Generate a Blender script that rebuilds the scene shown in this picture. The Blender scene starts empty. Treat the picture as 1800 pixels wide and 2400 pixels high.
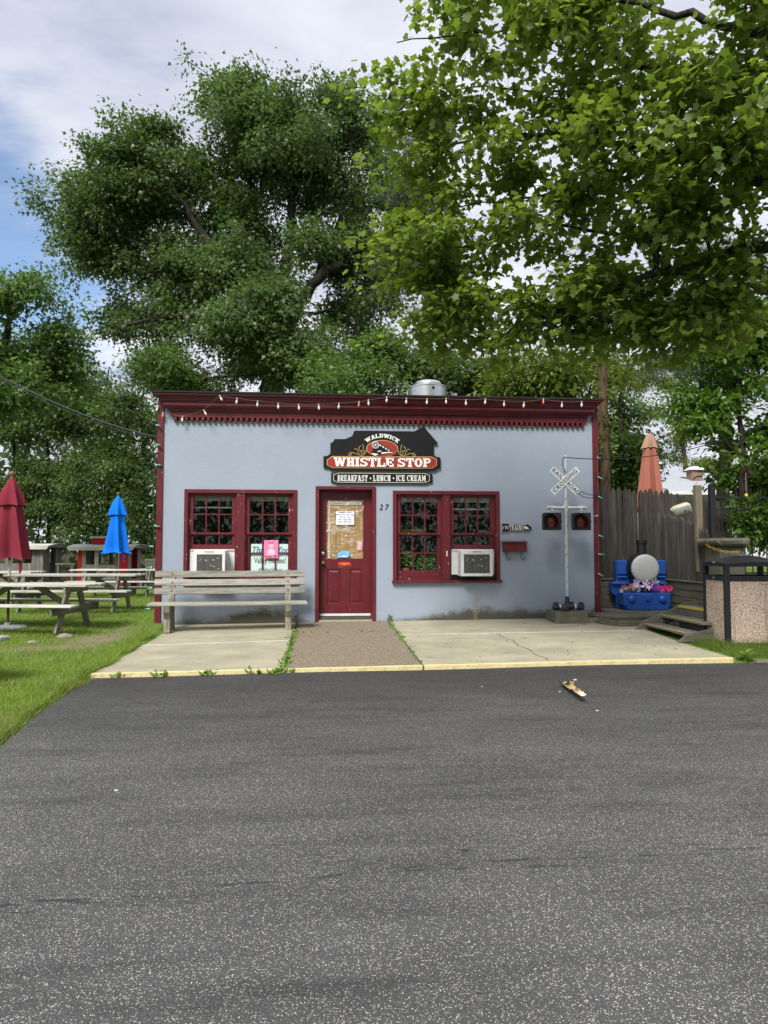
import bpy, bmesh, math, random
import numpy as np
from mathutils import Vector, Matrix, Euler
R = math.radians
sc = bpy.context.scene
COL = sc.collection

# ---------------------------------------------------------------- camera
FPX, CX, CY, HZ = 1600.0, 900.0, 1200.0, 1286.0      # focal length / centre / horizon row, in photo pixels
PITCH = math.atan((HZ - CY) / FPX); YAW = R(4.65)
CAM = np.array([-0.2931705, -12.3, 1.30])
cd = bpy.data.cameras.new('camera'); camo = bpy.data.objects.new('camera', cd); COL.objects.link(camo)
cd.sensor_fit = 'VERTICAL'; cd.sensor_height = 36.0; cd.lens = FPX / 2400.0 * 36.0
cd.clip_start = 0.05; cd.clip_end = 2000
camo.location = CAM; camo.rotation_euler = (math.pi / 2 + PITCH, 0, -YAW)
sc.camera = camo

# ---------------------------------------------------------------- sky, sun, exposure
SUN_DIR = Vector((-0.34, -0.70, 0.84)).normalized()     # towards the sun
w = bpy.data.worlds.new('World'); sc.world = w; w.use_nodes = True
nt = w.node_tree; N = nt.nodes; L = nt.links; N.clear()
out = N.new('ShaderNodeOutputWorld')
sky = N.new('ShaderNodeTexSky'); sky.sky_type = 'NISHITA'; sky.sun_disc = False
sky.sun_elevation = math.asin(SUN_DIR.z); sky.sun_rotation = math.atan2(SUN_DIR.x, SUN_DIR.y)
sky.air_density = 1.0; sky.dust_density = 0.6; sky.ozone_density = 1.6
bg1 = N.new('ShaderNodeBackground'); bg1.inputs[1].default_value = 0.115
L.new(sky.outputs[0], bg1.inputs[0])
tc = N.new('ShaderNodeTexCoord'); sep = N.new('ShaderNodeSeparateXYZ'); L.new(tc.outputs['Generated'], sep.inputs[0])
def math_node(op, a=None, b=None, nodes=N, links=L, clamp=False):
    m = nodes.new('ShaderNodeMath'); m.operation = op; m.use_clamp = clamp
    for i, v in enumerate((a, b)):
        if v is None: continue
        if isinstance(v, (int, float)): m.inputs[i].default_value = v
        else: links.new(v, m.inputs[i])
    return m.outputs[0]
# the cloud deck is a plane overhead: direction / (z + k)
den = math_node('ADD', math_node('MAXIMUM', sep.outputs[2], 0.0), 0.16)
cu = math_node('DIVIDE', sep.outputs[0], den); cv = math_node('DIVIDE', sep.outputs[1], den)
comb = N.new('ShaderNodeCombineXYZ'); L.new(cu, comb.inputs[0]); L.new(cv, comb.inputs[1])
def wnoise(scale, detail, rough, loc, rot=0.0, sx=1.0, sy=1.0, dist=0.0):
    mp = N.new('ShaderNodeMapping'); mp.inputs['Location'].default_value = loc
    mp.inputs['Rotation'].default_value = (0, 0, rot); mp.inputs['Scale'].default_value = (sx, sy, 1)
    L.new(comb.outputs[0], mp.inputs[0])
    n = N.new('ShaderNodeTexNoise'); n.inputs['Scale'].default_value = scale; n.inputs['Detail'].default_value = detail
    n.inputs['Roughness'].default_value = rough; n.inputs['Distortion'].default_value = dist
    L.new(mp.outputs[0], n.inputs['Vector']); return n.outputs['Fac']
big = wnoise(0.9, 3, 0.5, (3.1, 1.7, 0))
rip = wnoise(5.0, 6, 0.6, (0.4, 8.3, 0), R(35), 0.6, 1.5, 0.4)
mid = wnoise(2.3, 5, 0.55, (9.1, 4.6, 0), R(-20), 0.8, 1.2)
cov = math_node('ADD', math_node('ADD', math_node('MULTIPLY', big, 0.9), math_node('MULTIPLY', rip, 0.36)), math_node('MULTIPLY', mid, 0.5))
# a break in the deck to the left of the roof line (blue patch in the photograph)
vm = N.new('ShaderNodeVectorMath'); vm.operation = 'DOT_PRODUCT'; L.new(tc.outputs['Generated'], vm.inputs[0])
bd = Vector((-0.48, 0.79, 0.30)).normalized(); vm.inputs[1].default_value = bd
mr = N.new('ShaderNodeMapRange'); mr.interpolation_type = 'SMOOTHSTEP'; L.new(vm.outputs['Value'], mr.inputs[0])
mr.inputs[1].default_value = 0.955; mr.inputs[2].default_value = 0.998; mr.inputs[3].default_value = 0.0; mr.inputs[4].default_value = 0.45
cov = math_node('SUBTRACT', cov, mr.outputs[0])
mr2 = N.new('ShaderNodeMapRange'); mr2.interpolation_type = 'SMOOTHSTEP'; L.new(cov, mr2.inputs[0])
mr2.inputs[1].default_value = 0.40; mr2.inputs[2].default_value = 0.74
cr = N.new('ShaderNodeValToRGB'); L.new(mid, cr.inputs[0])
cr.color_ramp.elements[0].position = 0.3; cr.color_ramp.elements[0].color = (0.49, 0.53, 0.66, 1)
cr.color_ramp.elements[1].position = 0.72; cr.color_ramp.elements[1].color = (0.90, 0.92, 0.98, 1)
bg2 = N.new('ShaderNodeBackground'); bg2.inputs[1].default_value = 0.62; L.new(cr.outputs[0], bg2.inputs[0])
mx = N.new('ShaderNodeMixShader'); L.new(mr2.outputs[0], mx.inputs[0]); L.new(bg1.outputs[0], mx.inputs[1]); L.new(bg2.outputs[0], mx.inputs[2])
L.new(mx.outputs[0], out.inputs[0])

sl = bpy.data.lights.new('sun', 'SUN'); sl.energy = 2.8; sl.angle = R(20); sl.color = (1.0, 0.965, 0.91)
so = bpy.data.objects.new('sun', sl); COL.objects.link(so)
so.rotation_euler = SUN_DIR.to_track_quat('Z', 'Y').to_euler(); so.location = (-20, -20, 40)

vs = sc.view_settings; vs.view_transform = 'Standard'; vs.look = 'None'; vs.gamma = 1.0; vs.exposure = 0.88
vs.use_curve_mapping = False
sc.cycles.use_denoising = True; sc.cycles.max_bounces = 6; sc.cycles.transparent_max_bounces = 16
sc.cycles.diffuse_bounces = 3; sc.cycles.transmission_bounces = 6; sc.cycles.sample_clamp_indirect = 4.0

# ---------------------------------------------------------------- survey helpers: where a photo point lies on a known plane / at a known distance
_f = np.array([math.sin(YAW) * math.cos(PITCH), math.cos(YAW) * math.cos(PITCH), math.sin(PITCH)])
_r = np.array([math.cos(YAW), -math.sin(YAW), 0.0]); _u = np.cross(_r, _f)
def ray(px, py): return _f + _r * (px - CX) / FPX - _u * (py - CY) / FPX
def W(px, py, y=0.0):
    d = ray(px, py); p = CAM + d * ((y - CAM[1]) / d[1]); return (p[0], p[2])
def AT(px, py, dep): return Vector(CAM + ray(px, py) * dep)
def slab_z(x, y): return 0.035 * y + 0.008 * x
def asph_z(x, y):
    base = -0.2 + 0.009 * (min(y, -3.0) + 4.1)
    t = min(1.0, max(0.0, (y + 6.2) / 2.25)); t = t * t * (3 - 2 * t)
    return base * (1 - t) + (slab_z(min(max(x, -3.2), 5.0), -3.93) - 0.042) * t

# ---------------------------------------------------------------- mesh helpers
class MB:
    def __init__(s): s.v = []; s.f = []; s.m = []; s.cur = 0
    def add(s, vs, fs):
        o = len(s.v); s.v += [tuple(p) for p in vs]
        for f in fs: s.f.append([o + i for i in f]); s.m.append(s.cur)
        return s
    def box(s, x0, x1, y0, y1, z0, z1):
        return s.add([(x0,y0,z0),(x1,y0,z0),(x1,y1,z0),(x0,y1,z0),(x0,y0,z1),(x1,y0,z1),(x1,y1,z1),(x0,y1,z1)],
                     [(0,3,2,1),(4,5,6,7),(0,1,5,4),(1,2,6,5),(2,3,7,6),(3,0,4,7)])
    def bar(s, p, q, wd, th, up=(0,0,1)):
        p = Vector(p); q = Vector(q); d = (q - p).normalized(); up = Vector(up)
        a = d.cross(up); a = a.normalized() if a.length > 1e-4 else Vector((1,0,0)); b = a.cross(d).normalized()
        a *= wd / 2; b *= th / 2
        vs = [p-a-b, p+a-b, p+a+b, p-a+b, q-a-b, q+a-b, q+a+b, q-a+b]
        return s.add(vs, [(0,1,2,3),(7,6,5,4),(0,4,5,1),(1,5,6,2),(2,6,7,3),(3,7,4,0)])
    def tube(s, path, rad, n=8, caps=True):
        path = [Vector(p) for p in path]; k = len(path)
        if not hasattr(rad, '__len__'): rad = [rad] * k
        vs = []; prev = None
        for i, p in enumerate(path):
            t = (path[min(i+1,k-1)] - path[max(i-1,0)]).normalized()
            if prev is None:
                a = t.cross(Vector((0,0,1)))
                if a.length < 1e-3: a = Vector((1,0,0))
            else: a = prev - t * prev.dot(t)
            a.normalize(); prev = a; b = t.cross(a)
            for j in range(n):
                g = 2*math.pi*j/n; vs.append(p + (a*math.cos(g) + b*math.sin(g)) * rad[i])
        fs = []
        for i in range(k-1):
            for j in range(n):
                fs.append((i*n+j, i*n+(j+1)%n, (i+1)*n+(j+1)%n, (i+1)*n+j))
        if caps: fs += [tuple(range(n))[::-1], tuple((k-1)*n + j for j in range(n))]
        return s.add(vs, fs)
    def lathe(s, prof, c=(0,0,0), n=24, axis='z', close=True):
        vs = []
        for r, h in prof:
            for j in range(n):
                g = 2*math.pi*j/n; a, b = r*math.cos(g), r*math.sin(g)
                if axis == 'z': p = (a, b, h)
                elif axis == 'y': p = (a, h, b)
                else: p = (h, a, b)
                vs.append((c[0]+p[0], c[1]+p[1], c[2]+p[2]))
        fs = []
        for i in range(len(prof)-1):
            for j in range(n): fs.append((i*n+j, i*n+(j+1)%n, (i+1)*n+(j+1)%n, (i+1)*n+j))
        if close: fs += [tuple(range(n))[::-1], tuple((len(prof)-1)*n+j for j in range(n))]
        return s.add(vs, fs)
    def prism(s, poly, y0, y1):
        """outline in x,z extruded from y0 to y1"""
        n = len(poly); vs = [(p[0], y0, p[1]) for p in poly] + [(p[0], y1, p[1]) for p in poly]
        fs = [tuple(range(n)), tuple(range(2*n-1, n-1, -1))]
        for i in range(n): j = (i+1) % n; fs.append((i, n+i, n+j, j))
        return s.add(vs, fs)
    def prismz(s, poly, z0, z1):
        n = len(poly); vs = [(p[0], p[1], z0) for p in poly] + [(p[0], p[1], z1) for p in poly]
        fs = [tuple(range(n))[::-1], tuple(range(n, 2*n))]
        for i in range(n): j = (i+1) % n; fs.append((i, j, n+j, n+i))
        return s.add(vs, fs)
    def ball(s, c, r, n=10, m=6, sq=(1,1,1)):
        prof = [(max(1e-4, r*math.sin(math.pi*i/m)), -r*math.cos(math.pi*i/m)) for i in range(m+1)]
        o = len(s.v); s.lathe(prof, (0,0,0), n)
        s.v[o:] = [(c[0]+p[0]*sq[0], c[1]+p[1]*sq[1], c[2]+p[2]*sq[2]) for p in s.v[o:]]
        return s
    def mesh(s, name, bevel=0, smooth=None, jitter=0, seed=0):
        me = bpy.data.meshes.new(name); me.from_pydata(s.v, [], s.f)
        if any(s.m): me.polygons.foreach_set('material_index', s.m)
        me.validate()
        bm = bmesh.new(); bm.from_mesh(me); bmesh.ops.recalc_face_normals(bm, faces=bm.faces)
        if bevel: bmesh.ops.bevel(bm, geom=list(bm.edges), offset=bevel, segments=1, affect='EDGES', clamp_overlap=True)
        if jitter:
            rr = random.Random(seed)
            for v in bm.verts: v.co += Vector((rr.uniform(-1,1), rr.uniform(-1,1), rr.uniform(-1,1))) * jitter
        bm.to_mesh(me); bm.free()
        if smooth is not None:
            me.polygons.foreach_set('use_smooth', [True]*len(me.polygons)); me.set_sharp_from_angle(angle=R(smooth))
        return me
    def build(s, name, mat, parent=None, bevel=0, smooth=None, jitter=0, seed=0, loc=None, rot=None):
        return link(name, s.mesh(name, bevel, smooth, jitter, seed), mat, parent, loc, rot)

def link(name, me, mat, parent=None, loc=None, rot=None):
    o = bpy.data.objects.new(name, me); COL.objects.link(o)
    if mat is not None and me is not None and not me.materials:
        for m in (mat if isinstance(mat, (list, tuple)) else [mat]): me.materials.append(m)
    o.parent = parent
    if loc is not None: o.location = loc
    if rot is not None: o.rotation_euler = rot
    return o
def tag(o, label=None, cat=None, group=None, kind=None):
    for k, v in (('label', label), ('category', cat), ('group', group), ('kind', kind)):
        if v: o[k] = v
    return o
def thing(name, label, cat, loc=(0,0,0), rz=0.0, group=None):
    o = bpy.data.objects.new(name, None); COL.objects.link(o); o.location = loc; o.rotation_euler = (0,0,rz)
    o.empty_display_size = 0.1
    return tag(o, label, cat, group)
def copy_tree(o, parent=None):
    c = o.copy(); COL.objects.link(c); c.parent = parent
    for ch in list(o.children): copy_tree(ch, c)
    return c

def text_mesh(s, size, extrude=0.002, offset=0.0, shear=0.0, align='CENTER', sx=1.0, spacing=1.0, line=1.0):
    cu = bpy.data.curves.new('lettering', 'FONT'); cu.body = s; cu.size = size; cu.extrude = extrude; cu.offset = offset
    cu.shear = shear; cu.align_x = align; cu.align_y = 'CENTER'; cu.space_character = spacing; cu.space_line = line; cu.resolution_u = 3
    t = bpy.data.objects.new('lettering', cu); COL.objects.link(t)
    dg = bpy.context.evaluated_depsgraph_get(); me = bpy.data.meshes.new_from_object(t.evaluated_get(dg))
    bpy.data.objects.remove(t); bpy.data.curves.remove(cu)
    n = len(me.vertices); co = np.empty(n*3); me.vertices.foreach_get('co', co); co = co.reshape(-1,3)
    co = np.stack([co[:,0]*sx, -co[:,2], co[:,1]], 1); me.vertices.foreach_set('co', co.ravel()); me.materials.clear()
    me.name = 'lettering'; me.update(); return me

# ---------------------------------------------------------------- materials
def new_mat(name):
    m = bpy.data.materials.new(name); m.use_nodes = True; t = m.node_tree
    return m, t.nodes, t.links, t.nodes['Principled BSDF']
def n_noise(N, L, vec, scale, detail=4, rough=0.55, dist=0.0):
    n = N.new('ShaderNodeTexNoise'); n.inputs['Scale'].default_value = scale; n.inputs['Detail'].default_value = detail
    n.inputs['Roughness'].default_value = rough; n.inputs['Distortion'].default_value = dist
    if vec is not None: L.new(vec, n.inputs['Vector'])
    return n.outputs['Fac']
def n_map(N, L, vec, scale=(1,1,1), loc=(0,0,0), rot=(0,0,0)):
    m = N.new('ShaderNodeMapping'); m.inputs['Scale'].default_value = scale; m.inputs['Location'].default_value = loc; m.inputs['Rotation'].default_value = rot
    L.new(vec, m.inputs[0]); return m.outputs[0]
def n_ramp(N, L, fac, stops, interp='LINEAR'):
    r = N.new('ShaderNodeValToRGB'); r.color_ramp.interpolation = interp; e = r.color_ramp.elements
    while len(e) < len(stops): e.new(0.5)
    for i, (p, c) in enumerate(stops):
        e[i].position = p; e[i].color = (c, c, c, 1) if isinstance(c, (int, float)) else (*c, 1)
    L.new(fac, r.inputs[0]); return r.outputs[0]
def n_mix(N, L, fac, a, b, blend='MIX'):
    m = N.new('ShaderNodeMix'); m.data_type = 'RGBA'; m.blend_type = blend; m.clamp_factor = True
    for sock, v in ((m.inputs[0], fac), (m.inputs[6], a), (m.inputs[7], b)):
        if isinstance(v, (int, float)): sock.default_value = v
        elif isinstance(v, tuple): sock.default_value = (*v, 1)
        else: L.new(v, sock)
    return m.outputs[2]
def n_bump(N, L, h, strength=0.3, dist=0.01, normal=None):
    b = N.new('ShaderNodeBump'); b.inputs['Strength'].default_value = strength; b.inputs['Distance'].default_value = dist
    L.new(h, b.inputs['Height'])
    if normal is not None: L.new(normal, b.inputs['Normal'])
    return b.outputs[0]
def n_coord(N, kind='Object'):
    return N.new('ShaderNodeTexCoord').outputs[kind]
def simple(name, col, rough=0.6, metal=0.0, var=0.18, vscale=6.0, bump=0.0, bscale=80.0, spec=0.4, coat=0.0, dirt=None, dscale=3.0, damt=0.5):
    m, N, L, b = new_mat(name); v = n_coord(N)
    f = n_noise(N, L, v, vscale, 5, 0.6)
    c = n_ramp(N, L, f, [(0.25, tuple(x*(1-var) for x in col)), (0.75, tuple(min(1, x*(1+var)) for x in col))])
    if dirt is not None:
        d = n_ramp(N, L, n_noise(N, L, v, dscale, 7, 0.7), [(0.52, 0.0), (0.68, damt)])
        c = n_mix(N, L, d, c, dirt)
    L.new(c, b.inputs['Base Color']); b.inputs['Roughness'].default_value = rough; b.inputs['Metallic'].default_value = metal
    b.inputs['Specular IOR Level'].default_value = spec; b.inputs['Coat Weight'].default_value = coat
    if bump: L.new(n_bump(N, L, n_noise(N, L, v, bscale, 4, 0.6), bump, 0.004), b.inputs['Normal'])
    return m
def wood(name, dark, light, axis='x', rough=0.8, scale=1.0, paint=None, pamt=0.5, moss=None):
    m, N, L, b = new_mat(name); v = n_coord(N)
    oi = N.new('ShaderNodeObjectInfo'); ad = N.new('ShaderNodeVectorMath'); ad.operation = 'ADD'; L.new(v, ad.inputs[0])
    sc_ = N.new('ShaderNodeVectorMath'); sc_.operation = 'SCALE'; sc_.inputs[0].default_value = (37.0, 53.0, 41.0); L.new(oi.outputs['Random'], sc_.inputs['Scale']); L.new(sc_.outputs[0], ad.inputs[1])
    s = {'x': (1.2, 22, 22), 'y': (22, 1.2, 22), 'z': (22, 22, 1.2)}[axis]
    vg = n_map(N, L, ad.outputs[0], tuple(k*scale for k in s))
    g = n_noise(N, L, vg, 2.2, 8, 0.68, 0.6)
    vb = n_map(N, L, ad.outputs[0], tuple((0.5 if k < 2 else 5.0) for k in s))
    blot = n_noise(N, L, vb, 1.3, 3, 0.5)
    c = n_ramp(N, L, g, [(0.32, dark), (0.5, tuple((a+c_)/2 for a, c_ in zip(dark, light))), (0.66, light)])
    fine = n_noise(N, L, n_map(N, L, ad.outputs[0], tuple(k*3.2*scale for k in s)), 3.0, 5, 0.7)
    c = n_mix(N, L, 0.5, c, n_ramp(N, L, fine, [(0.35, 0.45), (0.6, 1.0)]), 'MULTIPLY')
    c = n_mix(N, L, 0.55, c, n_ramp(N, L, blot, [(0.3, 0.62), (0.7, 1.12)]), 'MULTIPLY')
    tone = n_ramp(N, L, oi.outputs['Random'], [(0.0, 0.72), (1.0, 1.15)])
    c = n_mix(N, L, 0.8, c, tone, 'MULTIPLY')
    if moss is not None:
        c = n_mix(N, L, n_ramp(N, L, n_noise(N, L, v, 5.0, 6, 0.7), [(0.5, 0.0), (0.72, 0.6)]), c, moss)
    if paint is not None:
        pf = n_noise(N, L, n_map(N, L, ad.outputs[0], tuple((1.6 if k < 2 else 9.0) for k in s)), 2.0, 7, 0.75)
        c = n_mix(N, L, n_ramp(N, L, pf, [(1-pamt-0.06, 0.0), (1-pamt+0.05, 1.0)]), c, paint)
    L.new(c, b.inputs['Base Color']); b.inputs['Roughness'].default_value = rough; b.inputs['Specular IOR Level'].default_value = 0.25
    L.new(n_bump(N, L, g, 0.5, 0.004), b.inputs['Normal'])
    return m
# ---- special materials
def mat_stucco():
    m, N, L, b = new_mat('stucco_paint'); v = n_coord(N); s = N.new('ShaderNodeSeparateXYZ'); L.new(v, s.inputs[0])
    c = n_ramp(N, L, n_noise(N, L, v, 1.1, 4, 0.55), [(0.3, (0.283, 0.330, 0.405)), (0.7, (0.314, 0.362, 0.440))])
    # pale rain streaks
    st = n_noise(N, L, n_map(N, L, v, (9, 9, 0.5)), 1.0, 4, 0.6)
    c = n_mix(N, L, n_ramp(N, L, st, [(0.52, 0.0), (0.80, 0.16)]), c, (0.36, 0.41, 0.48))
    mk = lambda op, a=None, b_=None, cl=False: math_node(op, a, b_, N, L, cl)
    # mould growing up from the pavement, uneven along the wall
    along = n_ramp(N, L, mk('ADD', mk('MULTIPLY', s.outputs[0], 0.1), 0.5),
                   [(0.20, 0.35), (0.27, 0.42), (0.33, 1.0), (0.38, 0.9), (0.42, 0.35), (0.46, 0.1), (0.56, 0.12), (0.63, 0.30), (0.71, 0.85), (0.76, 1.0), (0.82, 0.7), (0.90, 0.55)])
    hgt = mk('MULTIPLY', mk('MULTIPLY', along, n_ramp(N, L, n_noise(N, L, n_map(N, L, v, (1.3, 1.3, 1.3)), 2.0, 7, 0.7), [(0.25, 0.45), (0.75, 1.25)])), 0.33)
    d = mk('DIVIDE', mk('SUBTRACT', hgt, mk('SUBTRACT', s.outputs[2], mk('MULTIPLY', s.outputs[0], 0.008))), 0.14)
    grit = n_noise(N, L, v, 42, 8, 0.8)
    f = mk('ADD', d, mk('MULTIPLY', mk('SUBTRACT', grit, 0.53), 2.6))
    c = n_mix(N, L, n_ramp(N, L, f, [(0.0, 0.0), (0.8, 0.97)]), c, (0.022, 0.022, 0.016))
    f2 = mk('ADD', mk('DIVIDE', mk('SUBTRACT', mk('MULTIPLY', hgt, 2.0), s.outputs[2]), 0.3), mk('MULTIPLY', mk('SUBTRACT', grit, 0.5), 0.8))
    c = n_mix(N, L, n_ramp(N, L, f2, [(0.1, 0.0), (1.0, 0.4)]), c, (0.17, 0.16, 0.11))
    # rust drip under the right-hand air conditioner
    rx = mk('ABSOLUTE', mk('SUBTRACT', mk('ADD', s.outputs[0], mk('MULTIPLY', n_noise(N, L, v, 5, 2), 0.05)), 2.40))
    rm = mk('MULTIPLY', n_ramp(N, L, rx, [(0.01, 1.0), (0.05, 0.0)]), n_ramp(N, L, s.outputs[2], [(0.02, 0.9), (0.62, 0.15), (0.68, 0.0)]))
    c = n_mix(N, L, mk('MULTIPLY', rm, 0.6), c, (0.30, 0.23, 0.13))
    L.new(c, b.inputs['Base Color']); b.inputs['Roughness'].default_value = 0.62; b.inputs['Specular IOR Level'].default_value = 0.35
    h1 = n_noise(N, L, n_map(N, L, v, (1, 1, 1.4)), 9, 5, 0.62, 1.6); h2 = n_noise(N, L, v, 60, 3, 0.6)
    h = mk('ADD', mk('MULTIPLY', h1, 1.0), mk('MULTIPLY', h2, 0.25))
    L.new(n_bump(N, L, h, 0.20, 0.02), b.inputs['Normal'])
    return m
def mat_paint(name, col, chips=0.0, rough=0.42):
    m, N, L, b = new_mat(name); v = n_coord(N)
    c = n_ramp(N, L, n_noise(N, L, v, 3.0, 5, 0.6), [(0.3, tuple(x*0.78 for x in col)), (0.7, tuple(x*1.22 for x in col))])
    c = n_mix(N, L, n_ramp(N, L, n_noise(N, L, n_map(N, L, v, (7, 7, 0.7)), 1.5, 5, 0.7), [(0.5, 0.0), (0.75, 0.22)]), c, (0.19, 0.055, 0.058))
    if chips:
        k = n_noise(N, L, n_map(N, L, v, (1, 1, 0.45)), 34, 4, 0.7)
        k2 = n_noise(N, L, v, 3.5, 2, 0.5)
        kk = math_node('ADD', k, math_node('MULTIPLY', math_node('SUBTRACT', k2, 0.5, N, L), 0.35, N, L), N, L)
        c = n_mix(N, L, n_ramp(N, L, kk, [(0.735-chips, 0.0), (0.75-chips, 0.9)]), c, (0.62, 0.55, 0.52))
    L.new(c, b.inputs['Base Color']); b.inputs['Roughness'].default_value = rough; b.inputs['Specular IOR Level'].default_value = 0.45
    L.new(n_bump(N, L, n_noise(N, L, v, 40, 3), 0.12, 0.004), b.inputs['Normal'])
    return m
def mat_glass(name, tint=(0.94, 0.97, 0.96), wavy=0.02):
    m, N, L, b = new_mat(name); N.remove(b); o = N['Material Output']
    t = N.new('ShaderNodeBsdfTransparent'); t.inputs[0].default_value = (*tint, 1)
    g = N.new('ShaderNodeBsdfGlossy'); g.inputs['Roughness'].default_value = 0.015; g.inputs[0].default_value = (0.95, 1, 0.97, 1)
    lw = N.new('ShaderNodeLayerWeight'); lw.inputs[0].default_value = 0.5
    f = math_node('ADD', math_node('MULTIPLY', math_node('POWER', lw.outputs['Facing'], 5.0, N, L), 0.9, N, L), 0.065, N, L, True)
    nb = n_bump(N, L, n_noise(N, L, n_coord(N), 1.6, 1), wavy, 0.05); L.new(nb, g.inputs['Normal'])
    x = N.new('ShaderNodeMixShader'); L.new(f, x.inputs[0]); L.new(t.outputs[0], x.inputs[1]); L.new(g.outputs[0], x.inputs[2]); L.new(x.outputs[0], o.inputs[0])
    return m
def mat_asphalt():
    m, N, L, b = new_mat('asphalt'); v = n_coord(N)
    mk = lambda op, a=None, b_=None, cl=False: math_node(op, a, b_, N, L, cl)
    s = N.new('ShaderNodeSeparateXYZ'); L.new(v, s.inputs[0])
    def vor(scale):
        k = N.new('ShaderNodeTexVoronoi'); k.inputs['Scale'].default_value = scale; L.new(v, k.inputs['Vector']); return k
    a = vor(150); a2 = vor(105); sa = N.new('ShaderNodeSeparateColor'); L.new(a.outputs['Color'], sa.inputs[0])
    sb = N.new('ShaderNodeSeparateColor'); L.new(a2.outputs['Color'], sb.inputs[0])
    stone = n_ramp(N, L, sa.outputs[0], [(0.0, (0.050, 0.050, 0.052)), (0.45, (0.085, 0.085, 0.087)), (0.72, (0.14, 0.14, 0.138)), (0.90, (0.28, 0.275, 0.26)), (1.0, (0.48, 0.47, 0.44))])
    inside = n_ramp(N, L, a.outputs['Distance'], [(0.25, 1.0), (0.55, 0.0)])
    c = n_mix(N, L, inside, (0.050, 0.050, 0.052), stone)
    big = mk('MULTIPLY', n_ramp(N, L, sb.outputs[1], [(0.89, 0.0), (0.90, 1.0)]), n_ramp(N, L, a2.outputs['Distance'], [(0.28, 1.0), (0.36, 0.0)]))
    c = n_mix(N, L, big, c, (0.36, 0.35, 0.32))
    # older, paler surface near the road; newer, blacker patch in front of the pavement
    wav = mk('MULTIPLY', mk('SUBTRACT', n_noise(N, L, n_map(N, L, v, (0.35, 1, 1)), 0.9, 4, 0.6), 0.5), 1.8)
    yy = mk('ADD', s.outputs[1], wav)
    fresh = n_ramp(N, L, mk('MULTIPLY', mk('ADD', yy, 12.0), 0.1), [(0.20, 1.26), (0.50, 1.10), (0.60, 0.90), (0.70, 0.66), (0.80, 0.50)])
    c = n_mix(N, L, 1.0, c, fresh, 'MULTIPLY')
    c = n_mix(N, L, 1.0, c, (1.0, 0.985, 0.945), 'MULTIPLY')
    strk = n_ramp(N, L, n_noise(N, L, n_map(N, L, v, (0.55, 5.5, 1), rot=(0, 0, R(5))), 1.3, 5, 0.65), [(0.30, 0.72), (0.48, 1.0), (0.75, 1.10)])
    c = n_mix(N, L, 1.0, c, strk, 'MULTIPLY')
    mott = n_ramp(N, L, n_noise(N, L, n_map(N, L, v, (0.6, 1.3, 1)), 1.6, 5, 0.62), [(0.3, 0.80), (0.7, 1.18)])
    c = n_mix(N, L, 1.0, c, mott, 'MULTIPLY')
    # dark tar drips in a line, and scattered spots
    tl = n_noise(N, L, n_map(N, L, v, (5.0, 26.0, 1), rot=(0, 0, R(-4))), 1.0, 3, 0.5)
    ln = mk('ABSOLUTE', mk('ADD', mk('SUBTRACT', s.outputs[1], mk('MULTIPLY', s.outputs[0], 0.10)), 8.98))
    tm = mk('MULTIPLY', n_ramp(N, L, tl, [(0.57, 0.0), (0.63, 1.0)]), n_ramp(N, L, ln, [(0.03, 1.0), (0.13, 0.0)]))
    sp = n_ramp(N, L, n_noise(N, L, n_map(N, L, v, (6, 16, 1)), 1.0, 2, 0.5), [(0.755, 0.0), (0.78, 0.8)])
    c = n_mix(N, L, mk('ADD', mk('MULTIPLY', tm, 0.8), sp, True), c, (0.018, 0.018, 0.019))
    L.new(c, b.inputs['Base Color']); b.inputs['Roughness'].default_value = 0.78; b.inputs['Specular IOR Level'].default_value = 0.4
    h = mk('SUBTRACT', 1.0, a.outputs['Distance'])
    L.new(n_bump(N, L, h, 0.55, 0.006), b.inputs['Normal'])
    return m
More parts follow.
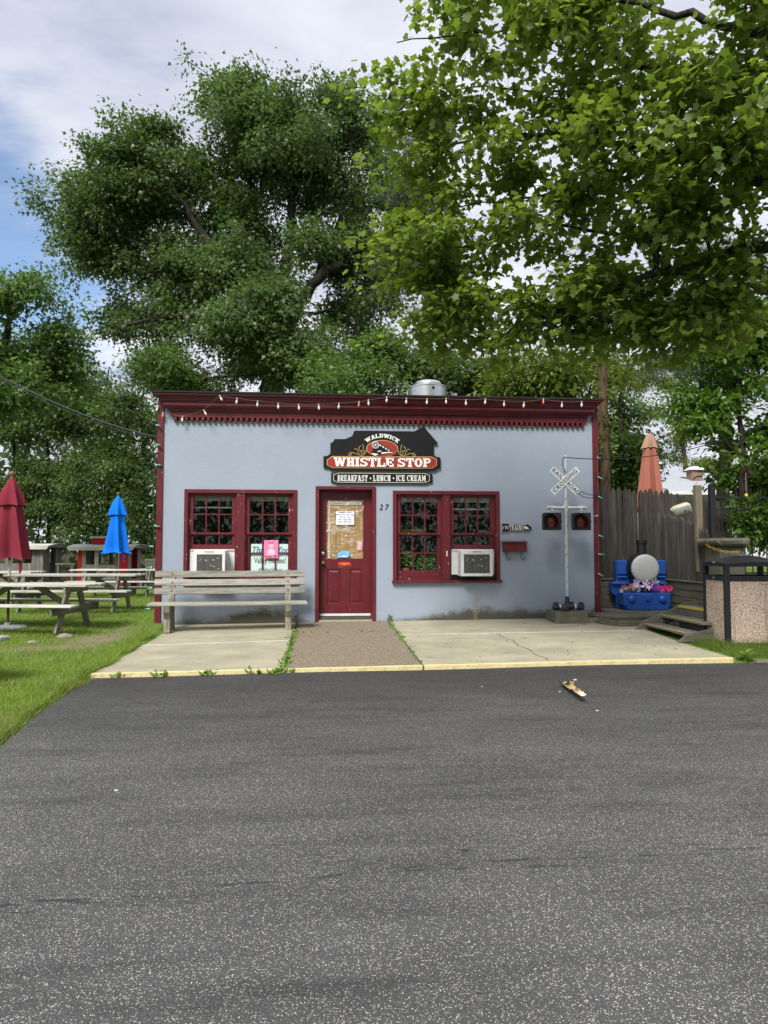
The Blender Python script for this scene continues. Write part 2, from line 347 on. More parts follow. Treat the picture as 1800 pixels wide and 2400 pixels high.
def mat_concrete(name, c1, c2, agg=0.0, pits=True, dark=(0.10, 0.095, 0.08)):
    m, N, L, b = new_mat(name); v = n_coord(N); mk = lambda op, a=None, b_=None, cl=False: math_node(op, a, b_, N, L, cl)
    c = n_ramp(N, L, n_noise(N, L, v, 2.0, 6, 0.65), [(0.3, c1), (0.7, c2)])
    c = n_mix(N, L, 0.75, c, n_ramp(N, L, n_noise(N, L, v, 48, 6, 0.8), [(0.3, 0.55), (0.65, 1.2)]), 'MULTIPLY')
    c = n_mix(N, L, 0.8, c, n_ramp(N, L, n_noise(N, L, n_map(N, L, v, (1.0, 2.2, 1)), 1.1, 6, 0.65), [(0.32, 0.80), (0.68, 1.12)]), 'MULTIPLY')
    if pits:
        c = n_mix(N, L, n_ramp(N, L, n_noise(N, L, v, 26, 5, 0.75), [(0.63, 0.0), (0.72, 0.5)]), c, dark)
        c = n_mix(N, L, n_ramp(N, L, n_noise(N, L, v, 0.8, 5, 0.6), [(0.5, 0.0), (0.75, 0.35)]), c, tuple(x*0.6 for x in c1))
    h = n_noise(N, L, v, 130, 4, 0.7)
    if agg:
        k = N.new('ShaderNodeTexVoronoi'); k.inputs['Scale'].default_value = agg; L.new(v, k.inputs['Vector'])
        sa = N.new('ShaderNodeSeparateColor'); L.new(k.outputs['Color'], sa.inputs[0])
        peb = n_ramp(N, L, sa.outputs[0], [(0.0, (0.10, 0.075, 0.05)), (0.3, (0.22, 0.17, 0.11)), (0.6, (0.33, 0.28, 0.20)), (0.85, (0.30, 0.22, 0.15)), (1.0, (0.50, 0.46, 0.38))])
        c = n_mix(N, L, n_ramp(N, L, k.outputs['Distance'], [(0.35, 1.0), (0.6, 0.0)]), tuple(x*0.55 for x in c1), peb)
        h = mk('SUBTRACT', 1.0, k.outputs['Distance'])
    L.new(c, b.inputs['Base Color']); b.inputs['Roughness'].default_value = 0.85; b.inputs['Specular IOR Level'].default_value = 0.3
    L.new(n_bump(N, L, h, 0.4, 0.004), b.inputs['Normal'])
    return m
def mat_ground():
    m, N, L, b = new_mat('soil_and_turf'); v = n_coord(N); mk = lambda op, a=None, b_=None, cl=False: math_node(op, a, b_, N, L, cl)
    soil = n_ramp(N, L, n_noise(N, L, v, 14, 6, 0.7), [(0.3, (0.13, 0.10, 0.065)), (0.7, (0.30, 0.245, 0.165))])
    turf = n_ramp(N, L, n_noise(N, L, v, 30, 6, 0.7), [(0.3, (0.06, 0.11, 0.016)), (0.7, (0.17, 0.27, 0.045))])
    at = N.new('ShaderNodeAttribute'); at.attribute_name = 'turf'
    f = mk('ADD', at.outputs['Fac'], mk('MULTIPLY', mk('SUBTRACT', n_noise(N, L, v, 7, 5, 0.65), 0.5), 0.9), True)
    c = n_mix(N, L, f, soil, turf)
    lit = N.new('ShaderNodeAttribute'); lit.attribute_name = 'litter'
    c = n_mix(N, L, lit.outputs['Fac'], c, n_ramp(N, L, n_noise(N, L, v, 5, 5, 0.7), [(0.3, (0.018, 0.016, 0.010)), (0.7, (0.060, 0.048, 0.030))]))
    L.new(c, b.inputs['Base Color']); b.inputs['Roughness'].default_value = 0.95; b.inputs['Specular IOR Level'].default_value = 0.1
    L.new(n_bump(N, L, n_noise(N, L, v, 45, 6, 0.7), 0.8, 0.02), b.inputs['Normal'])
    return m
def mat_yellow_edge():
    m, N, L, b = new_mat('worn_yellow_paint'); v = n_coord(N)
    c = n_ramp(N, L, n_noise(N, L, v, 22, 6, 0.7), [(0.36, (0.42, 0.37, 0.25)), (0.44, (0.62, 0.52, 0.25)), (0.75, (0.72, 0.62, 0.34))])
    L.new(c, b.inputs['Base Color']); b.inputs['Roughness'].default_value = 0.75
    L.new(n_bump(N, L, n_noise(N, L, v, 60, 5), 0.4, 0.006), b.inputs['Normal']); return m

MAROON = (0.112, 0.0105, 0.0165)
M = {}
M['stucco'] = mat_stucco()
M['maroon'] = mat_paint('maroon_paint', MAROON, 0.055)
M['maroon_door'] = mat_paint('maroon_door_paint', MAROON, 0.03, 0.38)
M['maroon_cornice'] = mat_paint('maroon_cornice_paint', (0.105, 0.0095, 0.0150), 0.0)
M['glass'] = mat_glass('window_glass')
M['asphalt'] = mat_asphalt()
M['concrete'] = mat_concrete('pavement_concrete', (0.325, 0.298, 0.207), (0.425, 0.392, 0.282))
M['aggregate'] = mat_concrete('exposed_aggregate', (0.30, 0.25, 0.17), (0.38, 0.32, 0.22), agg=70)
M['old_concrete'] = mat_concrete('old_mossy_concrete', (0.105, 0.10, 0.072), (0.22, 0.21, 0.155), dark=(0.06, 0.065, 0.04))
M['yellow_edge'] = mat_yellow_edge()
M['sealant'] = simple('white_sealant', (0.62, 0.62, 0.60), 0.6)
M['crack'] = simple('crack_dirt', (0.05, 0.045, 0.035), 0.95)
M['ground'] = mat_ground()
M['white'] = simple('white_paint', (0.74, 0.74, 0.72), 0.5, var=0.06)
M['black'] = simple('black_paint', (0.010, 0.010, 0.012), 0.55, var=0.2, spec=0.2)
M['black_metal'] = simple('black_metal', (0.018, 0.019, 0.021), 0.42, 0.0, bump=0.1)
M['gold'] = simple('gold_paint', (0.62, 0.44, 0.16), 0.5)
M['sign_red'] = simple('sign_red_paint', (0.30, 0.028, 0.022), 0.5, var=0.08)
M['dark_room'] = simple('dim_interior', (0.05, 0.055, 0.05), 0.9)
M['paper'] = simple('paper', (0.80, 0.81, 0.86), 0.8, var=0.04)
M['ink'] = simple('ink', (0.02, 0.02, 0.04), 0.8)
M['steel'] = simple('galvanised_steel', (0.62, 0.63, 0.64), 0.34, 0.85, var=0.12, vscale=9)
M['brass'] = simple('old_brass', (0.42, 0.33, 0.17), 0.32, 0.9)
M['rubber'] = simple('black_cable', (0.014, 0.014, 0.014), 0.5)

# ---- ground, lot and pavement
def ground_z(x, y):
    zl = np.interp(y, [-60, -12, -4.1, -1, 2, 6, 12, 40], [-0.62, -0.27, -0.18, -0.02, 0.03, 0.0, -0.06, 0.0])
    zr = np.interp(y, [-60, -12, -4.2, -3.4, -2, -1, 40], [-0.62, -0.27, -0.17, -0.09, -0.04, 0.0, 0.1])
    f = np.clip((x - 3.0) / 2.0, 0, 1); z = zl * (1 - f) + zr * f
    g = np.clip((x - 6.6) / 0.6, 0, 1) * np.clip((y + 0.6) / 0.5, 0, 1)
    z = z * (1 - g) + 0.66 * g                                      # raised patio behind the fence
    inlot = np.clip((x - lot_left(y) + 0.06) / 0.12, 0, 1) * np.clip((-3.93 - y) / 0.12, 0, 1)
    right = np.clip((4.75 - x) / 0.2, 0, 1) * np.clip((x + 2.9) / 0.15, 0, 1) * np.clip((8.0 - y) / 0.2, 0, 1) * np.clip((y + 5) / .2, 0, 1)
    return z - 0.16 * np.maximum(inlot, right)
def lot_left(y): return np.interp(y, [-60, -13, -9, -6.6, -5.5, -4.2, -3.9], [-2.2, -2.3, -2.55, -2.86, -2.99, -3.07, -3.09])
def turf_mask(x, y):
    """1 = thick turf, 0 = bare earth"""
    t = np.ones_like(x)
    def blob(cx, cy, rx, ry, a):
        d = ((x-cx)/rx)**2 + ((y-cy)/ry)**2; return a*np.exp(-d*1.2)
    t -= blob(-3.75, -1.70, 0.50, 0.45, 1.15) + blob(-4.2, -2.35, 0.8, 0.22, 0.95) + blob(-3.62, -0.75, 0.32, 0.7, 0.7) + blob(-5.4, -2.75, 0.8, 0.18, 0.95) + blob(-6.0, -1.9, .8, .2, .6) + blob(-4.6, -4.0, .5, .16, .5) + blob(-3.1, -5.9, 0.16, 0.5, 0.7) + blob(-4.0, -3.1, .5, .2, .3)
    t -= np.clip((y - 9.0) / 5.0, 0, 1) * 0.45
    return np.clip(t, 0, 1)
gx = np.concatenate([np.array([-300, -150, -80, -45, -30, -22, -17]), np.arange(-14, 13.01, 0.2), np.array([16, 20, 28, 40, 80, 150, 300])])
gy = np.concatenate([np.array([-250, -120, -60, -30, -18]), np.arange(-14, 18.01, 0.2), np.array([20, 24, 30, 40, 60, 100, 180, 320])])
XX, YY = np.meshgrid(gx, gy); ZZ = ground_z(XX, YY)
rs = np.random.RandomState(3); ZZ = ZZ + rs.normal(0, 0.006, ZZ.shape) * (np.abs(XX) < 14)
nx, ny = len(gx), len(gy)
idx = np.arange(nx*ny).reshape(ny, nx)
fq = np.stack([idx[:-1,:-1], idx[:-1,1:], idx[1:,1:], idx[1:,:-1]], -1).reshape(-1, 4)
me = bpy.data.meshes.new('ground'); me.from_pydata(np.stack([XX, YY, ZZ], -1).reshape(-1, 3).tolist(), [], fq.tolist())
at = me.attributes.new('turf', 'FLOAT', 'POINT'); at.data.foreach_set('value', turf_mask(XX, YY).ravel().astype(np.float32))
at = me.attributes.new('litter', 'FLOAT', 'POINT'); at.data.foreach_set('value', np.clip((YY + 0.25*np.sin(XX*1.3) - 12.0)/2.5, 0, 1).ravel().astype(np.float32))
me.polygons.foreach_set('use_smooth', [True]*len(me.polygons))
tag(link('ground', me, M['ground']), 'green lawn and earth around the cafe', 'ground', kind='structure')

# asphalt lot: a gently falling sheet whose left edge is ragged
rows = list(np.arange(-3.96, -14, -0.12)) + [-18, -25, -40, -60]
cols = np.concatenate([np.array([0, .05, .12, .3, .7, 1.4]), np.arange(2.2, 9, 0.8), np.array([12, 20, 40])])
vs_ = []; rr = random.Random(5)
for y in rows:
    x0 = float(lot_left(y)) + rr.uniform(-0.02, 0.02)
    for j, c in enumerate(cols):
        x = x0 + c if c < 8.6 else c
        z = asph_z(x, y) + 0.006*math.sin(x*1.7 + y*0.9) + 0.005*math.sin(y*2.3 - x*0.6)
        if j == 0: z -= 0.03
        vs_.append((x, y, z))
k = len(cols); fs_ = [(i*k+j, (i+1)*k+j, (i+1)*k+j+1, i*k+j+1) for i in range(len(rows)-1) for j in range(k-1)]
mb = MB().add(vs_, fs_); o = mb.build('asphalt_lot', M['asphalt'], smooth=60)
tag(o, 'grey speckled asphalt parking lot in front of the pavement', 'asphalt', kind='structure')

def slab_poly(name, poly, mat, parent, th=0.13, bevel=0.008):
    n = len(poly); vs = [(x, y, slab_z(x, y)) for x, y in poly] + [(x, y, slab_z(x, y) - th) for x, y in poly]
    fs = [tuple(range(n)), tuple(range(2*n-1, n-1, -1))] + [(i, n+i, n+(i+1)%n, (i+1)%n) for i in range(n)]
    return MB().add(vs, fs).build(name, mat, parent, bevel=bevel)
def strip(name, a, b, wd, mat, parent, off=0.003, th=0.01, wob=0.0, n=1, seed=0):
    """thin strip lying on the pavement from a to b"""
    rr = random.Random(seed); a = Vector(a); b = Vector(b); d = (b-a).normalized(); pz = Vector((-d.y, d.x))
    vs = []; fs = []
    for i in range(n+1):
        p = a.lerp(b, i/n) + pz*rr.uniform(-wob, wob); w2 = wd/2*(1 + rr.uniform(-.4, .4)*(wob > 0))
        for s in (-1, 1):
            q = p + pz*s*w2; vs.append((q.x, q.y, slab_z(q.x, q.y) + off)); vs.append((q.x, q.y, slab_z(q.x, q.y) - th))
    for i in range(n):
        o = i*4; fs += [(o, o+2, o+6, o+4), (o, o+4, o+5, o+1), (o+2, o+3, o+7, o+6)]
    fs += [(0, 1, 3, 2), (n*4, n*4+2, n*4+3, n*4+1)]
    return MB().add(vs, fs).build(name, mat, parent)
YF = -3.93
pl = slab_poly('concrete_pavement', [(-3.06, YF-.03), (-0.815, YF), (-0.86, -1.90), (-3.05, -2.10)], M['concrete'], None); tag(pl, 'left concrete pavement in front of the bench', 'pavement', kind='structure')
slab_poly('slab', [(-3.05, -2.085), (-0.86, -1.885), (-0.86, -0.02), (-3.30, -0.02), (-3.20, -1.2)], M['concrete'], pl)
strip('joint', (-3.05, -2.093), (-0.86, -1.893), 0.022, M['sealant'], pl, wob=0.004, n=14, seed=2)
pp = slab_poly('aggregate_path', [(-0.80, YF), (0.86, YF+.02), (0.80, -1.19), (-0.83, -1.24)], M['aggregate'], None); tag(pp, 'pebbly exposed aggregate path leading to the door', 'path', kind='structure')
slab_poly('slab', [(-0.83, -1.225), (0.80, -1.175), (0.76, 0.02), (-0.83, 0.02)], M['aggregate'], pp)
pr_ = slab_poly('concrete_pavement', [(0.885, YF+.02), (4.88, YF+.08), (4.80, -2.7), (4.86, -1.60), (0.835, -1.56)], M['concrete'], None); tag(pr_, 'right concrete pavement with a crack, below the crossing signal', 'pavement', kind='structure')
slab_poly('slab', [(0.835, -1.545), (4.86, -1.585), (4.90, -0.60), (4.70, -0.02), (0.78, -0.02)], M['concrete'], pr_)
strip('joint', (0.84, -1.55), (4.70, -1.592), 0.024, M['sealant'], pr_, wob=0.004, n=20, seed=4)
cp = [(2.36, -1.62), (2.37, -1.95), (2.44, -2.3), (2.40, -2.7), (2.47, -3.0), (2.44, -3.35), (2.50, -3.6), (2.47, -3.86)]
mb = MB(); rr = random.Random(8)
pts = []
for i in range(len(cp)-1):
    for t in (0, .33, .66): pts.append((cp[i][0]+(cp[i+1][0]-cp[i][0])*t + rr.uniform(-.012, .012), cp[i][1]+(cp[i+1][1]-cp[i][1])*t))
for i in range(len(pts)-1):
    (x0, y0), (x1, y1) = pts[i], pts[i+1]; h = rr.uniform(.004, .009)
    mb.add([(x0-h, y0, slab_z(x0,y0)+.002), (x0+h, y0, slab_z(x0,y0)+.002), (x1+h, y1, slab_z(x1,y1)+.002), (x1-h, y1, slab_z(x1,y1)+.002)], [(0,1,2,3)])
mb.build('crack', M['crack'], pr_)
def yellow_edge(parent, x0, x1, y0, y1, seed, top=0.03):
    n = max(6, int((x1-x0)/0.12)); rr = random.Random(seed); vs = []; fs = []
    for i in range(n+1):
        t = i/n; x = x0+(x1-x0)*t; y = y0+(y1-y0)*t; z = slab_z(x, y)
        vs += [(x, y-0.012+rr.uniform(-.004,.004), z-0.12), (x, y-0.012+rr.uniform(-.005,.005), z-0.002+rr.uniform(-.004,.002)), (x, y+0.004, z+0.0035), (x, y+top+rr.uniform(-.012,.012), z+0.0035)]
    for i in range(n):
        for j in range(3): fs.append((i*4+j, (i+1)*4+j, (i+1)*4+j+1, i*4+j+1))
    return MB().add(vs, fs).build('yellow_edge', M['yellow_edge'], parent)
yellow_edge(pl, -3.06, -0.815, YF-.03, YF, 1); yellow_edge(pp, -0.80, 0.86, YF, YF+.02, 2, 0.022); yellow_edge(pr_, 0.885, 4.88, YF+.02, YF+.08, 3, 0.03)
# ---------------------------------------------------------------- the cafe
X0, X1 = -3.315, 4.71
cafe = thing('cafe_building', 'low blue-grey stucco cafe with maroon cornice, door and paired windows', 'building')
WL = (-2.834, -0.856, 0.70, 2.352); WR = (0.867, 2.831, 0.70, 2.352); DR = (-0.527, 0.557, -0.02, 2.423)
def holed_wall(x0, x1, z0, z1, holes, y, th):
    xs = sorted({x0, x1, *[h[0] for h in holes], *[h[1] for h in holes]}); zs = sorted({z0, z1, *[max(z0, h[2]) for h in holes], *[h[3] for h in holes]})
    mb = MB()
    inh = lambda a, b: any(h[0] < a < h[1] and h[2] < b < h[3] for h in holes)
    for i in range(len(xs)-1):
        for j in range(len(zs)-1):
            if inh((xs[i]+xs[i+1])/2, (zs[j]+zs[j+1])/2): continue
            a, b, c, d = xs[i], xs[i+1], zs[j], zs[j+1]
            for yy in (y, y+th): mb.add([(a,yy,c),(b,yy,c),(b,yy,d),(a,yy,d)], [(0,1,2,3)])
    for h in holes:
        a, b, c, d = h[0], h[1], max(z0, h[2]), h[3]
        mb.add([(a,y,c),(a,y+th,c),(a,y+th,d),(a,y,d)], [(0,1,2,3)]); mb.add([(b,y,c),(b,y+th,c),(b,y+th,d),(b,y,d)], [(0,1,2,3)])
        mb.add([(a,y,d),(b,y,d),(b,y+th,d),(a,y+th,d)], [(0,1,2,3)])
        if h[2] > z0: mb.add([(a,y,c),(b,y,c),(b,y+th,c),(a,y+th,c)], [(0,1,2,3)])
    return mb
holed_wall(X0+.02, X1-.02, -0.2, 4.0, [WL, WR, DR], 0.0, 0.24).build('wall', M['stucco'], cafe)
M['side_wall'] = simple('side_stucco', (0.36, 0.43, 0.49), 0.8, bump=0.3)
mb = MB(); mb.box(X0+.02, X0+.24, 0.243, 8, -0.2, 3.95); mb.box(X1-.24, X1-.02, 0.243, 8, -0.2, 3.95); mb.box(X0+.24, X1-.24, 7.8, 8, -0.2, 3.6); mb.build('wall', M['side_wall'], cafe)
M['roofing'] = simple('roofing_felt', (0.02, 0.02, 0.021), 0.9, bump=0.3)
MB().add([(X0-.03,-0.31,4.045),(X1+.03,-0.31,4.045),(X1+.03,8.1,3.70),(X0-.03,8.1,3.70),(X0-.03,-0.31,4.02),(X1+.03,-0.31,4.02),(X1+.03,8.1,3.62),(X0-.03,8.1,3.62)],
         [(0,1,2,3),(7,6,5,4),(0,4,5,1),(1,5,6,2),(2,6,7,3),(3,7,4,0)]).build('roof', M['roofing'], cafe)
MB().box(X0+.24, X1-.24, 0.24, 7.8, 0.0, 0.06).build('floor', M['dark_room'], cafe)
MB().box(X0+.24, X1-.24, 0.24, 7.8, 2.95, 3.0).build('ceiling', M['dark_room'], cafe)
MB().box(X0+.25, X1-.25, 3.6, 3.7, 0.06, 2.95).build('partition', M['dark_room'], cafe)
# corner boards
for a, b in ((X0, X0+.105), (X1-.105, X1)):
    MB().box(a, b, -0.03, 0.24, -0.18, 3.98).build('corner_board', M['maroon'], cafe, bevel=0.004)
# cornice: moulded profile (projection, height) carried round three sides with mitred returns
prof = [(0.0, 3.655), (0.055, 3.655), (0.060, 3.735), (0.085, 3.735), (0.085, 3.752), (0.110, 3.775), (0.155, 3.800), (0.155, 3.820), (0.172, 3.820), (0.172, 3.876),
        (0.192, 3.880), (0.192, 3.898), (0.212, 3.902), (0.215, 3.930), (0.240, 3.950), (0.240, 3.968), (0.262, 3.974), (0.286, 3.985), (0.286, 4.018), (0.0, 4.018)]
xl, xr = -3.035, 4.435
vs_ = []; fs_ = []
for p, z in prof: vs_ += [(xl-p*0.95, 0.01, z), (xl-p*0.95, -p, z), (xr+p*0.95, -p, z), (xr+p*0.95, 0.01, z)]
for i in range(len(prof)-1):
    for j in range(3): fs_.append((i*4+j, i*4+j+1, (i+1)*4+j+1, (i+1)*4+j))
MB().add(vs_, fs_).build('cornice', M['maroon_cornice'], cafe)
MB().box(xl, xr, -0.004, 0.01, 3.555, 3.655).box(xl, xr, -0.074, -0.004, 3.632, 3.655).build('frieze', M['maroon_cornice'], cafe)
dm = MB().box(-0.0265, 0.0265, -0.072, -0.004, 3.567, 3.632).mesh('dentil'); nd = 78
for i in range(nd): link('dentil', dm, M['maroon_cornice'], cafe, loc=(xl+0.03+(xr-xl-0.06)*i/(nd-1), 0, 0))
MB().box(xl, xr, -0.020, -0.004, 3.556, 3.566).build('drip_edge', simple('weathered_trim', (0.42, 0.30, 0.28), 0.7), cafe)

def sash(win, x0, x1, z0, z1, gx0, gx1, gz0, gz1, nx_, nz_, y, th=0.035):
    """one sash: stiles, rails and muntins in one frame, each pane its own sheet"""
    mb = MB(); mb.box(x0, gx0, y, y+th, z0, z1); mb.box(gx1, x1, y, y+th, z0, z1); mb.box(gx0, gx1, y, y+th, z0, gz0); mb.box(gx0, gx1, y, y+th, gz1, z1)
    t = 0.011
    for i in range(1, nx_):
        x = gx0+(gx1-gx0)*i/nx_; mb.box(x-t, x+t, y+.004, y+th-.004, gz0, gz1)
    for j in range(1, nz_):
        z = gz0+(gz1-gz0)*j/nz_
        for i in range(nx_):
            a = gx0+(gx1-gx0)*i/nx_ + (t if i else 0); b = gx0+(gx1-gx0)*(i+1)/nx_ - (t if i < nx_-1 else 0); mb.box(a, b, y+.004, y+th-.004, z-t, z+t)
    s = mb.build('sash', M['maroon'], win)
    pw = (gx1-gx0)/nx_; ph = (gz1-gz0)/nz_
    pm = MB().add([(-pw/2+t,0,-ph/2+t*.5),(pw/2-t,0,-ph/2+t*.5),(pw/2-t,0,ph/2-t*.5),(-pw/2+t,0,ph/2-t*.5)], [(0,1,2,3)]).mesh('pane')
    for i in range(nx_):
        for j in range(nz_):
            link('pane', pm, M['glass'], win, loc=(gx0+pw*(i+.5), y+th*.55, gz0+ph*(j+.5)), rot=(random.Random(i*7+j*3+int(x0*100)).uniform(-.006,.006), 0, random.Random(i+j*5).uniform(-.006,.006)))
    return s
def window(x0, x1, z0, z1, opens, ac):
    mb = MB(); c = 0.066
    mb.box(x0, x0+c, -0.028, 0.16, z0+.03, z1-c); mb.box(x1-c, x1, -0.028, 0.16, z0+.03, z1-c); mb.box(x0, x1, -0.028, 0.16, z1-c, z1)
    m0, m1 = opens[0][1], opens[1][0]; mb.box(m0, m1, -0.012, 0.16, z0+.03, z1-c)
    for a, b in opens:      # stop beads step in towards the sash
        for q, w_ in ((0.02, 0.018), (0.045, 0.030)):
            mb.box(a, a+w_, q, q+.025, z0+.03, z1-c); mb.box(b-w_, b, q, q+.025, z0+.03, z1-c); mb.box(a+w_, b-w_, q, q+.025, z1-c-w_, z1-c)
    win = mb.build('window', M['maroon'], cafe, bevel=0.003)
    MB().box(x0-.018, x1+.03, -0.085, 0.16, z0-.012, z0+.03).build('sill', M['maroon'], win, bevel=0.006)
    for k, (a, b) in enumerate(opens):
        ga, gb = a+.078, b-.088 if k == 0 else b-.095
        sash(win, a+.03, b-.03, 1.556, 2.262, ga, gb, 1.590, 2.232, 3, 2, 0.052)
        if k == ac: sash(win, a+.03, b-.03, 1.288, 1.590, ga, gb, 1.375, 1.538, 3, 1, 0.092)
        else: sash(win, a+.03, b-.03, 0.80, 1.590, ga, gb, 0.905, 1.538, 3, 2, 0.092)
        if k != ac: MB().box(a+.018, b-.018, 0.05, 0.14, z0+.03, z0+.098).build('stool', M['maroon'], win)
    return win
winL = window(*WL, [(-2.768, -1.926), (-1.777, -0.922)], 0)
winR = window(*WR, [(0.933, 1.776), (1.914, 2.765)], 1)
# pale roller blinds and white bars just inside the glass
M['blind'] = simple('pale_blind', (0.42, 0.45, 0.42), 0.8)
for a, b, zr_ in ((-2.74, -1.95, 2.045), (-1.75, -0.95, None), (0.95, 1.76, None), (1.93, 2.75, 2.035)):
    MB().box(a, b, 0.20, 0.225, 2.16, 2.29).build('roller_blind', M['blind'], winL if a < 0 else winR, bevel=0.004)
    if zr_: MB().tube([(a, 0.26, zr_), (b, 0.26, zr_)], 0.014, 8).build('white_bar', M['white'], winL if a < 0 else winR)

# door
mb = MB(); dx0, dx1, dz1 = DR[0], DR[1], DR[3]
mb.box(dx0, dx0+.066, -0.03, 0.20, -0.02, dz1-.058); mb.box(dx1-.066, dx1, -0.03, 0.20, -0.02, dz1-.058); mb.box(dx0, dx1, -0.03, 0.20, dz1-.058, dz1)
mb.box(dx0+.066, dx0+.085, 0.115, 0.15, 0.06, dz1-.058); mb.box(dx1-.085, dx1-.066, 0.115, 0.15, 0.06, dz1-.058); mb.box(dx0+.085, dx1-.085, 0.115, 0.15, dz1-.078, dz1-.058)
mb.build('door_frame', M['maroon'], cafe, bevel=0.004)
a, b, z0, z1 = -0.455, 0.485, 0.125, 2.36
gx0, gx1, gz0, gz1 = -0.325, 0.335, 1.125, 2.18
mb = MB(); yd = 0.155; th = 0.04
p1 = (-0.312, -0.072, 0.305, 0.930); p2 = (0.095, 0.338, 0.305, 0.930)
xs = [a, gx0, p1[1], p2[0], gx1, b]
mb.box(a, gx0, yd, yd+th, z0, z1); mb.box(gx1, b, yd, yd+th, z0, z1); mb.box(gx0, gx1, yd, yd+th, gz1, z1); mb.box(gx0, gx1, yd, yd+th, p1[3], gz0); mb.box(gx0, gx1, yd, yd+th, z0, p1[2])
mb.box(p1[1], p2[0], yd, yd+th, p1[2], p1[3]); mb.box(gx0, p1[0], yd, yd+th, p1[2], p1[3]); 
door = mb.build('door', M['maroon_door'], cafe)
for p in (p1, p2):       # recessed, raised-field panels
    q, r_ = 0.025, 0.062
    A, B, C, D = p[0], min(p[1], gx1), p[2], p[3]
    vs = []
    for ins, yy in ((0, yd+.001), (0.012, yd+.013), (q, yd+.013), (r_, yd+.002)):
        vs += [(A+ins,yy,C+ins),(B-ins,yy,C+ins),(B-ins,yy,D-ins),(A+ins,yy,D-ins)]
    fs = [(i*4+j, i*4+(j+1)%4, (i+1)*4+(j+1)%4, (i+1)*4+j) for i in range(3) for j in range(4)] + [(12,13,14,15)]
    MB().add(vs, fs).build('panel', M['maroon_door'], door)
M['plywood'] = wood('plywood', (0.42, 0.25, 0.09), (0.70, 0.47, 0.20), 'z', 0.6, 0.28)
MB().box(gx0, gx1, yd+.018, yd+.03, gz0, gz1).build('plywood_panel', M['plywood'], door)
M['cream'] = simple('cream_trim', (0.68, 0.64, 0.52), 0.6)
mb = MB(); mb.box(gx0+.03, gx0+.055, yd+.004, yd+.0175, gz0, gz1); mb.box(gx0+.055, gx1-.02, yd+.004, yd+.0175, gz1-.085, gz1-.02); mb.build('glazing_bead', M['cream'], door, bevel=0.003)
MB().box(gx0+.05, gx1-.02, yd+.001, yd+.0035, gz1-.065, gz1-.045).build('bead_groove', simple('grey_trim', (0.36, 0.36, 0.33), 0.6), door)
# crumpled clear plastic sheet taped over the door light
def mat_plastic():
    m, N, L, bb = new_mat('clear_plastic_sheet'); N.remove(bb); o = N['Material Output']; v = n_coord(N)
    t = N.new('ShaderNodeBsdfTransparent'); t.inputs[0].default_value = (0.93, 0.92, 0.90, 1)
    g = N.new('ShaderNodeBsdfGlossy'); g.inputs['Roughness'].default_value = 0.12
    d = N.new('ShaderNodeBsdfDiffuse'); d.inputs[0].default_value = (0.75, 0.74, 0.72, 1)
    lw = N.new('ShaderNodeLayerWeight'); lw.inputs[0].default_value = 0.35
    wr = n_noise(N, L, n_map(N, L, v, (2.2, 1, 7.0), rot=(0, R(18), 0)), 1.6, 4, 0.65, 1.8)
    nb = n_bump(N, L, wr, 1.0, 0.03); L.new(nb, g.inputs['Normal']); L.new(nb, lw.inputs['Normal'])
    f = math_node('ADD', math_node('MULTIPLY', lw.outputs['Facing'], 0.35, N, L), 0.04, N, L, True)
    x1_ = N.new('ShaderNodeMixShader'); L.new(f, x1_.inputs[0]); L.new(t.outputs[0], x1_.inputs[1]); L.new(g.outputs[0], x1_.inputs[2])
    crease_glint = n_ramp(N, L, wr, [(0.56, 0.0), (0.63, 0.55), (0.68, 0.03)])  # white glints along the creases, painted as diffuse colour
    x2 = N.new('ShaderNodeMixShader'); L.new(crease_glint, x2.inputs[0]); L.new(x1_.outputs[0], x2.inputs[1]); L.new(d.outputs[0], x2.inputs[2])
    L.new(x2.outputs[0], o.inputs[0]); return m
M['plastic'] = mat_plastic()
rs = np.random.RandomState(12); nxp, nzp = 17, 27; vs = []
for j in range(nzp):
    for i in range(nxp):
        e = (i in (0, nxp-1)) or (j in (0, nzp-1))
        vs.append((gx0-.012+(gx1-gx0+.024)*i/(nxp-1) + (rs.uniform(-.012,.006) if e else 0), yd-.004-(0 if e else abs(rs.normal(0, .006))), gz0-.012+(gz1-gz0+.02)*j/(nzp-1) + (rs.uniform(-.01,.01) if e else 0)))
fs = [(j*nxp+i, j*nxp+i+1, (j+1)*nxp+i+1, (j+1)*nxp+i) for j in range(nzp-1) for i in range(nxp-1)]
MB().add(vs, fs).build('plastic_sheet', M['plastic'], door, smooth=80)
mb = MB(); mb.lathe([(0.030, 0.0), (0.030, -0.012), (0.016, -0.02), (0.014, -0.045), (0.030, -0.055), (0.033, -0.075), (0.022, -0.088), (0.001, -0.09)], (-0.389, yd, 1.048), 20, 'y'); mb.build('door_knob', M['brass'], door, smooth=40)
mb = MB(); mb.lathe([(0.028, 0.0), (0.028, -0.018), (0.012, -0.024), (0.001, -0.026)], (-0.389, yd, 1.215), 20, 'y'); mb.build('deadbolt', M['steel'], door, smooth=40)
MB().box(a+.004, b-.004, yd-.012, yd-.001, 0.085, 0.128).build('door_sweep', simple('aluminium_sweep', (0.66, 0.66, 0.62), 0.45), door, bevel=0.003)
MB().box(dx0+.067, dx1-.067, 0.06, 0.22, 0.03, 0.075).build('threshold', simple('dark_threshold', (0.06, 0.06, 0.06), 0.5), cafe, bevel=0.006)
MB().box(dx0+.067, dx1-.067, -0.02, 0.2, -0.02, 0.029).build('door_step', M['concrete'], cafe)
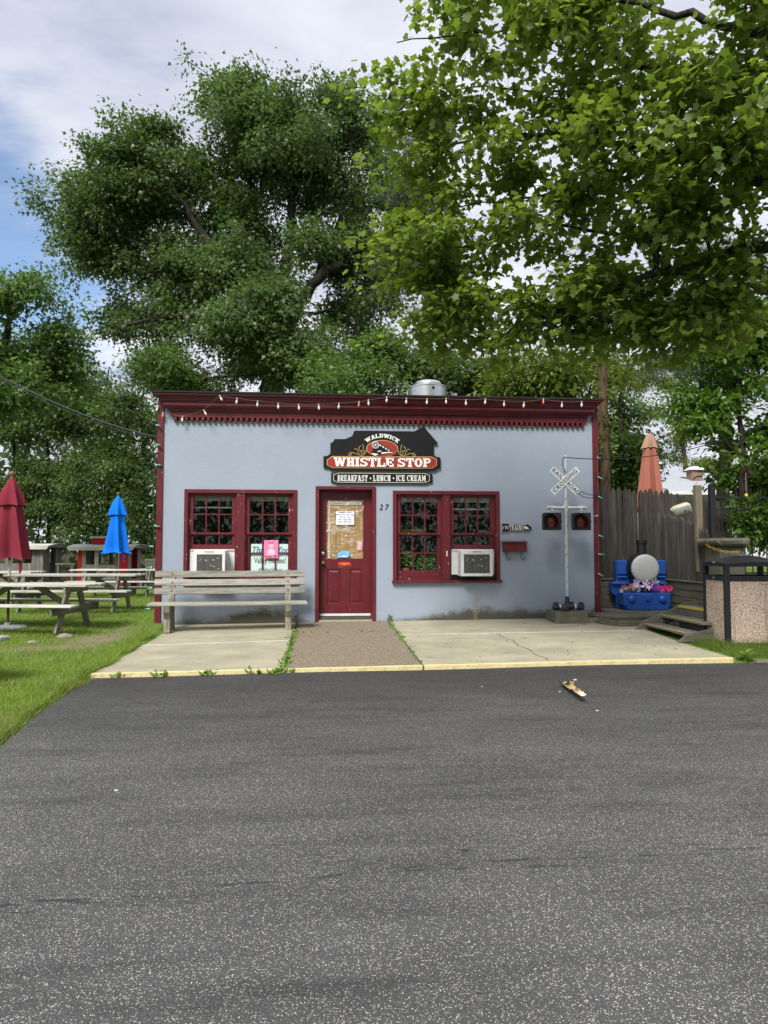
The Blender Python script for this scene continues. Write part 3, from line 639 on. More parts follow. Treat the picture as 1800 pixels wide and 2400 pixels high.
# notices on the door
M['sticker_red'] = simple('sticker_red', (0.55, 0.03, 0.02), 0.5, var=0.06); M['yellow_ink'] = simple('yellow_ink', (0.8, 0.5, 0.05), 0.6)
hp = tag(MB().box(-0.156, 0.171, yd-.0135, yd-.0125, 1.737, 1.982).build('hours_notice', M['paper']), 'white paper notice with summer opening hours taped on the maroon door', 'notice')
for i, s in enumerate(('SUMMER HOURS', 'MON-THUR  7am - 8pm', 'FRI  7am - 9pm', 'SAT  12pm - 9pm', 'SUN  12pm - 8pm')):
    link('lettering', text_mesh(s, 0.033, 0.0004, 0.0008), simple('blue_black_ink', (0.03, 0.03, 0.10), 0.8) if i == 0 else bpy.data.materials['blue_black_ink'], hp, loc=(0.008, yd-.0142, 1.960-0.043*i))
st = tag(MB().box(-0.117, 0.118, yd-.003, yd-.001, 0.992, 1.052).build('warning_sticker', M['sticker_red']), 'small red sticker reading watch your step below the door light', 'sticker')
link('lettering', text_mesh('WATCH YOUR', 0.024, 0.0004, 0.0006), M['yellow_ink'], st, loc=(0.0, yd-.0037, 1.035)); link('lettering', text_mesh('STEP', 0.024, 0.0004, 0.0006), M['yellow_ink'], st, loc=(0.0, yd-.0037, 1.008))
bp = [(-.12,1.135),(-.02,1.145),(.05,1.135),(.085,1.17),(.085,1.245),(-.03,1.265),(-.075,1.235),(-.115,1.225),(-.13,1.18)]
M['sky_blue'] = simple('pale_blue_sticker', (0.16, 0.50, 0.78), 0.5)
stb = tag(MB().prism(bp, yd-.0145, yd-.0135).build('blue_sticker', M['sky_blue']), 'torn pale blue sticker at the bottom of the door light', 'sticker')
MB().prism([(-.06,1.14),(-.01,1.155),(.03,1.145),(.02,1.175),(-.04,1.185)], yd-.0152, yd-.0147).build('torn_patch', M['paper'], stb)
str_ = tag(MB().box(0.235, 0.318, yd-.0145, yd-.0135, 1.275, 1.43).build('striped_sticker', M['paper']), 'red and white striped sticker at the right edge of the door light', 'sticker')
for q in range(4): MB().box(0.237, 0.316, yd-.0152, yd-.0147, 1.283+q*.038, 1.303+q*.038).build('stripe', simple('pinkish_red', (0.62, 0.06, 0.08), 0.6) if q == 0 else bpy.data.materials['pinkish_red'], str_)
# house number
for ch, x in (('2', 0.648), ('7', 0.745)):
    link('house_number', text_mesh(ch, 0.142, 0.002, 0.0, 0.25, sx=0.85), simple('dark_purple_number', (0.03, 0.008, 0.016), 0.4) if ch == '2' else bpy.data.materials['dark_purple_number'], cafe, loc=(x, -0.012, 2.047))
MB().box(1.842, 1.862, -0.018, -0.012, 1.16, 1.26).build('entry_sensor', M['white'], cafe, bevel=0.002)
# roof vent
v0 = thing('exhaust_vent', 'round galvanised exhaust vent on the cafe roof', 'vent', (1.655, 0.93, 3.85))
mb = MB(); mb.lathe([(0.365, 0.0), (0.375, 0.60), (0.385, 0.605), (0.385, 0.625), (0.36, 0.63)], n=40); mb.build('drum', M['steel'], v0, smooth=35)
mb = MB(); mb.lathe([(0.245, 0.60), (0.250, 0.675), (0.262, 0.69), (0.258, 0.71), (0.235, 0.735), (0.18, 0.752), (0.05, 0.76), (0.001, 0.76)], n=40); mb.build('cap', M['steel'], v0, smooth=40)
mb = MB(); mb.lathe([(0.027, 0.0), (0.027, -0.012), (0.001, -0.013)], (0.05, -0.372, 0.545), 16, 'y'); mb.build('bolt_hole', M['black'], v0)
# ---------------------------------------------------------------- slab-serif lettering drawn from strokes (unit height)
def glyph(ch, T=0.27, S=0.17, Wd=0.95):
    P = []; w = Wd; S = S if T > 0.29 else 0.125
    def rect(x0, y0, x1, y1): P.append([(x0,y0),(x1,y0),(x1,y1),(x0,y1)])
    def dia(xa, ya, xb, yb, t): P.append([(xa-t/2,ya),(xa+t/2,ya),(xb+t/2,yb),(xb-t/2,yb)])
    def arc(cx, cy, rx, ry, a0, a1, tx, ty, n=10):
        for i in range(n):
            g0 = R(a0+(a1-a0)*i/n); g1 = R(a0+(a1-a0)*(i+1)/n)
            P.append([(cx+rx*math.cos(g0), cy+ry*math.sin(g0)), (cx+rx*math.cos(g1), cy+ry*math.sin(g1)), (cx+(rx-tx)*math.cos(g1), cy+(ry-ty)*math.sin(g1)), (cx+(rx-tx)*math.cos(g0), cy+(ry-ty)*math.sin(g0))])
    e = 0.09
    def stem(x, top=True, bot=True, l=e, r=e):
        rect(x, 0, x+T, 1)
        if top: rect(x-l, 1-S, x+T+r, 1)
        if bot: rect(x-l, 0, x+T+r, S)
    if ch == 'I': w = T+2*e; stem(e)
    elif ch == 'H': stem(e, r=.05); stem(w-T-e, l=.05); rect(e, .42, w-e, .42+S)
    elif ch == 'L': stem(e); rect(e, 0, w, S); rect(w-S, 0, w, .42)
    elif ch in 'EF':
        stem(e); rect(e, 1-S, w, 1); rect(w-S, .66, w, 1); rect(e, .42, w*.75, .42+S*.9); rect(w*.62, .33, w*.75, .68)
        if ch == 'E': rect(e, 0, w, S); rect(w-S, 0, w, .34)
    elif ch == 'T': rect((w-T)/2, 0, (w+T)/2, 1); rect((w-T)/2-e, 0, (w+T)/2+e, S); rect(0, 1-S, w, 1); rect(0, .62, S, 1); rect(w-S, .62, w, 1)
    elif ch in 'PRBD':
        stem(e, r=.02 if ch != 'P' else e)
        if ch == 'D': rect(e, 1-S, w*.5, 1); rect(e, 0, w*.5, S); arc(w*.5, .5, w*.5, .5, -90, 90, T, S, 14)
        else:
            rect(e, 1-S, w*.6, 1); rect(e, .42, w*.6, .42+S); arc(w*.58, .71, w*.38, .29, -90, 90, T*.9, S, 10)
            if ch == 'B': rect(e, 0, w*.6, S); arc(w*.58, .295, w*.41, .295, -90, 90, T*.9, S, 10)
            if ch == 'R': dia(w*.52, .45, w*.82, 0, T*.95); rect(w*.68, 0, w+.04, S)
    elif ch == 'O': arc(w/2, .5, w/2, .5, 0, 360, T, S, 22)
    elif ch == 'C': arc(w/2, .5, w/2, .5, 42, 318, T, S, 18); rect(w-S, .62, w, 1); 
    elif ch == 'S':
        arc(w*.5, .72, w*.47, .28, 20, 270, T*.95, S, 12); arc(w*.5, .28, w*.47, .28, -160, 90, T*.95, S, 12); rect(w*.84, .66, w*.97, 1); rect(w*.03, 0, w*.16, .34)
    elif ch == 'U': stem(e, bot=False, r=.05); stem(w-T-e, bot=False, l=.05); P.append([(e,.3),(e+T,.3),(w-e-T,.3),(w-e,.3)]); arc(w/2, .36, w/2-e, .36, 180, 360, T, S, 12); rect(e, .34, e+T, .38)
    elif ch == 'N': w = 1.05; rect(e, 0, e+T*.8, 1); rect(w-e-T*.8, 0, w-e, 1); dia(e+T*.6, 1, w-e-T*.6, 0, T*1.1); rect(0, 0, e+T*.8+e, S); rect(0, 1-S, T, 1); rect(w-e-T*.8-e, 1-S, w, 1)
    elif ch == 'M':
        w = 1.25; rect(e, 0, e+T*.8, 1); rect(w-e-T, 0, w-e, 1); dia(e+T*.5, 1, w/2, .2, T*.9); dia(w-e-T*.5, 1, w/2, .2, T*.9)
        rect(0, 0, e+T*.8+e, S); rect(w-e-T-e, 0, w, S); rect(0, 1-S, T, 1); rect(w-T, 1-S, w, 1)
    elif ch == 'A':
        w = 1.1; dia(w*.18, 0, w*.47, 1, T*.8); dia(w*.82, 0, w*.53, 1, T*1.05); rect(w*.3, .27, w*.72, .27+S*.8); rect(0, 0, w*.38, S); rect(w*.58, 0, w, S); rect(w*.30, 1-S, w*.6, 1)
    elif ch == 'W':
        w = 1.45; dia(.22, 1, .45, 0, T*.95); dia(.73, .92, .47, 0, T*.8); dia(.73, .92, 1.0, 0, T*.95); dia(1.25, 1, 1.0, 0, T*.8); rect(0, 1-S, .44, 1); rect(.52, 1-S, .88, 1); rect(1.02, 1-S, 1.45, 1)
    elif ch == 'K': stem(e); dia(e+T, .42, w*.82, 1, T*.9); dia(e+T*1.35, .58, w*.85, 0, T*.95); rect(w*.55, 1-S, w+.02, 1); rect(w*.55, 0, w+.08, S)
    elif ch == '.': w = .5; arc(.25, .48, .17, .17, 0, 360, .169, .169, 10)
    elif ch == ' ': w = .35
    return P, w
def slab_text(s, x0, x1, z0, z1, y, th=0.006, gap=0.05, T=0.27, arch=None):
    """slab lettering filling a box on the wall; arch = (centre x, centre z, radius) bends the line"""
    gl = [glyph(c, T) for c in s]; tot = sum(w for _, w in gl) + gap*(len(gl)-1); mb = MB(); kx = (x1-x0)/tot; kz = z1-z0; pen = 0; q = 0
    for P, w in gl:
        for poly in P:
            q += 1; pts = []
            for (a, b) in poly:
                X = x0+(pen+a)*kx; Z = z0+b*kz
                if arch:
                    cx, cz, rd = arch; ang = (X-cx)/rd; r_ = rd+(Z-z0); X = cx+r_*math.sin(ang); Z = cz+r_*math.cos(ang)
                pts.append((X, Z))
            mb.prism(pts, y-th-0.0001*(q % 7), y)
        pen += w+gap
    return mb
def slab_words(s, x0, x1, z0, z1, y, th, gap, T, parent):
    ws = s.split(' '); wid = lambda q: sum(glyph(c, T)[1] for c in q)+gap*(len(q)-1); sp = 0.35+2*gap; tot = sum(wid(q) for q in ws)+sp*(len(ws)-1); pen = 0
    for q in ws:
        a = x0+(x1-x0)*pen/tot; b = x0+(x1-x0)*(pen+wid(q))/tot; slab_text(q, a, b, z0, z1, y, th, gap, T).build('lettering', M['white'], parent); pen += wid(q)+sp
C2 = lambda cx, cy, y=-.05: W(720+cx/4.608, 880+cy/4.608, y)
# ---- main sign
sg = thing('cafe_sign', 'black sign shaped like a little train station, lettered Waldwick Whistle Stop', 'sign', (0.67, 0, 2.72)); SO = Vector((0.67, 0, 2.72))
outl = [(175,872),(215,868),(240,852),(250,835),(250,730),(268,725),(290,703),(295,686),(410,686),(485,655),(510,595),(1160,603),(1255,548),(1412,730),(1398,738),(1365,738),(1365,850),(1378,868),(1398,880),(1438,885),(1438,1000),(1410,1004),(1380,1027),(250,1018),(240,1000),(215,992),(175,990)]
rel = lambda pts, y=-.05: [(x-SO.x, z-SO.z) for x, z in (C2(*p, y) for p in pts)]
MB().prism(rel(outl), -0.05, -0.004).build('board', M['black'], sg)
ban = [(213,912),(268,872),(1346,878),(1399,905),(1399,972),(1346,1005),(268,998),(213,966)]; ban2 = [(219,914),(271,878),(1343,884),(1393,908),(1393,969),(1343,999),(271,992),(219,963)]
MB().prism(rel(ban), -0.056, -0.0501).build('gold_border', M['gold'], sg); MB().prism(rel(ban2), -0.060, -0.0561).build('red_banner', M['sign_red'], sg)
xa, zb = C2(285, 982); xb, zt = C2(1335, 896)
slab_words('WHISTLE STOP', xa-SO.x, xb-SO.x, zb-SO.z, zt-SO.z, -0.0601, 0.008, 0.05, 0.31, sg)
cx, cz = C2(810, 790); el = lambda r1, r2, n=40: [(cx-SO.x+r1*math.cos(2*math.pi*i/n), cz-SO.z+r2*math.sin(2*math.pi*i/n)) for i in range(n)]
MB().prism(el(.288, .154), -0.058, -0.0501).build('gold_border', M['gold'], sg); MB().prism(el(.278, .145), -0.062, -0.0581).build('red_oval', M['sign_red'], sg)
slab_text('WALDWICK', -0.30, 0.30, 0, 0.072, -0.0501, 0.008, gap=0.06, T=0.30, arch=(cx-SO.x, cz-SO.z+0.20-0.44, 0.44)).build('lettering', M['white'], sg)
# engine emblem: black locomotive in three-quarter view with white highlights
ec = lambda pts: rel(pts, -.062)
em = MB().prism(ec([(700,860),(690,840),(712,800),(705,770),(700,740),(735,715),(775,722),(800,740),(830,758),(870,785),(910,810),(935,830),(925,838),(880,835),(820,850),(770,862),(735,870)]), -0.066, -0.0621).build('engine_emblem', M['black'], sg)
mb = MB()
for pts in ([(690,848),(712,838),(770,850),(735,868)], [(778,742),(800,750),(796,765),(782,760)], [(808,758),(832,770),(828,783),(812,776)], [(840,778),(862,792),(858,803),(843,795)], [(870,797),(890,808),(886,818),(872,812)], [(805,830),(880,826),(928,828),(925,834),(860,838),(800,848)], [(760,815),(800,812),(800,822),(762,826)]):
    mb.prism(ec(pts), -0.068, -0.0661)
mb.build('emblem_highlight', M['white'], sg)
hx, hz = C2(737, 752); hx -= SO.x; hz -= SO.z
ring = lambda r1, r2, n=20: [[(hx+r1*math.cos(2*math.pi*i/n), hz+r1*math.sin(2*math.pi*i/n)), (hx+r1*math.cos(2*math.pi*(i+1)/n), hz+r1*math.sin(2*math.pi*(i+1)/n)), (hx+r2*math.cos(2*math.pi*(i+1)/n), hz+r2*math.sin(2*math.pi*(i+1)/n)), (hx+r2*math.cos(2*math.pi*i/n), hz+r2*math.sin(2*math.pi*i/n))] for i in range(n)]
mb = MB(); [mb.prism(p, -0.0705, -0.0665) for p in ring(.064, .054)]; [mb.prism(p, -0.0705, -0.0665) for p in ring(.042, .036)]; [mb.prism(p, -0.0705, -0.0665) for p in ring(.017, .001, 10)]; mb.build('emblem_lamp', M['white'], sg)
def spiral(c, r0, turns, a0, sgn): return [(c[0]+sgn*r0*(1-.8*t)*math.cos(a0+turns*2*math.pi*t), -0.053, c[1]+r0*(1-.8*t)*math.sin(a0+turns*2*math.pi*t)) for t in np.linspace(0, 1, 26)]
for sgn in (-1, 1):
    mb = MB(); bx = cx-SO.x + sgn*.345; bz = cz-SO.z-.06
    for path in (spiral((bx, bz), .055, 1.4, 2.6, sgn), spiral((bx+sgn*.245, bz-.05), .04, 1.2, 1.6, sgn),
                 [(bx-sgn*.02+sgn*.24*t, -0.053, bz-.055-.012*math.sin(t*6)+.03*t*t) for t in np.linspace(0, 1, 14)],
                 [(bx+sgn*.03+sgn*.05*math.sin(t*3), -0.053, bz+.0+.11*t) for t in np.linspace(0, 1, 10)],
                 [(bx+sgn*.07+sgn*.09*t, -0.053, bz-.045+.10*math.sin(t*2.2)) for t in np.linspace(0, 1, 10)], [(bx-sgn*.01+sgn*.02*t, -.053, bz+.05+.09*t) for t in np.linspace(0, 1, 6)]):
        mb.tube(path, 0.0042, 5)
    mb.build('scrollwork', M['gold'], sg)
# ---- menu board below it
s2 = thing('menu_sign', 'long narrow black sign reading breakfast, lunch, ice cream above the door', 'sign', (0.67, 0, 2.47)); SO = Vector((0.67, 0, 2.47))
b0 = [(258,1058),(285,1056),(300,1048),(320,1040),(1285,1045),(1305,1054),(1325,1063),(1352,1065),(1352,1155),(1325,1157),(1305,1165),(1285,1172),(320,1168),(300,1160),(285,1152),(258,1150)]
MB().prism(rel(b0, -.04), -0.04, -0.003).build('board', M['black'], s2)
o1 = rel([(282,1072),(330,1051),(1277,1056),(1323,1077),(1323,1140),(1277,1160),(330,1156),(282,1137)], -.04); o2 = rel([(288,1075),(332,1056),(1275,1061),(1317,1080),(1317,1137),(1275,1155),(332,1151),(288,1134)], -.04)
mb = MB()
for i in range(8): j = (i+1) % 8; mb.prism([o1[i], o1[j], o2[j], o2[i]], -0.0425, -0.0401)
mb.build('border', simple('cream_border', (0.66, 0.58, 0.42), 0.5), s2)
for s, a, b in (('BREAKFAST', 328, 652), ('.', 672, 694), ('LUNCH', 712, 900), ('.', 921, 943), ('ICE CREAM', 960, 1281)):
    xa, zb = C2(a, 1141, -.04); xb, zt = C2(b, 1078, -.04)
    slab_words(s, xa-SO.x, xb-SO.x, zb-SO.z, zt-SO.z, -0.0401, 0.006, 0.16, 0.28, s2)
# ---- arrow sign
s3 = thing('arrow_sign', 'small black arrow sign reading to trains, pointing right', 'sign', (3.15, 0, 1.6)); SO = Vector((3.15, 0, 1.6))
C5 = lambda cx, cy, y=-.03: W(1150+cx/5.029, 1040+cy/5.029, y)
r5 = lambda pts, y=-.03: [(x-SO.x, z-SO.z) for x, z in (C5(*p, y) for p in pts)]
MB().prism(r5([(121,935),(207,935),(216,948),(417,950),(421,935),(496,990),(428,1042),(424,1026),(216,1026),(206,1042),(121,1042),(150,990)]), -0.028, -0.018).build('border', simple('grey_border', (0.55, 0.56, 0.56), 0.5), s3)
MB().prism(r5([(128,940),(205,940),(213,953),(423,955),(425,942),(489,990),(430,1036),(428,1021),(213,1021),(203,1037),(128,1037),(156,990)]), -0.034, -0.0281).build('board', M['black'], s3)
for s, a, b, t, bt in (('TO', 164, 208, 968, 1010), ('TRAINS', 220, 388, 960, 1016)):
    xa, zb = C5(a, bt); xb, zt = C5(b, t); slab_text(s, xa-SO.x, xb-SO.x, zb-SO.z, zt-SO.z, -0.0341, 0.005, gap=0.20, T=0.22).build('lettering', M['white'], s3)
MB().prism(r5([(392,972),(410,970),(432,982),(452,996),(448,1003),(424,1006),(406,1006),(394,992)]), -0.037, -0.0341).build('pointing_hand', M['white'], s3)
# ---- mailbox
mbx = thing('mailbox', 'maroon metal wall mailbox with two newspaper hooks', 'mailbox', (3.09, 0, 1.24)); ox, oz = 3.09, 1.24
M['maroon_metal'] = mat_paint('maroon_mailbox_paint', (0.115, 0.013, 0.018), 0.0, 0.35)
MB().add([(x, y, z) for x in (-.213, .213) for (y, z) in ((-.002, 0), (-.115, 0), (-.125, .165), (-.002, .195))], [(0,1,2,3),(7,6,5,4),(0,4,5,1),(1,5,6,2),(2,6,7,3),(3,7,4,0)]).build('body', M['maroon_metal'], mbx, bevel=0.006)
vs = [];n_ = 26
for i in range(n_+1):
    x = -.235+.47*i/n_; vs += [(x, -.001, .205), (x, -.135, .178), (x, -.150, .178-(.012 if i % 2 else 0.0))]
MB().add(vs, [(i*3+j, (i+1)*3+j, (i+1)*3+j+1, i*3+j+1) for i in range(n_) for j in range(2)]).build('lid', M['maroon_metal'], mbx)
for x in (-.14, .13):
    MB().tube([(x, -.03, .0), (x+.005, -.03, -.10), (x+.02, -.05, -.135), (x+.045, -.09, -.14), (x+.05, -.10, -.10), (x+.05, -.095, -.075)], 0.006, 6).build('hook', M['black_metal'], mbx, smooth=60)
mb = MB()
for i in range(3): mb.bar((-.03+.02*i, -.122, .05), (.005+.02*i, -.1255, .115), .007, .006, (0,1,0))
mb.bar((-.035, -.122, .075), (.045, -.1255, .098), .006, .006, (0,1,0)); mb.build('embossed_emblem', M['maroon_metal'], mbx)

# ---- window air conditioners
M['ac_white'] = simple('ac_white_plastic', (0.68, 0.69, 0.69), 0.42, var=0.05, dirt=(0.40, 0.34, 0.24), dscale=9, damt=0.25)
M['fin'] = simple('ac_fins', (0.16, 0.155, 0.14), 0.6, 0.3, var=0.3, vscale=20); M['fin_bg'] = simple('ac_coil', (0.05, 0.05, 0.045), 0.8)
M['bent_fin'] = simple('bent_bare_fins', (0.72, 0.73, 0.72), 0.4, 0.4)
def air_con(name, label, xf0, xf1, z0, z1, op0, op1, side):
    cx = (xf0+xf1)/2; r0 = thing(name, label, 'air conditioner', (cx, 0, z0), group='window air conditioners'); hw = (xf1-xf0)/2; H = z1-z0; yf = -0.30
    gx0, gx1, gz0, gz1 = -hw+.055, hw-.05, .05, H-.075
    mb = MB(); mb.box(-hw, hw, yf+.03, 0.11, 0.0, H); mb.box(-hw, gx0, yf, yf+.03, 0, H); mb.box(gx1, hw, yf, yf+.03, 0, H); mb.box(gx0, gx1, yf, yf+.03, 0, gz0); mb.box(gx0, gx1, yf, yf+.03, gz1, H)
    case = mb.build('case', M['ac_white'], r0, bevel=0.007)
    MB().box(gx0+.01, gx1-.01, yf+.024, yf+.029, gz0+.008, gz1-.008).build('coil', M['fin_bg'], r0)
    sl_ = MB().box(gx0+.01, gx1-.01, yf+.006, yf+.022, -.0032, .0032).mesh('fin')
    nf = int((gz1-gz0-.02)/.0115)
    for i in range(nf): link('fin', sl_, M['fin'], r0, loc=(0, 0, gz0+.015+i*(gz1-gz0-.03)/(nf-1)))
    rr = random.Random(int(cx*10)); mb = MB()
    for _ in range(7):
        x = rr.uniform(gx0+.05, gx1-.05); z = rr.uniform(gz0+.04, gz1-.04)
        for q in range(3): mb.bar((x+rr.uniform(-.02,.02), yf+.004, z+rr.uniform(-.02,.02)), (x+rr.uniform(-.02,.02), yf+.003, z+rr.uniform(-.02,.02)), rr.uniform(.003,.009), .003, (0,1,0))
    mb.build('bent_fins', M['bent_fin'], r0)
    sx = -hw-.001 if side < 0 else hw+.001
    lv = MB().box(-.0015, .0015, -.011, .011, -.003, .003).mesh('louvre')
    for i in range(16):
        for j in range(4): link('louvre', lv, M['fin_bg'], r0, loc=(sx, yf+.075+.03*j, .06+(H-.13)*i/15))
    link('lettering', text_mesh('FRIGIDAIRE', 0.026, 0.0006, 0.0005, spacing=1.1), M['ink'], r0, loc=(0.0, yf-.0012, H-.028))
    for a, b in ((op0-cx, -hw), (hw, op1-cx)):
        if b-a > .02:
            n_ = max(2, int((b-a)/.012)); vs = []
            for i in range(n_+1): x = a+(b-a)*i/n_; vs += [(x, .045+(.008 if i % 2 else 0), 0.02), (x, .045+(.008 if i % 2 else 0), H)]
            MB().add(vs, [(2*i, 2*i+2, 2*i+3, 2*i+1) for i in range(n_)]).build('side_curtain', M['ac_white'], r0)
    MB().box(op0-cx+.005, op1-cx-.005, .03, .09, H-.004, H+.016).build('top_rail', M['ac_white'], r0, bevel=.003)
    return r0
air_con('air_conditioner', 'white window air conditioner in the left window behind the bench', -2.605, -2.07, 0.81, 1.272, -2.735, -1.95, 1)
air_con('air_conditioner', 'white window air conditioner with dented fins in the right window', 2.055, 2.628, 0.81, 1.272, 1.945, 2.735, -1)

# ---- posters behind the left window
M['mint'] = simple('pale_mint_card', (0.74, 0.84, 0.81), 0.7, var=0.03); M['blue_ink'] = simple('blue_ink', (0.05, 0.22, 0.45), 0.7)
po = thing('thank_you_poster', 'pale green poster thanking valley heroes inside the left window', 'poster', (-1.335, 0.134, 0.80))
MB().box(-.345, .345, 0, .004, 0, .585).build('card', M['mint'], po)
link('lettering', text_mesh('Thank', 0.17, 0.001, 0.004, 0.35, sx=0.85), M['blue_ink'], po, loc=(-.165, -.0015, .47)); link('lettering', text_mesh('You', 0.17, 0.001, 0.004, 0.35, sx=0.85), M['blue_ink'], po, loc=(.215, -.0015, .47))
link('lettering', text_mesh('Valley Heroes!', 0.145, 0.001, 0.0015, 0, sx=0.66), M['ink'], po, loc=(0, -.0015, .285)); link('lettering', text_mesh('#ValleyStrong', 0.10, 0.001, 0.0015, 0.2, sx=0.75), M['blue_ink'], po, loc=(0, -.0015, .12))
fl = thing('pink_flyer', 'bright pink flyer taped on the left window in front of the green poster', 'flyer', (-1.318, 0.086, 1.131))
M['pink'] = simple('pink_print', (0.72, 0.20, 0.38), 0.6, var=0.12, vscale=9); M['pink2'] = simple('pale_pink_print', (0.78, 0.46, 0.55), 0.6); M['pink3'] = simple('deep_pink_print', (0.55, 0.05, 0.20), 0.6)
MB().box(-.126, .126, 0, .002, 0, .322).build('sheet', M['pink'], fl)
mb = MB(); mb.prism([(-.085,.05),(.085,.05),(.07,.12),(.03,.17),(-.03,.17),(-.07,.12)], -.0012, -.0002); mb.prism([(.045*math.cos(g), .235+.055*math.sin(g)) for g in np.linspace(0, 6.2, 16)], -.0012, -.0002); mb.build('pale_shape', M['pink2'], fl)
mb = MB(); mb.prism([(.05*math.cos(g), .26+.045*math.sin(g)) for g in np.linspace(0, 3.14, 10)], -.0022, -.0014); mb.prism([(-.11,.015),(.02,.015),(.02,.04),(-.11,.04)], -.0012, -.0002); mb.prism([(.05,.015),(.10,.015),(.10,.055),(.05,.055)], -.0012, -.0002); mb.build('dark_shape', M['pink3'], fl)
mb = MB()
for z, h in ((.135, .06), (.115, .04), (.098, .06), (.295, .03)): mb.box(-h, h, -.0030, -.0024, z, z+.008)
mb.build('print_lines', M['paper'], fl)
# ---- things seen through the glass
M['terracotta'] = simple('terracotta', (0.30, 0.14, 0.06), 0.8); M['inleaf'] = simple('houseplant_leaf', (0.12, 0.26, 0.05), 0.5, var=0.35, vscale=25)
def houseplant(label, x, y, z, pr, ph, h, mat, seed):
    t = thing('potted_plant', label, 'plant', (x, y, z), group='plants inside the right window'); rr = random.Random(seed)
    MB().lathe([(pr*.75, 0), (pr, ph), (pr*1.06, ph), (pr*1.06, ph*.82), (pr, ph*.8)][:3] + [(pr*.9, ph), (pr*.9, ph*.85)], n=18).build('pot', mat, t, smooth=40)
    mb = MB()
    for _ in range(150):
        g = rr.uniform(0, 6.28); u = rr.random()**.6; r_ = u*h*.62; p = Vector((math.cos(g)*r_, math.sin(g)*r_*.7, ph+h*rr.uniform(.1, 1)*(1-.35*u*u)))
        d = Vector((rr.uniform(-1,1), rr.uniform(-1,1), rr.uniform(-.6,.5))).normalized(); n_ = Vector((rr.uniform(-.5,.5), rr.uniform(-1,0), 1)).normalized(); s_ = d.cross(n_).normalized(); l = rr.uniform(.04, .065)
        mb.add([p, p+d*l*.5+s_*l*.3, p+d*l, p+d*l*.5-s_*l*.3], [(0,1,2,3)])
    mb.build('foliage', M['inleaf'], t)
    mb = MB(); [mb.tube([(0,0,ph*.8), (rr.uniform(-.05,.05), rr.uniform(-.04,.04), ph+h*rr.uniform(.5,.9))], .004, 4) for _ in range(6)]; mb.build('stem', M['inleaf'], t)
houseplant('tall leafy plant in an orange pot inside the right window', 1.14, 0.30, 0.80, .075, .15, .36, M['terracotta'], 1)
houseplant('wide bushy plant in a dark pot inside the right window', 1.50, 0.30, 0.80, .13, .09, .30, M['black'], 2)
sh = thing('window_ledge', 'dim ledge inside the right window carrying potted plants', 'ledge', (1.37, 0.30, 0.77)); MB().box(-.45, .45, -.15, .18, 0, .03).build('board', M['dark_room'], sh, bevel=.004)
dsp = thing('display_box', 'dark green display box with a yellow band inside the right window', 'display box', (1.35, 1.2, 1.60))
MB().box(-.24, .26, 0, .25, 0, .22).build('box', simple('dark_green_card', (0.03, 0.07, 0.03), 0.6), dsp, bevel=.004); MB().box(-.20, .26, -.004, -.0005, .02, .085).build('yellow_band', simple('yellow_band', (0.75, 0.68, 0.12), 0.6), dsp)
link('lettering', text_mesh('SNACKS', 0.03, 0.0004), M['ink'], dsp, loc=(0.03, -.0055, .052)) if False else None
shf = thing('wall_shelf', 'dim shelf across the cafe interior', 'shelf', (0.7, 1.15, 1.56)); MB().box(-3.2, 3.2, 0, .4, 0, .035).build('board', simple('shelf_grey', (0.22, 0.22, 0.20), 0.7), shf)
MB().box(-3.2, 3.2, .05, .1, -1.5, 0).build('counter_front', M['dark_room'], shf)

# ---- bench
M['bench_wood'] = wood('weathered_bench_wood', (0.20, 0.185, 0.15), (0.50, 0.48, 0.42), 'x', 0.85)
M['post_wood'] = wood('weathered_bench_post', (0.16, 0.145, 0.10), (0.42, 0.39, 0.31), 'z', 0.85, 0.6)
bc = Vector((-1.92, -0.75, -0.05)); bench = thing('park_bench', 'long weathered grey wooden bench in front of the left window', 'bench', bc, R(4.4))
def bslat(name, y, z, tilt, wd, th, sag=0.012, seed=0, x0=-1.255, x1=1.255):
    rr = random.Random(seed); n_ = 10; vs = []; c_, s_ = math.cos(tilt), math.sin(tilt)
    for i in range(n_+1):
        t = i/n_; x = x0+(x1-x0)*t; dz = -sag*math.sin(math.pi*t)+rr.uniform(-.002,.002)
        for a, b in ((-wd/2,-th/2),(wd/2,-th/2),(wd/2,th/2),(-wd/2,th/2)): vs.append((x, y+a*c_-b*s_, z+dz+a*s_+b*c_))
    fs = [(i*4+j, i*4+(j+1)%4, (i+1)*4+(j+1)%4, (i+1)*4+j) for i in range(n_) for j in range(4)] + [(3,2,1,0), (n_*4, n_*4+1, n_*4+2, n_*4+3)]
    return MB().add(vs, fs).build(name, M['bench_wood'], bench, bevel=0.005)
for i, (y, z) in enumerate(((0.29, 0.640), (0.325, 0.782), (0.36, 0.922))): bslat('back_slat', y, z, R(76), 0.108, 0.036, 0.006, i+1)
for i, y in enumerate((-0.225, -0.08, 0.065)): bslat('seat_slat', y, 0.455, 0.0, 0.138, 0.040, 0.006, i+11, -1.27, 1.27)
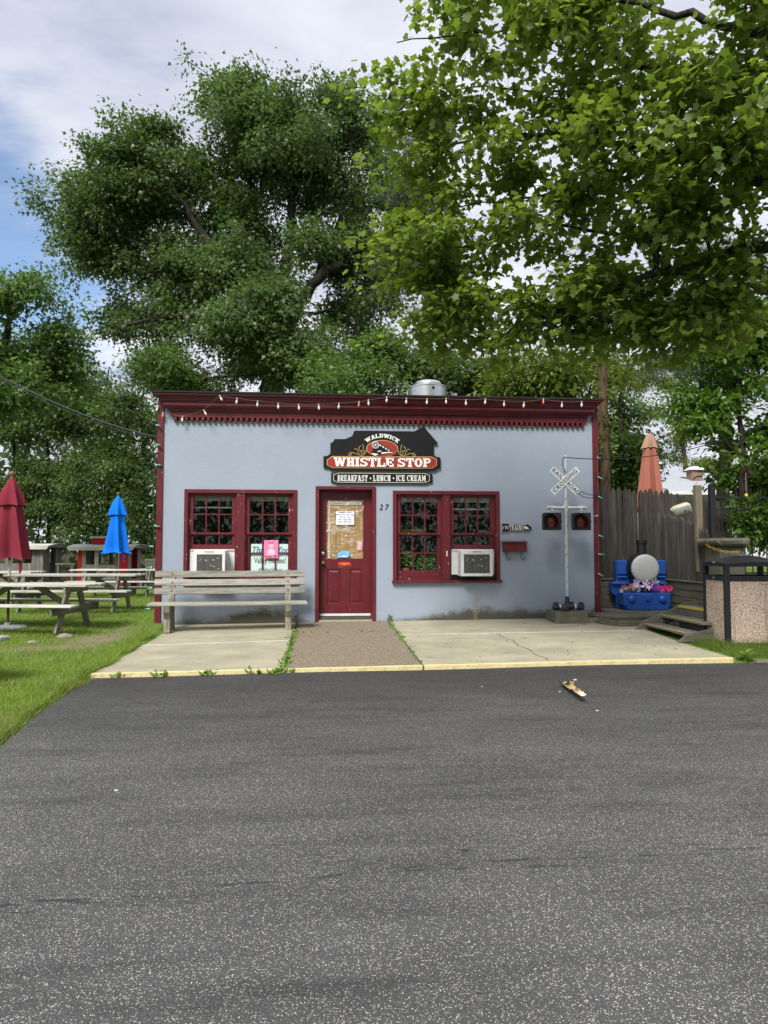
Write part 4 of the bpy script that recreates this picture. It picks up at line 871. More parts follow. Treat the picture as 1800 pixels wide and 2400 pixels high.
for x in (-0.97, 0.96):
    poly = [(-.20,0.0),(-.06,0.0),(-.045,.18),(-.06,.43),(-.30,.43),(-.285,.36),(-.19,.25)]
    def xprism(poly, x0, x1):
        n_ = len(poly); vs = [(x0, a, b) for a, b in poly]+[(x1, a, b) for a, b in poly]
        return MB().add(vs, [tuple(range(n_))[::-1], tuple(range(n_, 2*n_))]+[(i, (i+1)%n_, n_+(i+1)%n_, n_+i) for i in range(n_)])
    xprism([(-.22,0.0),(-.07,0.0),(-.075,.25),(-.04,.433),(-.29,.433),(-.28,.33),(-.20,.22)], x-.05, x+.05).build('front_leg', M['post_wood'], bench, bevel=.008)
    xprism([(.22,0.0),(.36,0.0),(.31,.22),(.33,.50),(.455,.975),(.37,.985),(.24,.52),(.21,.25)], x-.05, x+.05).build('back_post', M['post_wood'], bench, bevel=.008)
    MB().box(x-.045, x+.045, -.07, .21, .33, .433).build('seat_bearer', M['post_wood'], bench, bevel=.006)
    for y, z in ((0.267, 0.645), (0.302, 0.787), (0.337, 0.927)): MB().lathe([(0.011, 0.0), (0.011, -.006), (.005, -.009)], (x, y, z), 10, 'y').build('bolt', M['black_metal'], bench)

# ---- string of bulbs
M['socket'] = simple('grey_socket', (0.45, 0.45, 0.43), 0.6); M['b_white'] = simple('frosted_bulb', (0.75, 0.72, 0.60), 0.3, var=.1); M['b_orange'] = simple('orange_bulb', (0.72, 0.16, 0.03), 0.3); M['b_green'] = simple('green_bulb', (0.02, 0.26, 0.17), 0.3); M['wire'] = simple('grey_wire', (0.10, 0.10, 0.09), 0.6)
def bulb_mesh():
    mb = MB(); mb.cur = 0; mb.lathe([(0.0125, 0.0), (0.0125, -0.042), (.010, -.046)], n=10); mb.cur = 1; mb.lathe([(0.0095, -.042), (0.0185, -0.058), (0.0200, -0.072), (0.0165, -0.090), (0.0085, -0.106), (0.001, -0.112)], n=12); return mb
BM = {}
for k in ('white', 'orange', 'green'):
    me = bulb_mesh().mesh('bulb', smooth=50); me.materials.append(M['socket']); me.materials.append(M['b_'+k]); BM[k] = me
def string(label, pts, cols, rots, sag, cat='string lights'):
    t = thing('string_lights', label, cat, pts[0]); O = Vector(pts[0]); path = []
    for i in range(len(pts)-1):
        a, b = Vector(pts[i])-O, Vector(pts[i+1])-O
        for q in range(5):
            u = q/5; path.append(a.lerp(b, u)+Vector((0, 0, -sag*4*u*(1-u))))
    path.append(Vector(pts[-1])-O); MB().tube(path, 0.0035, 5).build('wire', M['wire'], t)
    for p, c, r_ in zip(pts, cols, rots): link('bulb', BM[c], None, t, loc=Vector(p)-O, rot=r_)
cor = [(18,85),(35,108),(105,122),(180,100),(237,48),(301,57),(375,67),(449,75),(522,79),(594,79),(668,75),(740,69),(773,63),(840,52),(911,57),(984,59),(1053,57),(1124,63),(1195,59),(1262,67),(1334,71),(1404,59),(1470,71),(1541,69),(1596,76)]
pts = []; cols = []; rots = []; rr = random.Random(4)
for i, (x, y) in enumerate(cor):
    yy = {0: -.06, 1: -.07, 2: -.12, 3: -.22, 24: -.06}.get(i, -.315); px, pz = W(360+x/1.536, 900+(y-7)/1.536, yy); pts.append((px, yy, pz))
    cols.append('orange' if i in (1, 11, 21) else 'white'); rots.append((rr.uniform(-.1,.1), rr.uniform(-.15,.15) if i > 4 else (-.5 if i in (3, 4) else .35 if i == 0 else 0.1), 0))
string('string of frosted bulbs hung along the maroon cornice', pts, cols, rots, 0.012)
gl = [(45,355),(40,525),(38,700),(18,875),(20,1050),(28,1225),(20,1405),(10,1580),(10,1760),(-8,1940)]
pts = []; rots = []
for i, (x, y) in enumerate(gl): px, pz = W(360+(x-22)/3.6875, 900+y/3.6875, -.05); pts.append((px, -.05, pz)); rots.append((rr.uniform(-.3,.3), -1.5+rr.uniform(-.25,.25) if i in (0,1,2,5) else 1.4+rr.uniform(-.3,.3), rr.uniform(-.6,.6)))
string('string of green bulbs down the left corner of the cafe', pts, ['green']*len(pts), rots, 0.0)
gr = [(1262,160),(1262,388),(1265,618),(1262,848),(1270,1078),(1272,1300),(1268,1530)]
pts = []; rots = []
for i, (x, y) in enumerate(gr): px, pz = W(1150+x/5.029, 1040+y/5.029, -.06); pts.append((px, -.06, pz)); rots.append((rr.uniform(-.4,.4), -1.4+rr.uniform(-.4,.4) if i != 3 else 1.4, rr.uniform(-.5,.5)))
string('string of green bulbs down the right corner of the cafe', pts, ['green']*len(pts), rots, 0.0)

# ---- railroad crossing signal on a concrete block
blk = tag(MB().add([(3.63,-.70,0),(4.24,-.72,0),(4.22,-.12,.02),(3.63,-.10,.02),(3.645,-.685,.205),(4.20,-.70,.205),(4.20,-.14,.21),(3.645,-.12,.21)], [(0,3,2,1),(4,5,6,7),(0,1,5,4),(1,2,6,5),(2,3,7,6),(3,0,4,7)]).build('concrete_block', M['old_concrete'], bevel=.014, jitter=.004), 'mossy concrete block under the crossing signal', 'block')
M['pole_white'] = simple('worn_white_paint', (0.60, 0.61, 0.60), 0.5, var=.06, dirt=(0.10, 0.075, 0.05), dscale=16, damt=0.9)
M['fitting'] = simple('black_plastic_pipe', (0.030, 0.034, 0.042), 0.45)
px_, py_ = 3.935, -0.42; sig = thing('crossing_signal', 'railroad crossing signal with crossbuck boards and two dark red lamps', 'crossing signal', (px_, py_, 0.21))
z0 = 0.21; MB().tube([(0,0,.14), (0,0,2.735)], .0265, 14).build('pole', M['pole_white'], sig, smooth=40)
mb = MB(); mb.lathe([(.030, 2.715), (.034, 2.72), (.034, 2.755), (.03, 2.76), (.001, 2.76)], n=14); mb.build('pole_cap', M['pole_white'], sig, smooth=40)
mb = MB(); mb.tube([(-.30,0,1.82),(.325,0,1.82)], .0265, 12); mb.tube([(0,0,1.755),(0,0,1.895)], .037, 14)
for x in (-.255, .275): mb.tube([(x-.045,0,1.82),(x+.045,0,1.82)], .035, 12); mb.tube([(x,0,1.82),(x,0,1.735)], .026, 12); mb.tube([(x,0,1.765),(x,0,1.795)], .035, 12)
mb.tube([(-.055,0,1.82),(.055,0,1.82)], .037, 12)
for x in (-.325, .35): mb.tube([(x-.015,0,1.82),(x+.015,0,1.82)], .036, 12)
mb.build('cross_arm', M['pole_white'], sig, smooth=40)
M['board_white'] = simple('reflective_white', (0.68, 0.72, 0.73), 0.45, var=.05)
for k, (ang, s) in enumerate(((-42, 'RAIL ROAD'), (42, 'CROSSING'))):
    yb = -.034 if k == 0 else -.040
    bd_ = MB().box(-.325, .325, -.003, .003, -.060, .060).build('crossbuck_board', M['board_white'], sig, bevel=.001, loc=(-.02, yb, 2.30), rot=(0, -R(ang), 0))
    if k: link('lettering', text_mesh('CROSSING', .105, .0008, .0012, spacing=1.18), M['ink'], bd_, loc=(0, -.004, 0))
    else:
        link('lettering', text_mesh('RAIL', .105, .0008, .0012, spacing=1.18), M['ink'], bd_, loc=(-.185, -.004, 0)); link('lettering', text_mesh('ROAD', .105, .0008, .0012, spacing=1.05), M['ink'], bd_, loc=(.195, -.004, 0))
M['lamp_black'] = simple('matt_black_housing', (0.022, 0.022, 0.021), 0.6); M['lens'] = simple('dark_red_lens', (0.16, 0.014, 0.012), 0.18, var=.25, vscale=14, coat=.5)
def lamp(x):
    yl = -.06; box = [(-.165,-.13),(-.145,-.155),(.155,-.155),(.155,.155),(-.135,.155),(-.165,.13)]
    h = MB().prism([(x+a, 1.575+b) for a, b in box], yl-.02, yl+.10).build('lamp_housing', M['lamp_black'], sig, bevel=.006, loc=(0,0,0))
    mb = MB(); mb.lathe([(.105, -.0205), (.100, -.030), (.075, -.040), (.04, -.046), (.001, -.048)], (x-.01, yl, 1.575), 28, 'y', close=False); mb.build('lens', M['lens'], h, smooth=50)
    mb = MB(); n_ = 26; vs = []
    for i in range(n_+1):      # tunnel visor, open below
        g = R(-55)+R(290)*i/n_; c_, s_ = math.cos(g), math.sin(g); ln_ = .17*(0.45+0.55*min(1, max(0, (s_+.55)/1.2)))
        for rr_, yy in ((.126, -.02), (.130, -.02-ln_), (.136, -.02-ln_), (.133, -.02)): vs.append((x-.01+rr_*c_+.55*(yy+.02), yl+yy, 1.575+rr_*s_))
    fs = [(i*4+j, (i+1)*4+j, (i+1)*4+(j+1)%4, i*4+(j+1)%4) for i in range(n_) for j in range(4)]
    mb.add(vs, fs); mb.build('visor', M['lamp_black'], h, smooth=50)
    mb = MB()
    for z in (-.10, .0, .10): mb.tube([(x+.155, yl+.03, 1.575+z), (x+.172, yl+.03, 1.575+z)], .010, 6)
    mb.tube([(x+.155, yl+.03, 1.575), (x+.18, yl+.03, 1.575)], .016, 8); mb.build('hinge', M['lamp_black'], h)
lamp(-.265); lamp(.275)
mb = MB(); mb.tube([(0,0,.145),(0,0,.245)], .036, 14); mb.tube([(-.05,0,.065),(.05,0,.065)], .062, 14); mb.tube([(0,0,.02),(0,0,.15)], .044, 14)
for x in (-.215, .245): mb.tube([(x,-.02,.055),(0,0,.062)], .040, 12); mb.tube([(x-.05,-.02,.055),(x+.045,-.02,.055)], .050, 14); mb.tube([(x,-.02,.05),(x,-.02,.125)], .044, 12); mb.lathe([(.048,.12),(.048,.135),(.03,.145),(.001,.145)], (x,-.02,0), 12)
mb.tube([(-.10,-.16,.055),(0,0,.062)], .040, 12); mb.lathe([(.055,0),(.062,-.02),(.062,-.06),(.03,-.075),(.001,-.075)], (-.10,-.13,.055), 16, 'y'); mb.tube([(.11,.12,.06),(.11,.12,.14)], .045, 12); mb.build('base_fittings', M['fitting'], sig, smooth=45)
mb = MB(); mb.tube([(-.155,-.012,.060),(-.130,-.010,.060)], .043, 14); mb.tube([(.125,-.012,.060),(.150,-.012,.060)], .043, 14); mb.build('white_tape', M['white'], sig, smooth=45)
MB().tube([(-.005,-.03,2.735),(-.05,-.02,2.70),(-.055,-.01,2.60),(-.03,-.03,2.50),(-.02,-.03,2.44)], .007, 6).build('lead', M['rubber'], sig, smooth=60)
# cables
def sagline(a, b, s, n_=16): a, b = Vector(a), Vector(b); return [a.lerp(b, i/n_)+Vector((0,0,-s*4*(i/n_)*(1-i/n_))) for i in range(n_+1)]
tip = Vector((px_+.02, py_, z0+2.725))
tag(MB().tube(sagline(tip, AT(1850, 968, 12.6), .30, 24), .0085, 6).build('overhead_cable', M['rubber'], smooth=60), 'black overhead cable running right from the top of the crossing signal', 'cable')
tag(MB().tube(sagline((px_+.02, py_-.03, z0+2.33), (4.70, -.04, 2.30), .10), .006, 6).tube(sagline((px_+.02, py_-.03, z0+2.30), (4.70, -.05, 2.285), .15), .006, 6).build('lamp_cable', M['rubber'], smooth=60), 'thin black cable from the crossbuck to the right corner of the cafe', 'cable')
tag(MB().tube([(4.705,-.06,.55),(4.62,-.10,.32),(4.45,-.22,.12),(4.30,-.30,.12),(4.15,-.40,.215)], .004, 5).build('ground_wire', M['rubber'], smooth=60), 'thin wire from the cafe corner down to the concrete block', 'wire')
tag(MB().tube(sagline(AT(-60, 850, 8.6), (-3.33, .08, 3.29), .12), .0095, 6).tube(sagline(AT(-60, 853, 8.6), (-3.33, .10, 3.27), .15), .006, 6).build('service_wire', simple('grey_service_wire', (0.16, 0.16, 0.16), 0.6), smooth=60), 'grey service wire running left from the upper corner of the cafe', 'wire')
# ---------------------------------------------------------------- right side: platform, planter, fences, steps, bin
M['deck'] = wood('weathered_deck', (0.10, 0.092, 0.072), (0.25, 0.235, 0.19), 'x', 0.9)
M['timber'] = wood('old_timber', (0.085, 0.08, 0.058), (0.23, 0.215, 0.155), 'x', 0.9, moss=(0.07, 0.08, 0.035))
M['timber_y'] = wood('old_timber_side', (0.085, 0.08, 0.058), (0.23, 0.215, 0.155), 'y', 0.9, moss=(0.07, 0.08, 0.035))
M['picket'] = wood('grey_picket', (0.033, 0.029, 0.025), (0.098, 0.087, 0.074), 'z', 0.9, 0.7)
M['picket_pale'] = wood('pale_grey_picket', (0.055, 0.051, 0.045), (0.155, 0.145, 0.128), 'z', 0.9, 0.7)
M['post'] = wood('brown_post', (0.15, 0.12, 0.08), (0.30, 0.25, 0.175), 'z', 0.85, 0.7)
plat = thing('wooden_platform', 'low grey wooden platform under the blue train planter', 'platform', (5.2, -0.5, 0.0))
zt = 0.175
MB().prismz([(-0.85,-.33),(-0.62,-.64),(1.0,-.64),(1.0,.82),(-.62,.82),(-.62,.5),(-.55,.4)], -.02, zt-.042).build('frame', M['timber'], plat)
for i in range(11):
    y = -.66+i*.136; x0 = -.66 if i else -.64
    if i < 4: x0 = -.66-.24*i/3.5
    elif i < 5: x0 = -.80
    else: x0 = -.47
    MB().add([(a, b, c) for a in (0, 1) for b in (0, 1) for c in (0, 1)], []) if False else None
    xa, xb = x0, x0-.09 if i < 4 else x0
    vs = [(xa, y, zt-.04), (1.02, y, zt-.04), (1.02, y+.130, zt-.04), (xb, y+.130, zt-.04), (xa, y, zt), (1.02, y, zt), (1.02, y+.130, zt), (xb, y+.130, zt)]
    MB().add(vs, [(0,3,2,1),(4,5,6,7),(0,1,5,4),(1,2,6,5),(2,3,7,6),(3,0,4,7)]).build('deck_board', M['deck'], plat, bevel=.004)
# retaining timbers: along the wall side and along the steps side
tw = thing('timber_wall', 'low retaining wall of stacked old timbers behind the blue planter', 'wall', (4.72, 0.36, 0.17))
for i in range(4):
    MB().box(0.0, 1.42, 0, .10, i*.133, i*.133+.129).build('timber', M['timber'], tw, bevel=.010, jitter=.004, seed=i)
    MB().box(1.31, 1.41, -1.55, -.004, i*.133-.0, i*.133+.129).build('timber', M['timber_y'], tw, bevel=.010, jitter=.004, seed=i+9)
MB().box(0.0, 1.43, -.02, .12, .534, .565).build('cap_board', M['timber'], tw, bevel=.006); MB().box(1.29, 1.43, -1.57, -.025, .536, .567).build('cap_board', M['timber_y'], tw, bevel=.006)
def picket_mesh(wd, th, h, pt): return MB().prism([(-wd/2,0),(wd/2,0),(wd/2,h-pt),(wd*.30,h-pt*.35),(0,h),(-wd*.30,h-pt*.35),(-wd/2,h-pt)], -th/2, th/2).mesh('picket', bevel=.002)
pf = thing('picket_fence', 'tall dark grey stockade fence with pointed pickets beside the cafe', 'fence', (4.80, 0.50, 0.66)); rr = random.Random(11)
pms = [picket_mesh(.103, .022, 1.86, .11), picket_mesh(.100, .022, 1.86, .13), picket_mesh(.104, .022, 1.86, .10)]
x = 0.0; i = 0
while x < 2.65:
    top = np.interp(x, [0, .25, .55, 1.0, 1.5, 1.9, 2.7], [1.90, 1.88, 1.83, 1.80, 1.78, 1.68, 1.55])+rr.uniform(-.03, .03)
    o = link('picket', pms[i % 3], M['picket'], pf, loc=(x, rr.uniform(-.006, .006), 0), rot=(rr.uniform(-.01,.01), rr.uniform(-.006,.006), rr.uniform(-.05,.05))); o.scale = (1, 1, top/1.86); x += rr.choice((.106, .104, .108, .105)); i += 1
for z in (.25, 1.35): MB().box(-.05, 2.6, .02, .07, z, z+.085).build('rail', M['picket'], pf, bevel=.004)
lf = thing('low_picket_fence', 'lower grey picket fence stepping down above the steps', 'fence', (6.08, 0.28, 0.72)); lm = [picket_mesh(.088, .020, 1.2, .10), picket_mesh(.082, .020, 1.2, .12)]
n_ = 17
for i in range(n_):
    t = i/(n_-1); top = 1.24-.10*t-.22*max(0, t-.35)/.65+rr.uniform(-.025,.025)
    o = link('picket', lm[i % 2], M['picket_pale'], lf, loc=(-.02*t+rr.uniform(-.005,.005), -.02-1.48*t, 0), rot=(rr.uniform(-.02,.02), rr.uniform(-.01,.01), R(90)+rr.uniform(-.06,.06))); o.scale = (1, 1, top/1.2)
for z in (.2, .75): MB().box(.015, .06, -1.5, 0, z, z+.08).build('rail', M['picket'], lf, bevel=.004)
# a loose tall post against the low fence
p0, p1_ = Vector(AT(1641, 1340, 11.75)), Vector(AT(1634, 1137, 11.75))
pst = thing('wooden_post', 'tall brown square post leaning beside the low picket fence', 'post', p0); MB().bar((0,0,0), p1_-p0, .115, .09, (0,1,0)).build('shaft', M['post'], pst, bevel=.006)
# loudspeaker
spk = thing('loudspeaker', 'cream outdoor loudspeaker mounted on the picket fence', 'loudspeaker', AT(1600, 1197, 12.55))
M['cream_plastic'] = simple('cream_plastic', (0.52, 0.49, 0.36), 0.5, var=.08); M['grille'] = simple('speaker_grille', (0.30, 0.30, 0.27), 0.8)
rs_ = (R(22), R(-18), R(-22))
b_ = MB().add([(-.17,.0,-.11),(.17,0,-.11),(.14,.17,-.09),(-.14,.17,-.09),(-.17,0,.11),(.17,0,.11),(.14,.17,.09),(-.14,.17,.09)], [(0,3,2,1),(4,5,6,7),(0,1,5,4),(1,2,6,5),(2,3,7,6),(3,0,4,7)]).mesh('cabinet', bevel=.035, smooth=50)
link('cabinet', b_, M['cream_plastic'], spk, rot=rs_)
g_ = MB().prism([(-.12,-.08),(.12,-.08),(.14,-.06),(.14,.06),(.12,.08),(-.12,.08),(-.14,.06),(-.14,-.06)], -.012, .01).mesh('grille', bevel=.006, smooth=50); link('grille', g_, M['grille'], spk, rot=rs_)
lg = MB().lathe([(.014, -.0122), (.014, -.016), (.001, -.017)], (.04,0,-.01), 12, 'y').mesh('badge'); link('badge', lg, M['black'], spk, rot=rs_)
MB().bar((-.16,.10,.05), (-.10,.10,.0), .04, .08).build('bracket', M['cream_plastic'], spk, bevel=.004)
# masonry pillar with a slab cap, and a yellow chain
pc_ = AT(1683, 1268, 11.0)
pil = thing('concrete_pillar', 'old concrete pillar with an overhanging mossy cap behind the bin', 'pillar', (pc_.x+.29, pc_.y+.33, 0.0))
MB().box(-.20, .22, -.24, .24, -.05, 1.345).build('shaft', M['old_concrete'], pil, bevel=.02, jitter=.006, seed=3)
bm_ = MB().prismz([(-.30,-.27),(-.24,-.33),(.22,-.34),(.29,-.28),(.30,.33),(-.29,.35)], 1.347, 1.47); bm_.build('cap', M['old_concrete'], pil, bevel=.045, jitter=.008, seed=5)
M['chain'] = simple('yellow_plastic', (0.60, 0.40, 0.03), 0.4)
ch0 = AT(1655, 1277, 10.95); ch1 = AT(1733, 1292, 10.6); chn = thing('plastic_chain', 'yellow plastic chain hanging under the pillar cap', 'chain', ch0); lk = MB(); n_ = 14
lk.tube([(.022*math.cos(2*math.pi*i/12)+(.014 if math.cos(2*math.pi*i/12) > 0 else -.014), 0, .014*math.sin(2*math.pi*i/12)) for i in range(13)], .0042, 5, caps=False); lme = lk.mesh('link', smooth=60)
pth = sagline(Vector((0,0,0)), ch1-ch0, .05, 11)
for i, p in enumerate(pth[:-1]): d = pth[i+1]-p; link('link', lme, M['chain'], chn, loc=p+d/2, rot=(R(90)*(i % 2)+.3, -math.atan2(d.z, d.x), 0))
# steps
stp = thing('wooden_steps', 'three grey wooden steps with yellow edges climbing right beside the platform', 'steps', (4.86, -2.1, 0.0))
M['tread'] = wood('grey_tread', (0.16, 0.155, 0.14), (0.34, 0.33, 0.30), 'y', 0.9); M['stringer'] = wood('grey_stringer', (0.13, 0.12, 0.095), (0.27, 0.255, 0.21), 'x', 0.9); M['yellow_line'] = simple('yellow_stripe', (0.62, 0.44, 0.06), 0.6, dirt=(0.2, 0.18, 0.12), dscale=20)
for i, (x, z, w_) in enumerate(((0.0, .085, .012), (.27, .225, .012), (.56, .375, .05))):
    MB().box(x, x+.27, -.60, .62, z-.038, z).build('tread', M['tread'], stp, bevel=.004); MB().box(x-.004, x+w_, -.60, .62, z-.03 if i == 2 else z-.006, z+.003).build('yellow_stripe', M['yellow_line'], stp)
MB().box(.57, .59, -.60, .62, -.02, .336).build('riser', M['stringer'], stp)
for y, pf_ in ((.622, [(-.20,-.05),(.10,-.05),(.90,.30),(.90,.44),(.72,.42),(-.02,.125)]), (-.640, [(-.12,-.05),(.40,-.05),(.70,.10),(.70,.19),(.50,.16),(.02,.06)])):
    MB().prism(pf_, y, y+.038).build('stringer', M['stringer'], stp, bevel=.004)
# iron fence
irf = thing('iron_fence', 'black iron railing on the right above the pillar', 'fence', (6.98, 0.12, 0.62)); mb = MB(); MB().box(-.05, .05, -.05, .05, 0, 1.88).build('post', M['black_metal'], irf, bevel=.006); MB().lathe([(.06, 1.88), (.06, 1.90), (.02, 1.93), (.001, 1.935)], n=12).build('post_cap', M['black_metal'], irf)
for z in (1.64, 1.40, .2): MB().box(.05, 2.6, -.018, .018, z, z+.035).build('rail', M['black_metal'], irf)
bm = MB().tube([(0,0,.1),(0,0,1.76)], .0125, 8).lathe([(.0125, 1.76), (.02, 1.775), (.001, 1.84)], n=8).mesh('bar', smooth=40)
for i in range(17): link('bar', bm, M['black_metal'], irf, loc=(.20+.145*i, 0, 0))
rsn = thing('red_sign', 'narrow red sign with a pale mark behind the iron fence', 'sign', (7.12, 0.30, 1.42)); MB().box(-.045, .045, 0, .015, 0, .32).build('board', simple('sign_bright_red', (0.42, 0.02, 0.02), 0.5), rsn, bevel=.004)
MB().prism([(-.02,.08),(.01,.09),(.02,.15),(.015,.21),(.02,.26),(-.005,.285),(-.02,.25),(-.012,.19),(-.022,.14)], -.004, -.0005).build('pale_mark', M['paper'], rsn)
orn = thing('hanging_ornament', 'small yellow egg-shaped ornament hanging from the shrub at right', 'ornament', AT(1749, 1161, 12.0)); MB().lathe([(.001,-.032), (.02,-.026), (.029,-.008), (.026,.012), (.014,.030), (.001,.038)], n=14).build('body', simple('ornament_yellow', (0.70, 0.42, 0.05), 0.4), orn, smooth=60); MB().tube([(0,0,.036),(0,0,.40)], .002, 4).build('string', M['cream'], orn)
# train-shaped planter (plain round front plate)
M['planter_blue'] = simple('blue_plastic', (0.018, 0.085, 0.36), 0.38, var=.10, vscale=3, spec=.5)
M['planter_grey'] = simple('pale_grey_plastic', (0.44, 0.45, 0.44), 0.5, var=.05); M['planter_black'] = simple('black_plastic', (0.016, 0.017, 0.020), 0.45)
tr = thing('train_planter', 'blue plastic planter shaped like the front of a steam engine', 'planter', (5.53, -0.18, 0.178), R(-3))
def X(px): return (px-619)/1659*240/129.0
def Zp(py): return (1097-py)/1452*210/129.0
bev = .012
MB().prism([(X(300),0),(X(945),0),(X(945),Zp(1040)),(X(975),Zp(1025)),(X(980),Zp(835)),(X(242),Zp(835)),(X(247),Zp(1025)),(X(290),Zp(1040))], -.02, .30).build('trough', M['planter_blue'], tr, bevel=.014)
for x in (368, 846): MB().lathe([(.068, -.02), (.066, -.034), (.055, -.052), (.03, -.062), (.001, -.065)], (X(x), 0, Zp(930)), 24, 'y').build('buffer', M['planter_blue'], tr, smooth=60)
MB().prism([(X(525),0.01),(X(688),0.01),(X(680),Zp(850)),(X(525),Zp(850))], -.038, -.0205).build('coupling_plate', M['planter_blue'], tr, bevel=.005)
MB().prism([(X(545),0.005),(X(565),0.005),(X(565),Zp(950)),(X(640),Zp(950)),(X(640),0.005),(X(682),0.005),(X(655),Zp(880)),(X(560),Zp(880))], -.062, -.0385).build('coupling_hook', M['planter_blue'], tr, bevel=.005)
MB().prism([(X(160),Zp(850)),(X(240),Zp(905)),(X(245),0.0),(X(1070),0.0),(X(1070),Zp(910)),(X(1140),Zp(860)),(X(1135),Zp(672)),(X(1028),Zp(668)),(X(1025),Zp(335)),(X(235),Zp(345)),(X(243),Zp(672)),(X(155),Zp(680))], .302, .44).build('back_panel', M['planter_blue'], tr, bevel=.014)
for a, b in ((248, 412), (850, 1026)):
    MB().box(X(a), X(b), .27, .3015, Zp(560), Zp(335)).build('side_tank', M['planter_blue'], tr, bevel=.012); MB().tube([(X(a)+.01, .285, Zp(600)), (X(b)-.01, .285, Zp(600))], .022, 10).build('side_roll', M['planter_blue'], tr, smooth=50)
for a, b in ((160, 415), (850, 1135)): MB().tube([(X(a), .27, Zp(700)), (X(b), .27, Zp(700))], .026, 10).build('footplate', M['planter_blue'], tr, smooth=50)
rc = (X(619), 0, Zp(460)); mb = MB(); mb.lathe([(.262, .30), (.262, .10), (.250, .085), (.2, .084)], rc, 40, 'y'); mb.build('boiler', M['planter_black'], tr, smooth=40)
mb = MB(); mb.lathe([(.246, .090), (.246, .070), (.236, .052), (.20, .038), (.12, .028), (.001, .024)], rc, 40, 'y'); mb.build('front_plate', M['planter_grey'], tr, smooth=60)
mb = MB(); mb.lathe([(.080, 0), (.076, .14), (.076, .175), (.088, .185), (.092, .20), (.088, .215), (.094, .225), (.090, .25), (.07, .252), (.065, .21)], (X(612), .20, Zp(240)), 24); mb.build('chimney', M['planter_black'], tr, smooth=40)
tr.scale = (1.06, 1.06, 1.06)
# artificial flowers
def fmat(n, c): return simple('petal_'+n, c, 0.6, var=.15, vscale=40)
FC = {'hot_pink': fmat('hot_pink', (0.72, 0.06, 0.26)), 'white': fmat('white', (0.72, 0.70, 0.72)), 'lilac': fmat('lilac', (0.42, 0.26, 0.62)), 'purple': fmat('purple', (0.16, 0.03, 0.32)), 'blush': fmat('blush', (0.70, 0.28, 0.38)), 'peach': fmat('peach', (0.75, 0.42, 0.28)), 'cream': fmat('cream', (0.74, 0.66, 0.40))}
M['fleaf'] = simple('silk_leaf', (0.07, 0.13, 0.03), 0.6)
def blossom(r_, n_, layers, seed, pw=.55):
    rr = random.Random(seed); mb = MB()
    for l in range(layers):
        k = 1-.30*l
        for i in range(n_):
            g = 2*math.pi*(i+.5*(l % 2))/n_+rr.uniform(-.1,.1); d = Vector((math.cos(g), 0, math.sin(g))); s_ = Vector((-math.sin(g), 0, math.cos(g))); up = Vector((0,-1,0)); L_ = r_*k*rr.uniform(.85,1.1); h = .25+.45*l
            mb.add([up*.004*l, d*L_*.55+s_*L_*pw*.5+up*L_*h*.55, d*L_+up*L_*h*.6, d*L_*.55-s_*L_*pw*.5+up*L_*h*.55, d*L_*.5+up*L_*h*.3], [(0,1,4),(1,2,4),(2,3,4),(3,0,4)])
    return mb.mesh('flower')
def bunch(label, items, seed):
    t = thing('artificial_flowers', label, 'flowers', (5.53, -0.18, 0.178), R(-3), group='artificial flowers in the train planter'); rr = random.Random(seed); t.scale = (1.06, 1.06, 1.06)
    for (px, py, r_, n_, l, col, pw) in items: link('flower', blossom(r_*1.4, n_, l, rr.randint(0, 999), pw), FC[col], t, loc=(X(px), rr.uniform(-.03, .07), Zp(py)+.012), rot=(rr.uniform(-.5,.1), rr.uniform(0,3), rr.uniform(-.4,.4)))
    xs = [X(i[0]) for i in items]; mb = MB()
    for _ in range(16):
        p = Vector((rr.uniform(min(xs)-.03, max(xs)+.03), rr.uniform(.03,.15), Zp(830)+rr.uniform(-.01,.06))); d = Vector((rr.uniform(-1,1), rr.uniform(-.8,.1), rr.uniform(-.1,1))).normalized(); s_ = d.cross(Vector((0,-1,.3))).normalized(); l = rr.uniform(.05,.09)
        mb.add([p, p+d*l*.5+s_*l*.22, p+d*l, p+d*l*.5-s_*l*.22], [(0,1,2,3)])
    mb.build('leaves', M['fleaf'], t)
bunch('bunch of hot pink artificial flowers at the right of the planter', [(845,785,.052,11,3,'hot_pink',.5),(960,775,.050,11,3,'hot_pink',.5),(905,810,.045,10,3,'hot_pink',.5),(900,755,.04,9,3,'hot_pink',.5)], 1)
bunch('bunch of purple and white artificial flowers in the middle of the planter', [(480,665,.05,6,3,'lilac',.9),(480,740,.05,6,3,'lilac',.9),(430,720,.04,5,2,'white',.9),(610,720,.075,6,1,'white',.42),(650,735,.06,6,1,'white',.42),(735,690,.075,6,1,'white',.42),(740,755,.055,6,3,'purple',.9),(660,690,.04,6,2,'purple',.9),(580,785,.045,6,2,'purple',.9),(690,800,.04,6,2,'purple',.9),(500,800,.04,5,2,'white',.8)], 2)
bunch('bunch of blush and cream artificial flowers at the left of the planter', [(255,755,.045,6,2,'blush',.7),(335,740,.045,6,2,'blush',.7),(395,735,.042,6,2,'peach',.8),(240,790,.035,5,2,'cream',.7),(290,770,.03,5,2,'cream',.7),(405,790,.035,5,2,'cream',.8),(225,810,.03,5,1,'white',.7)], 3)
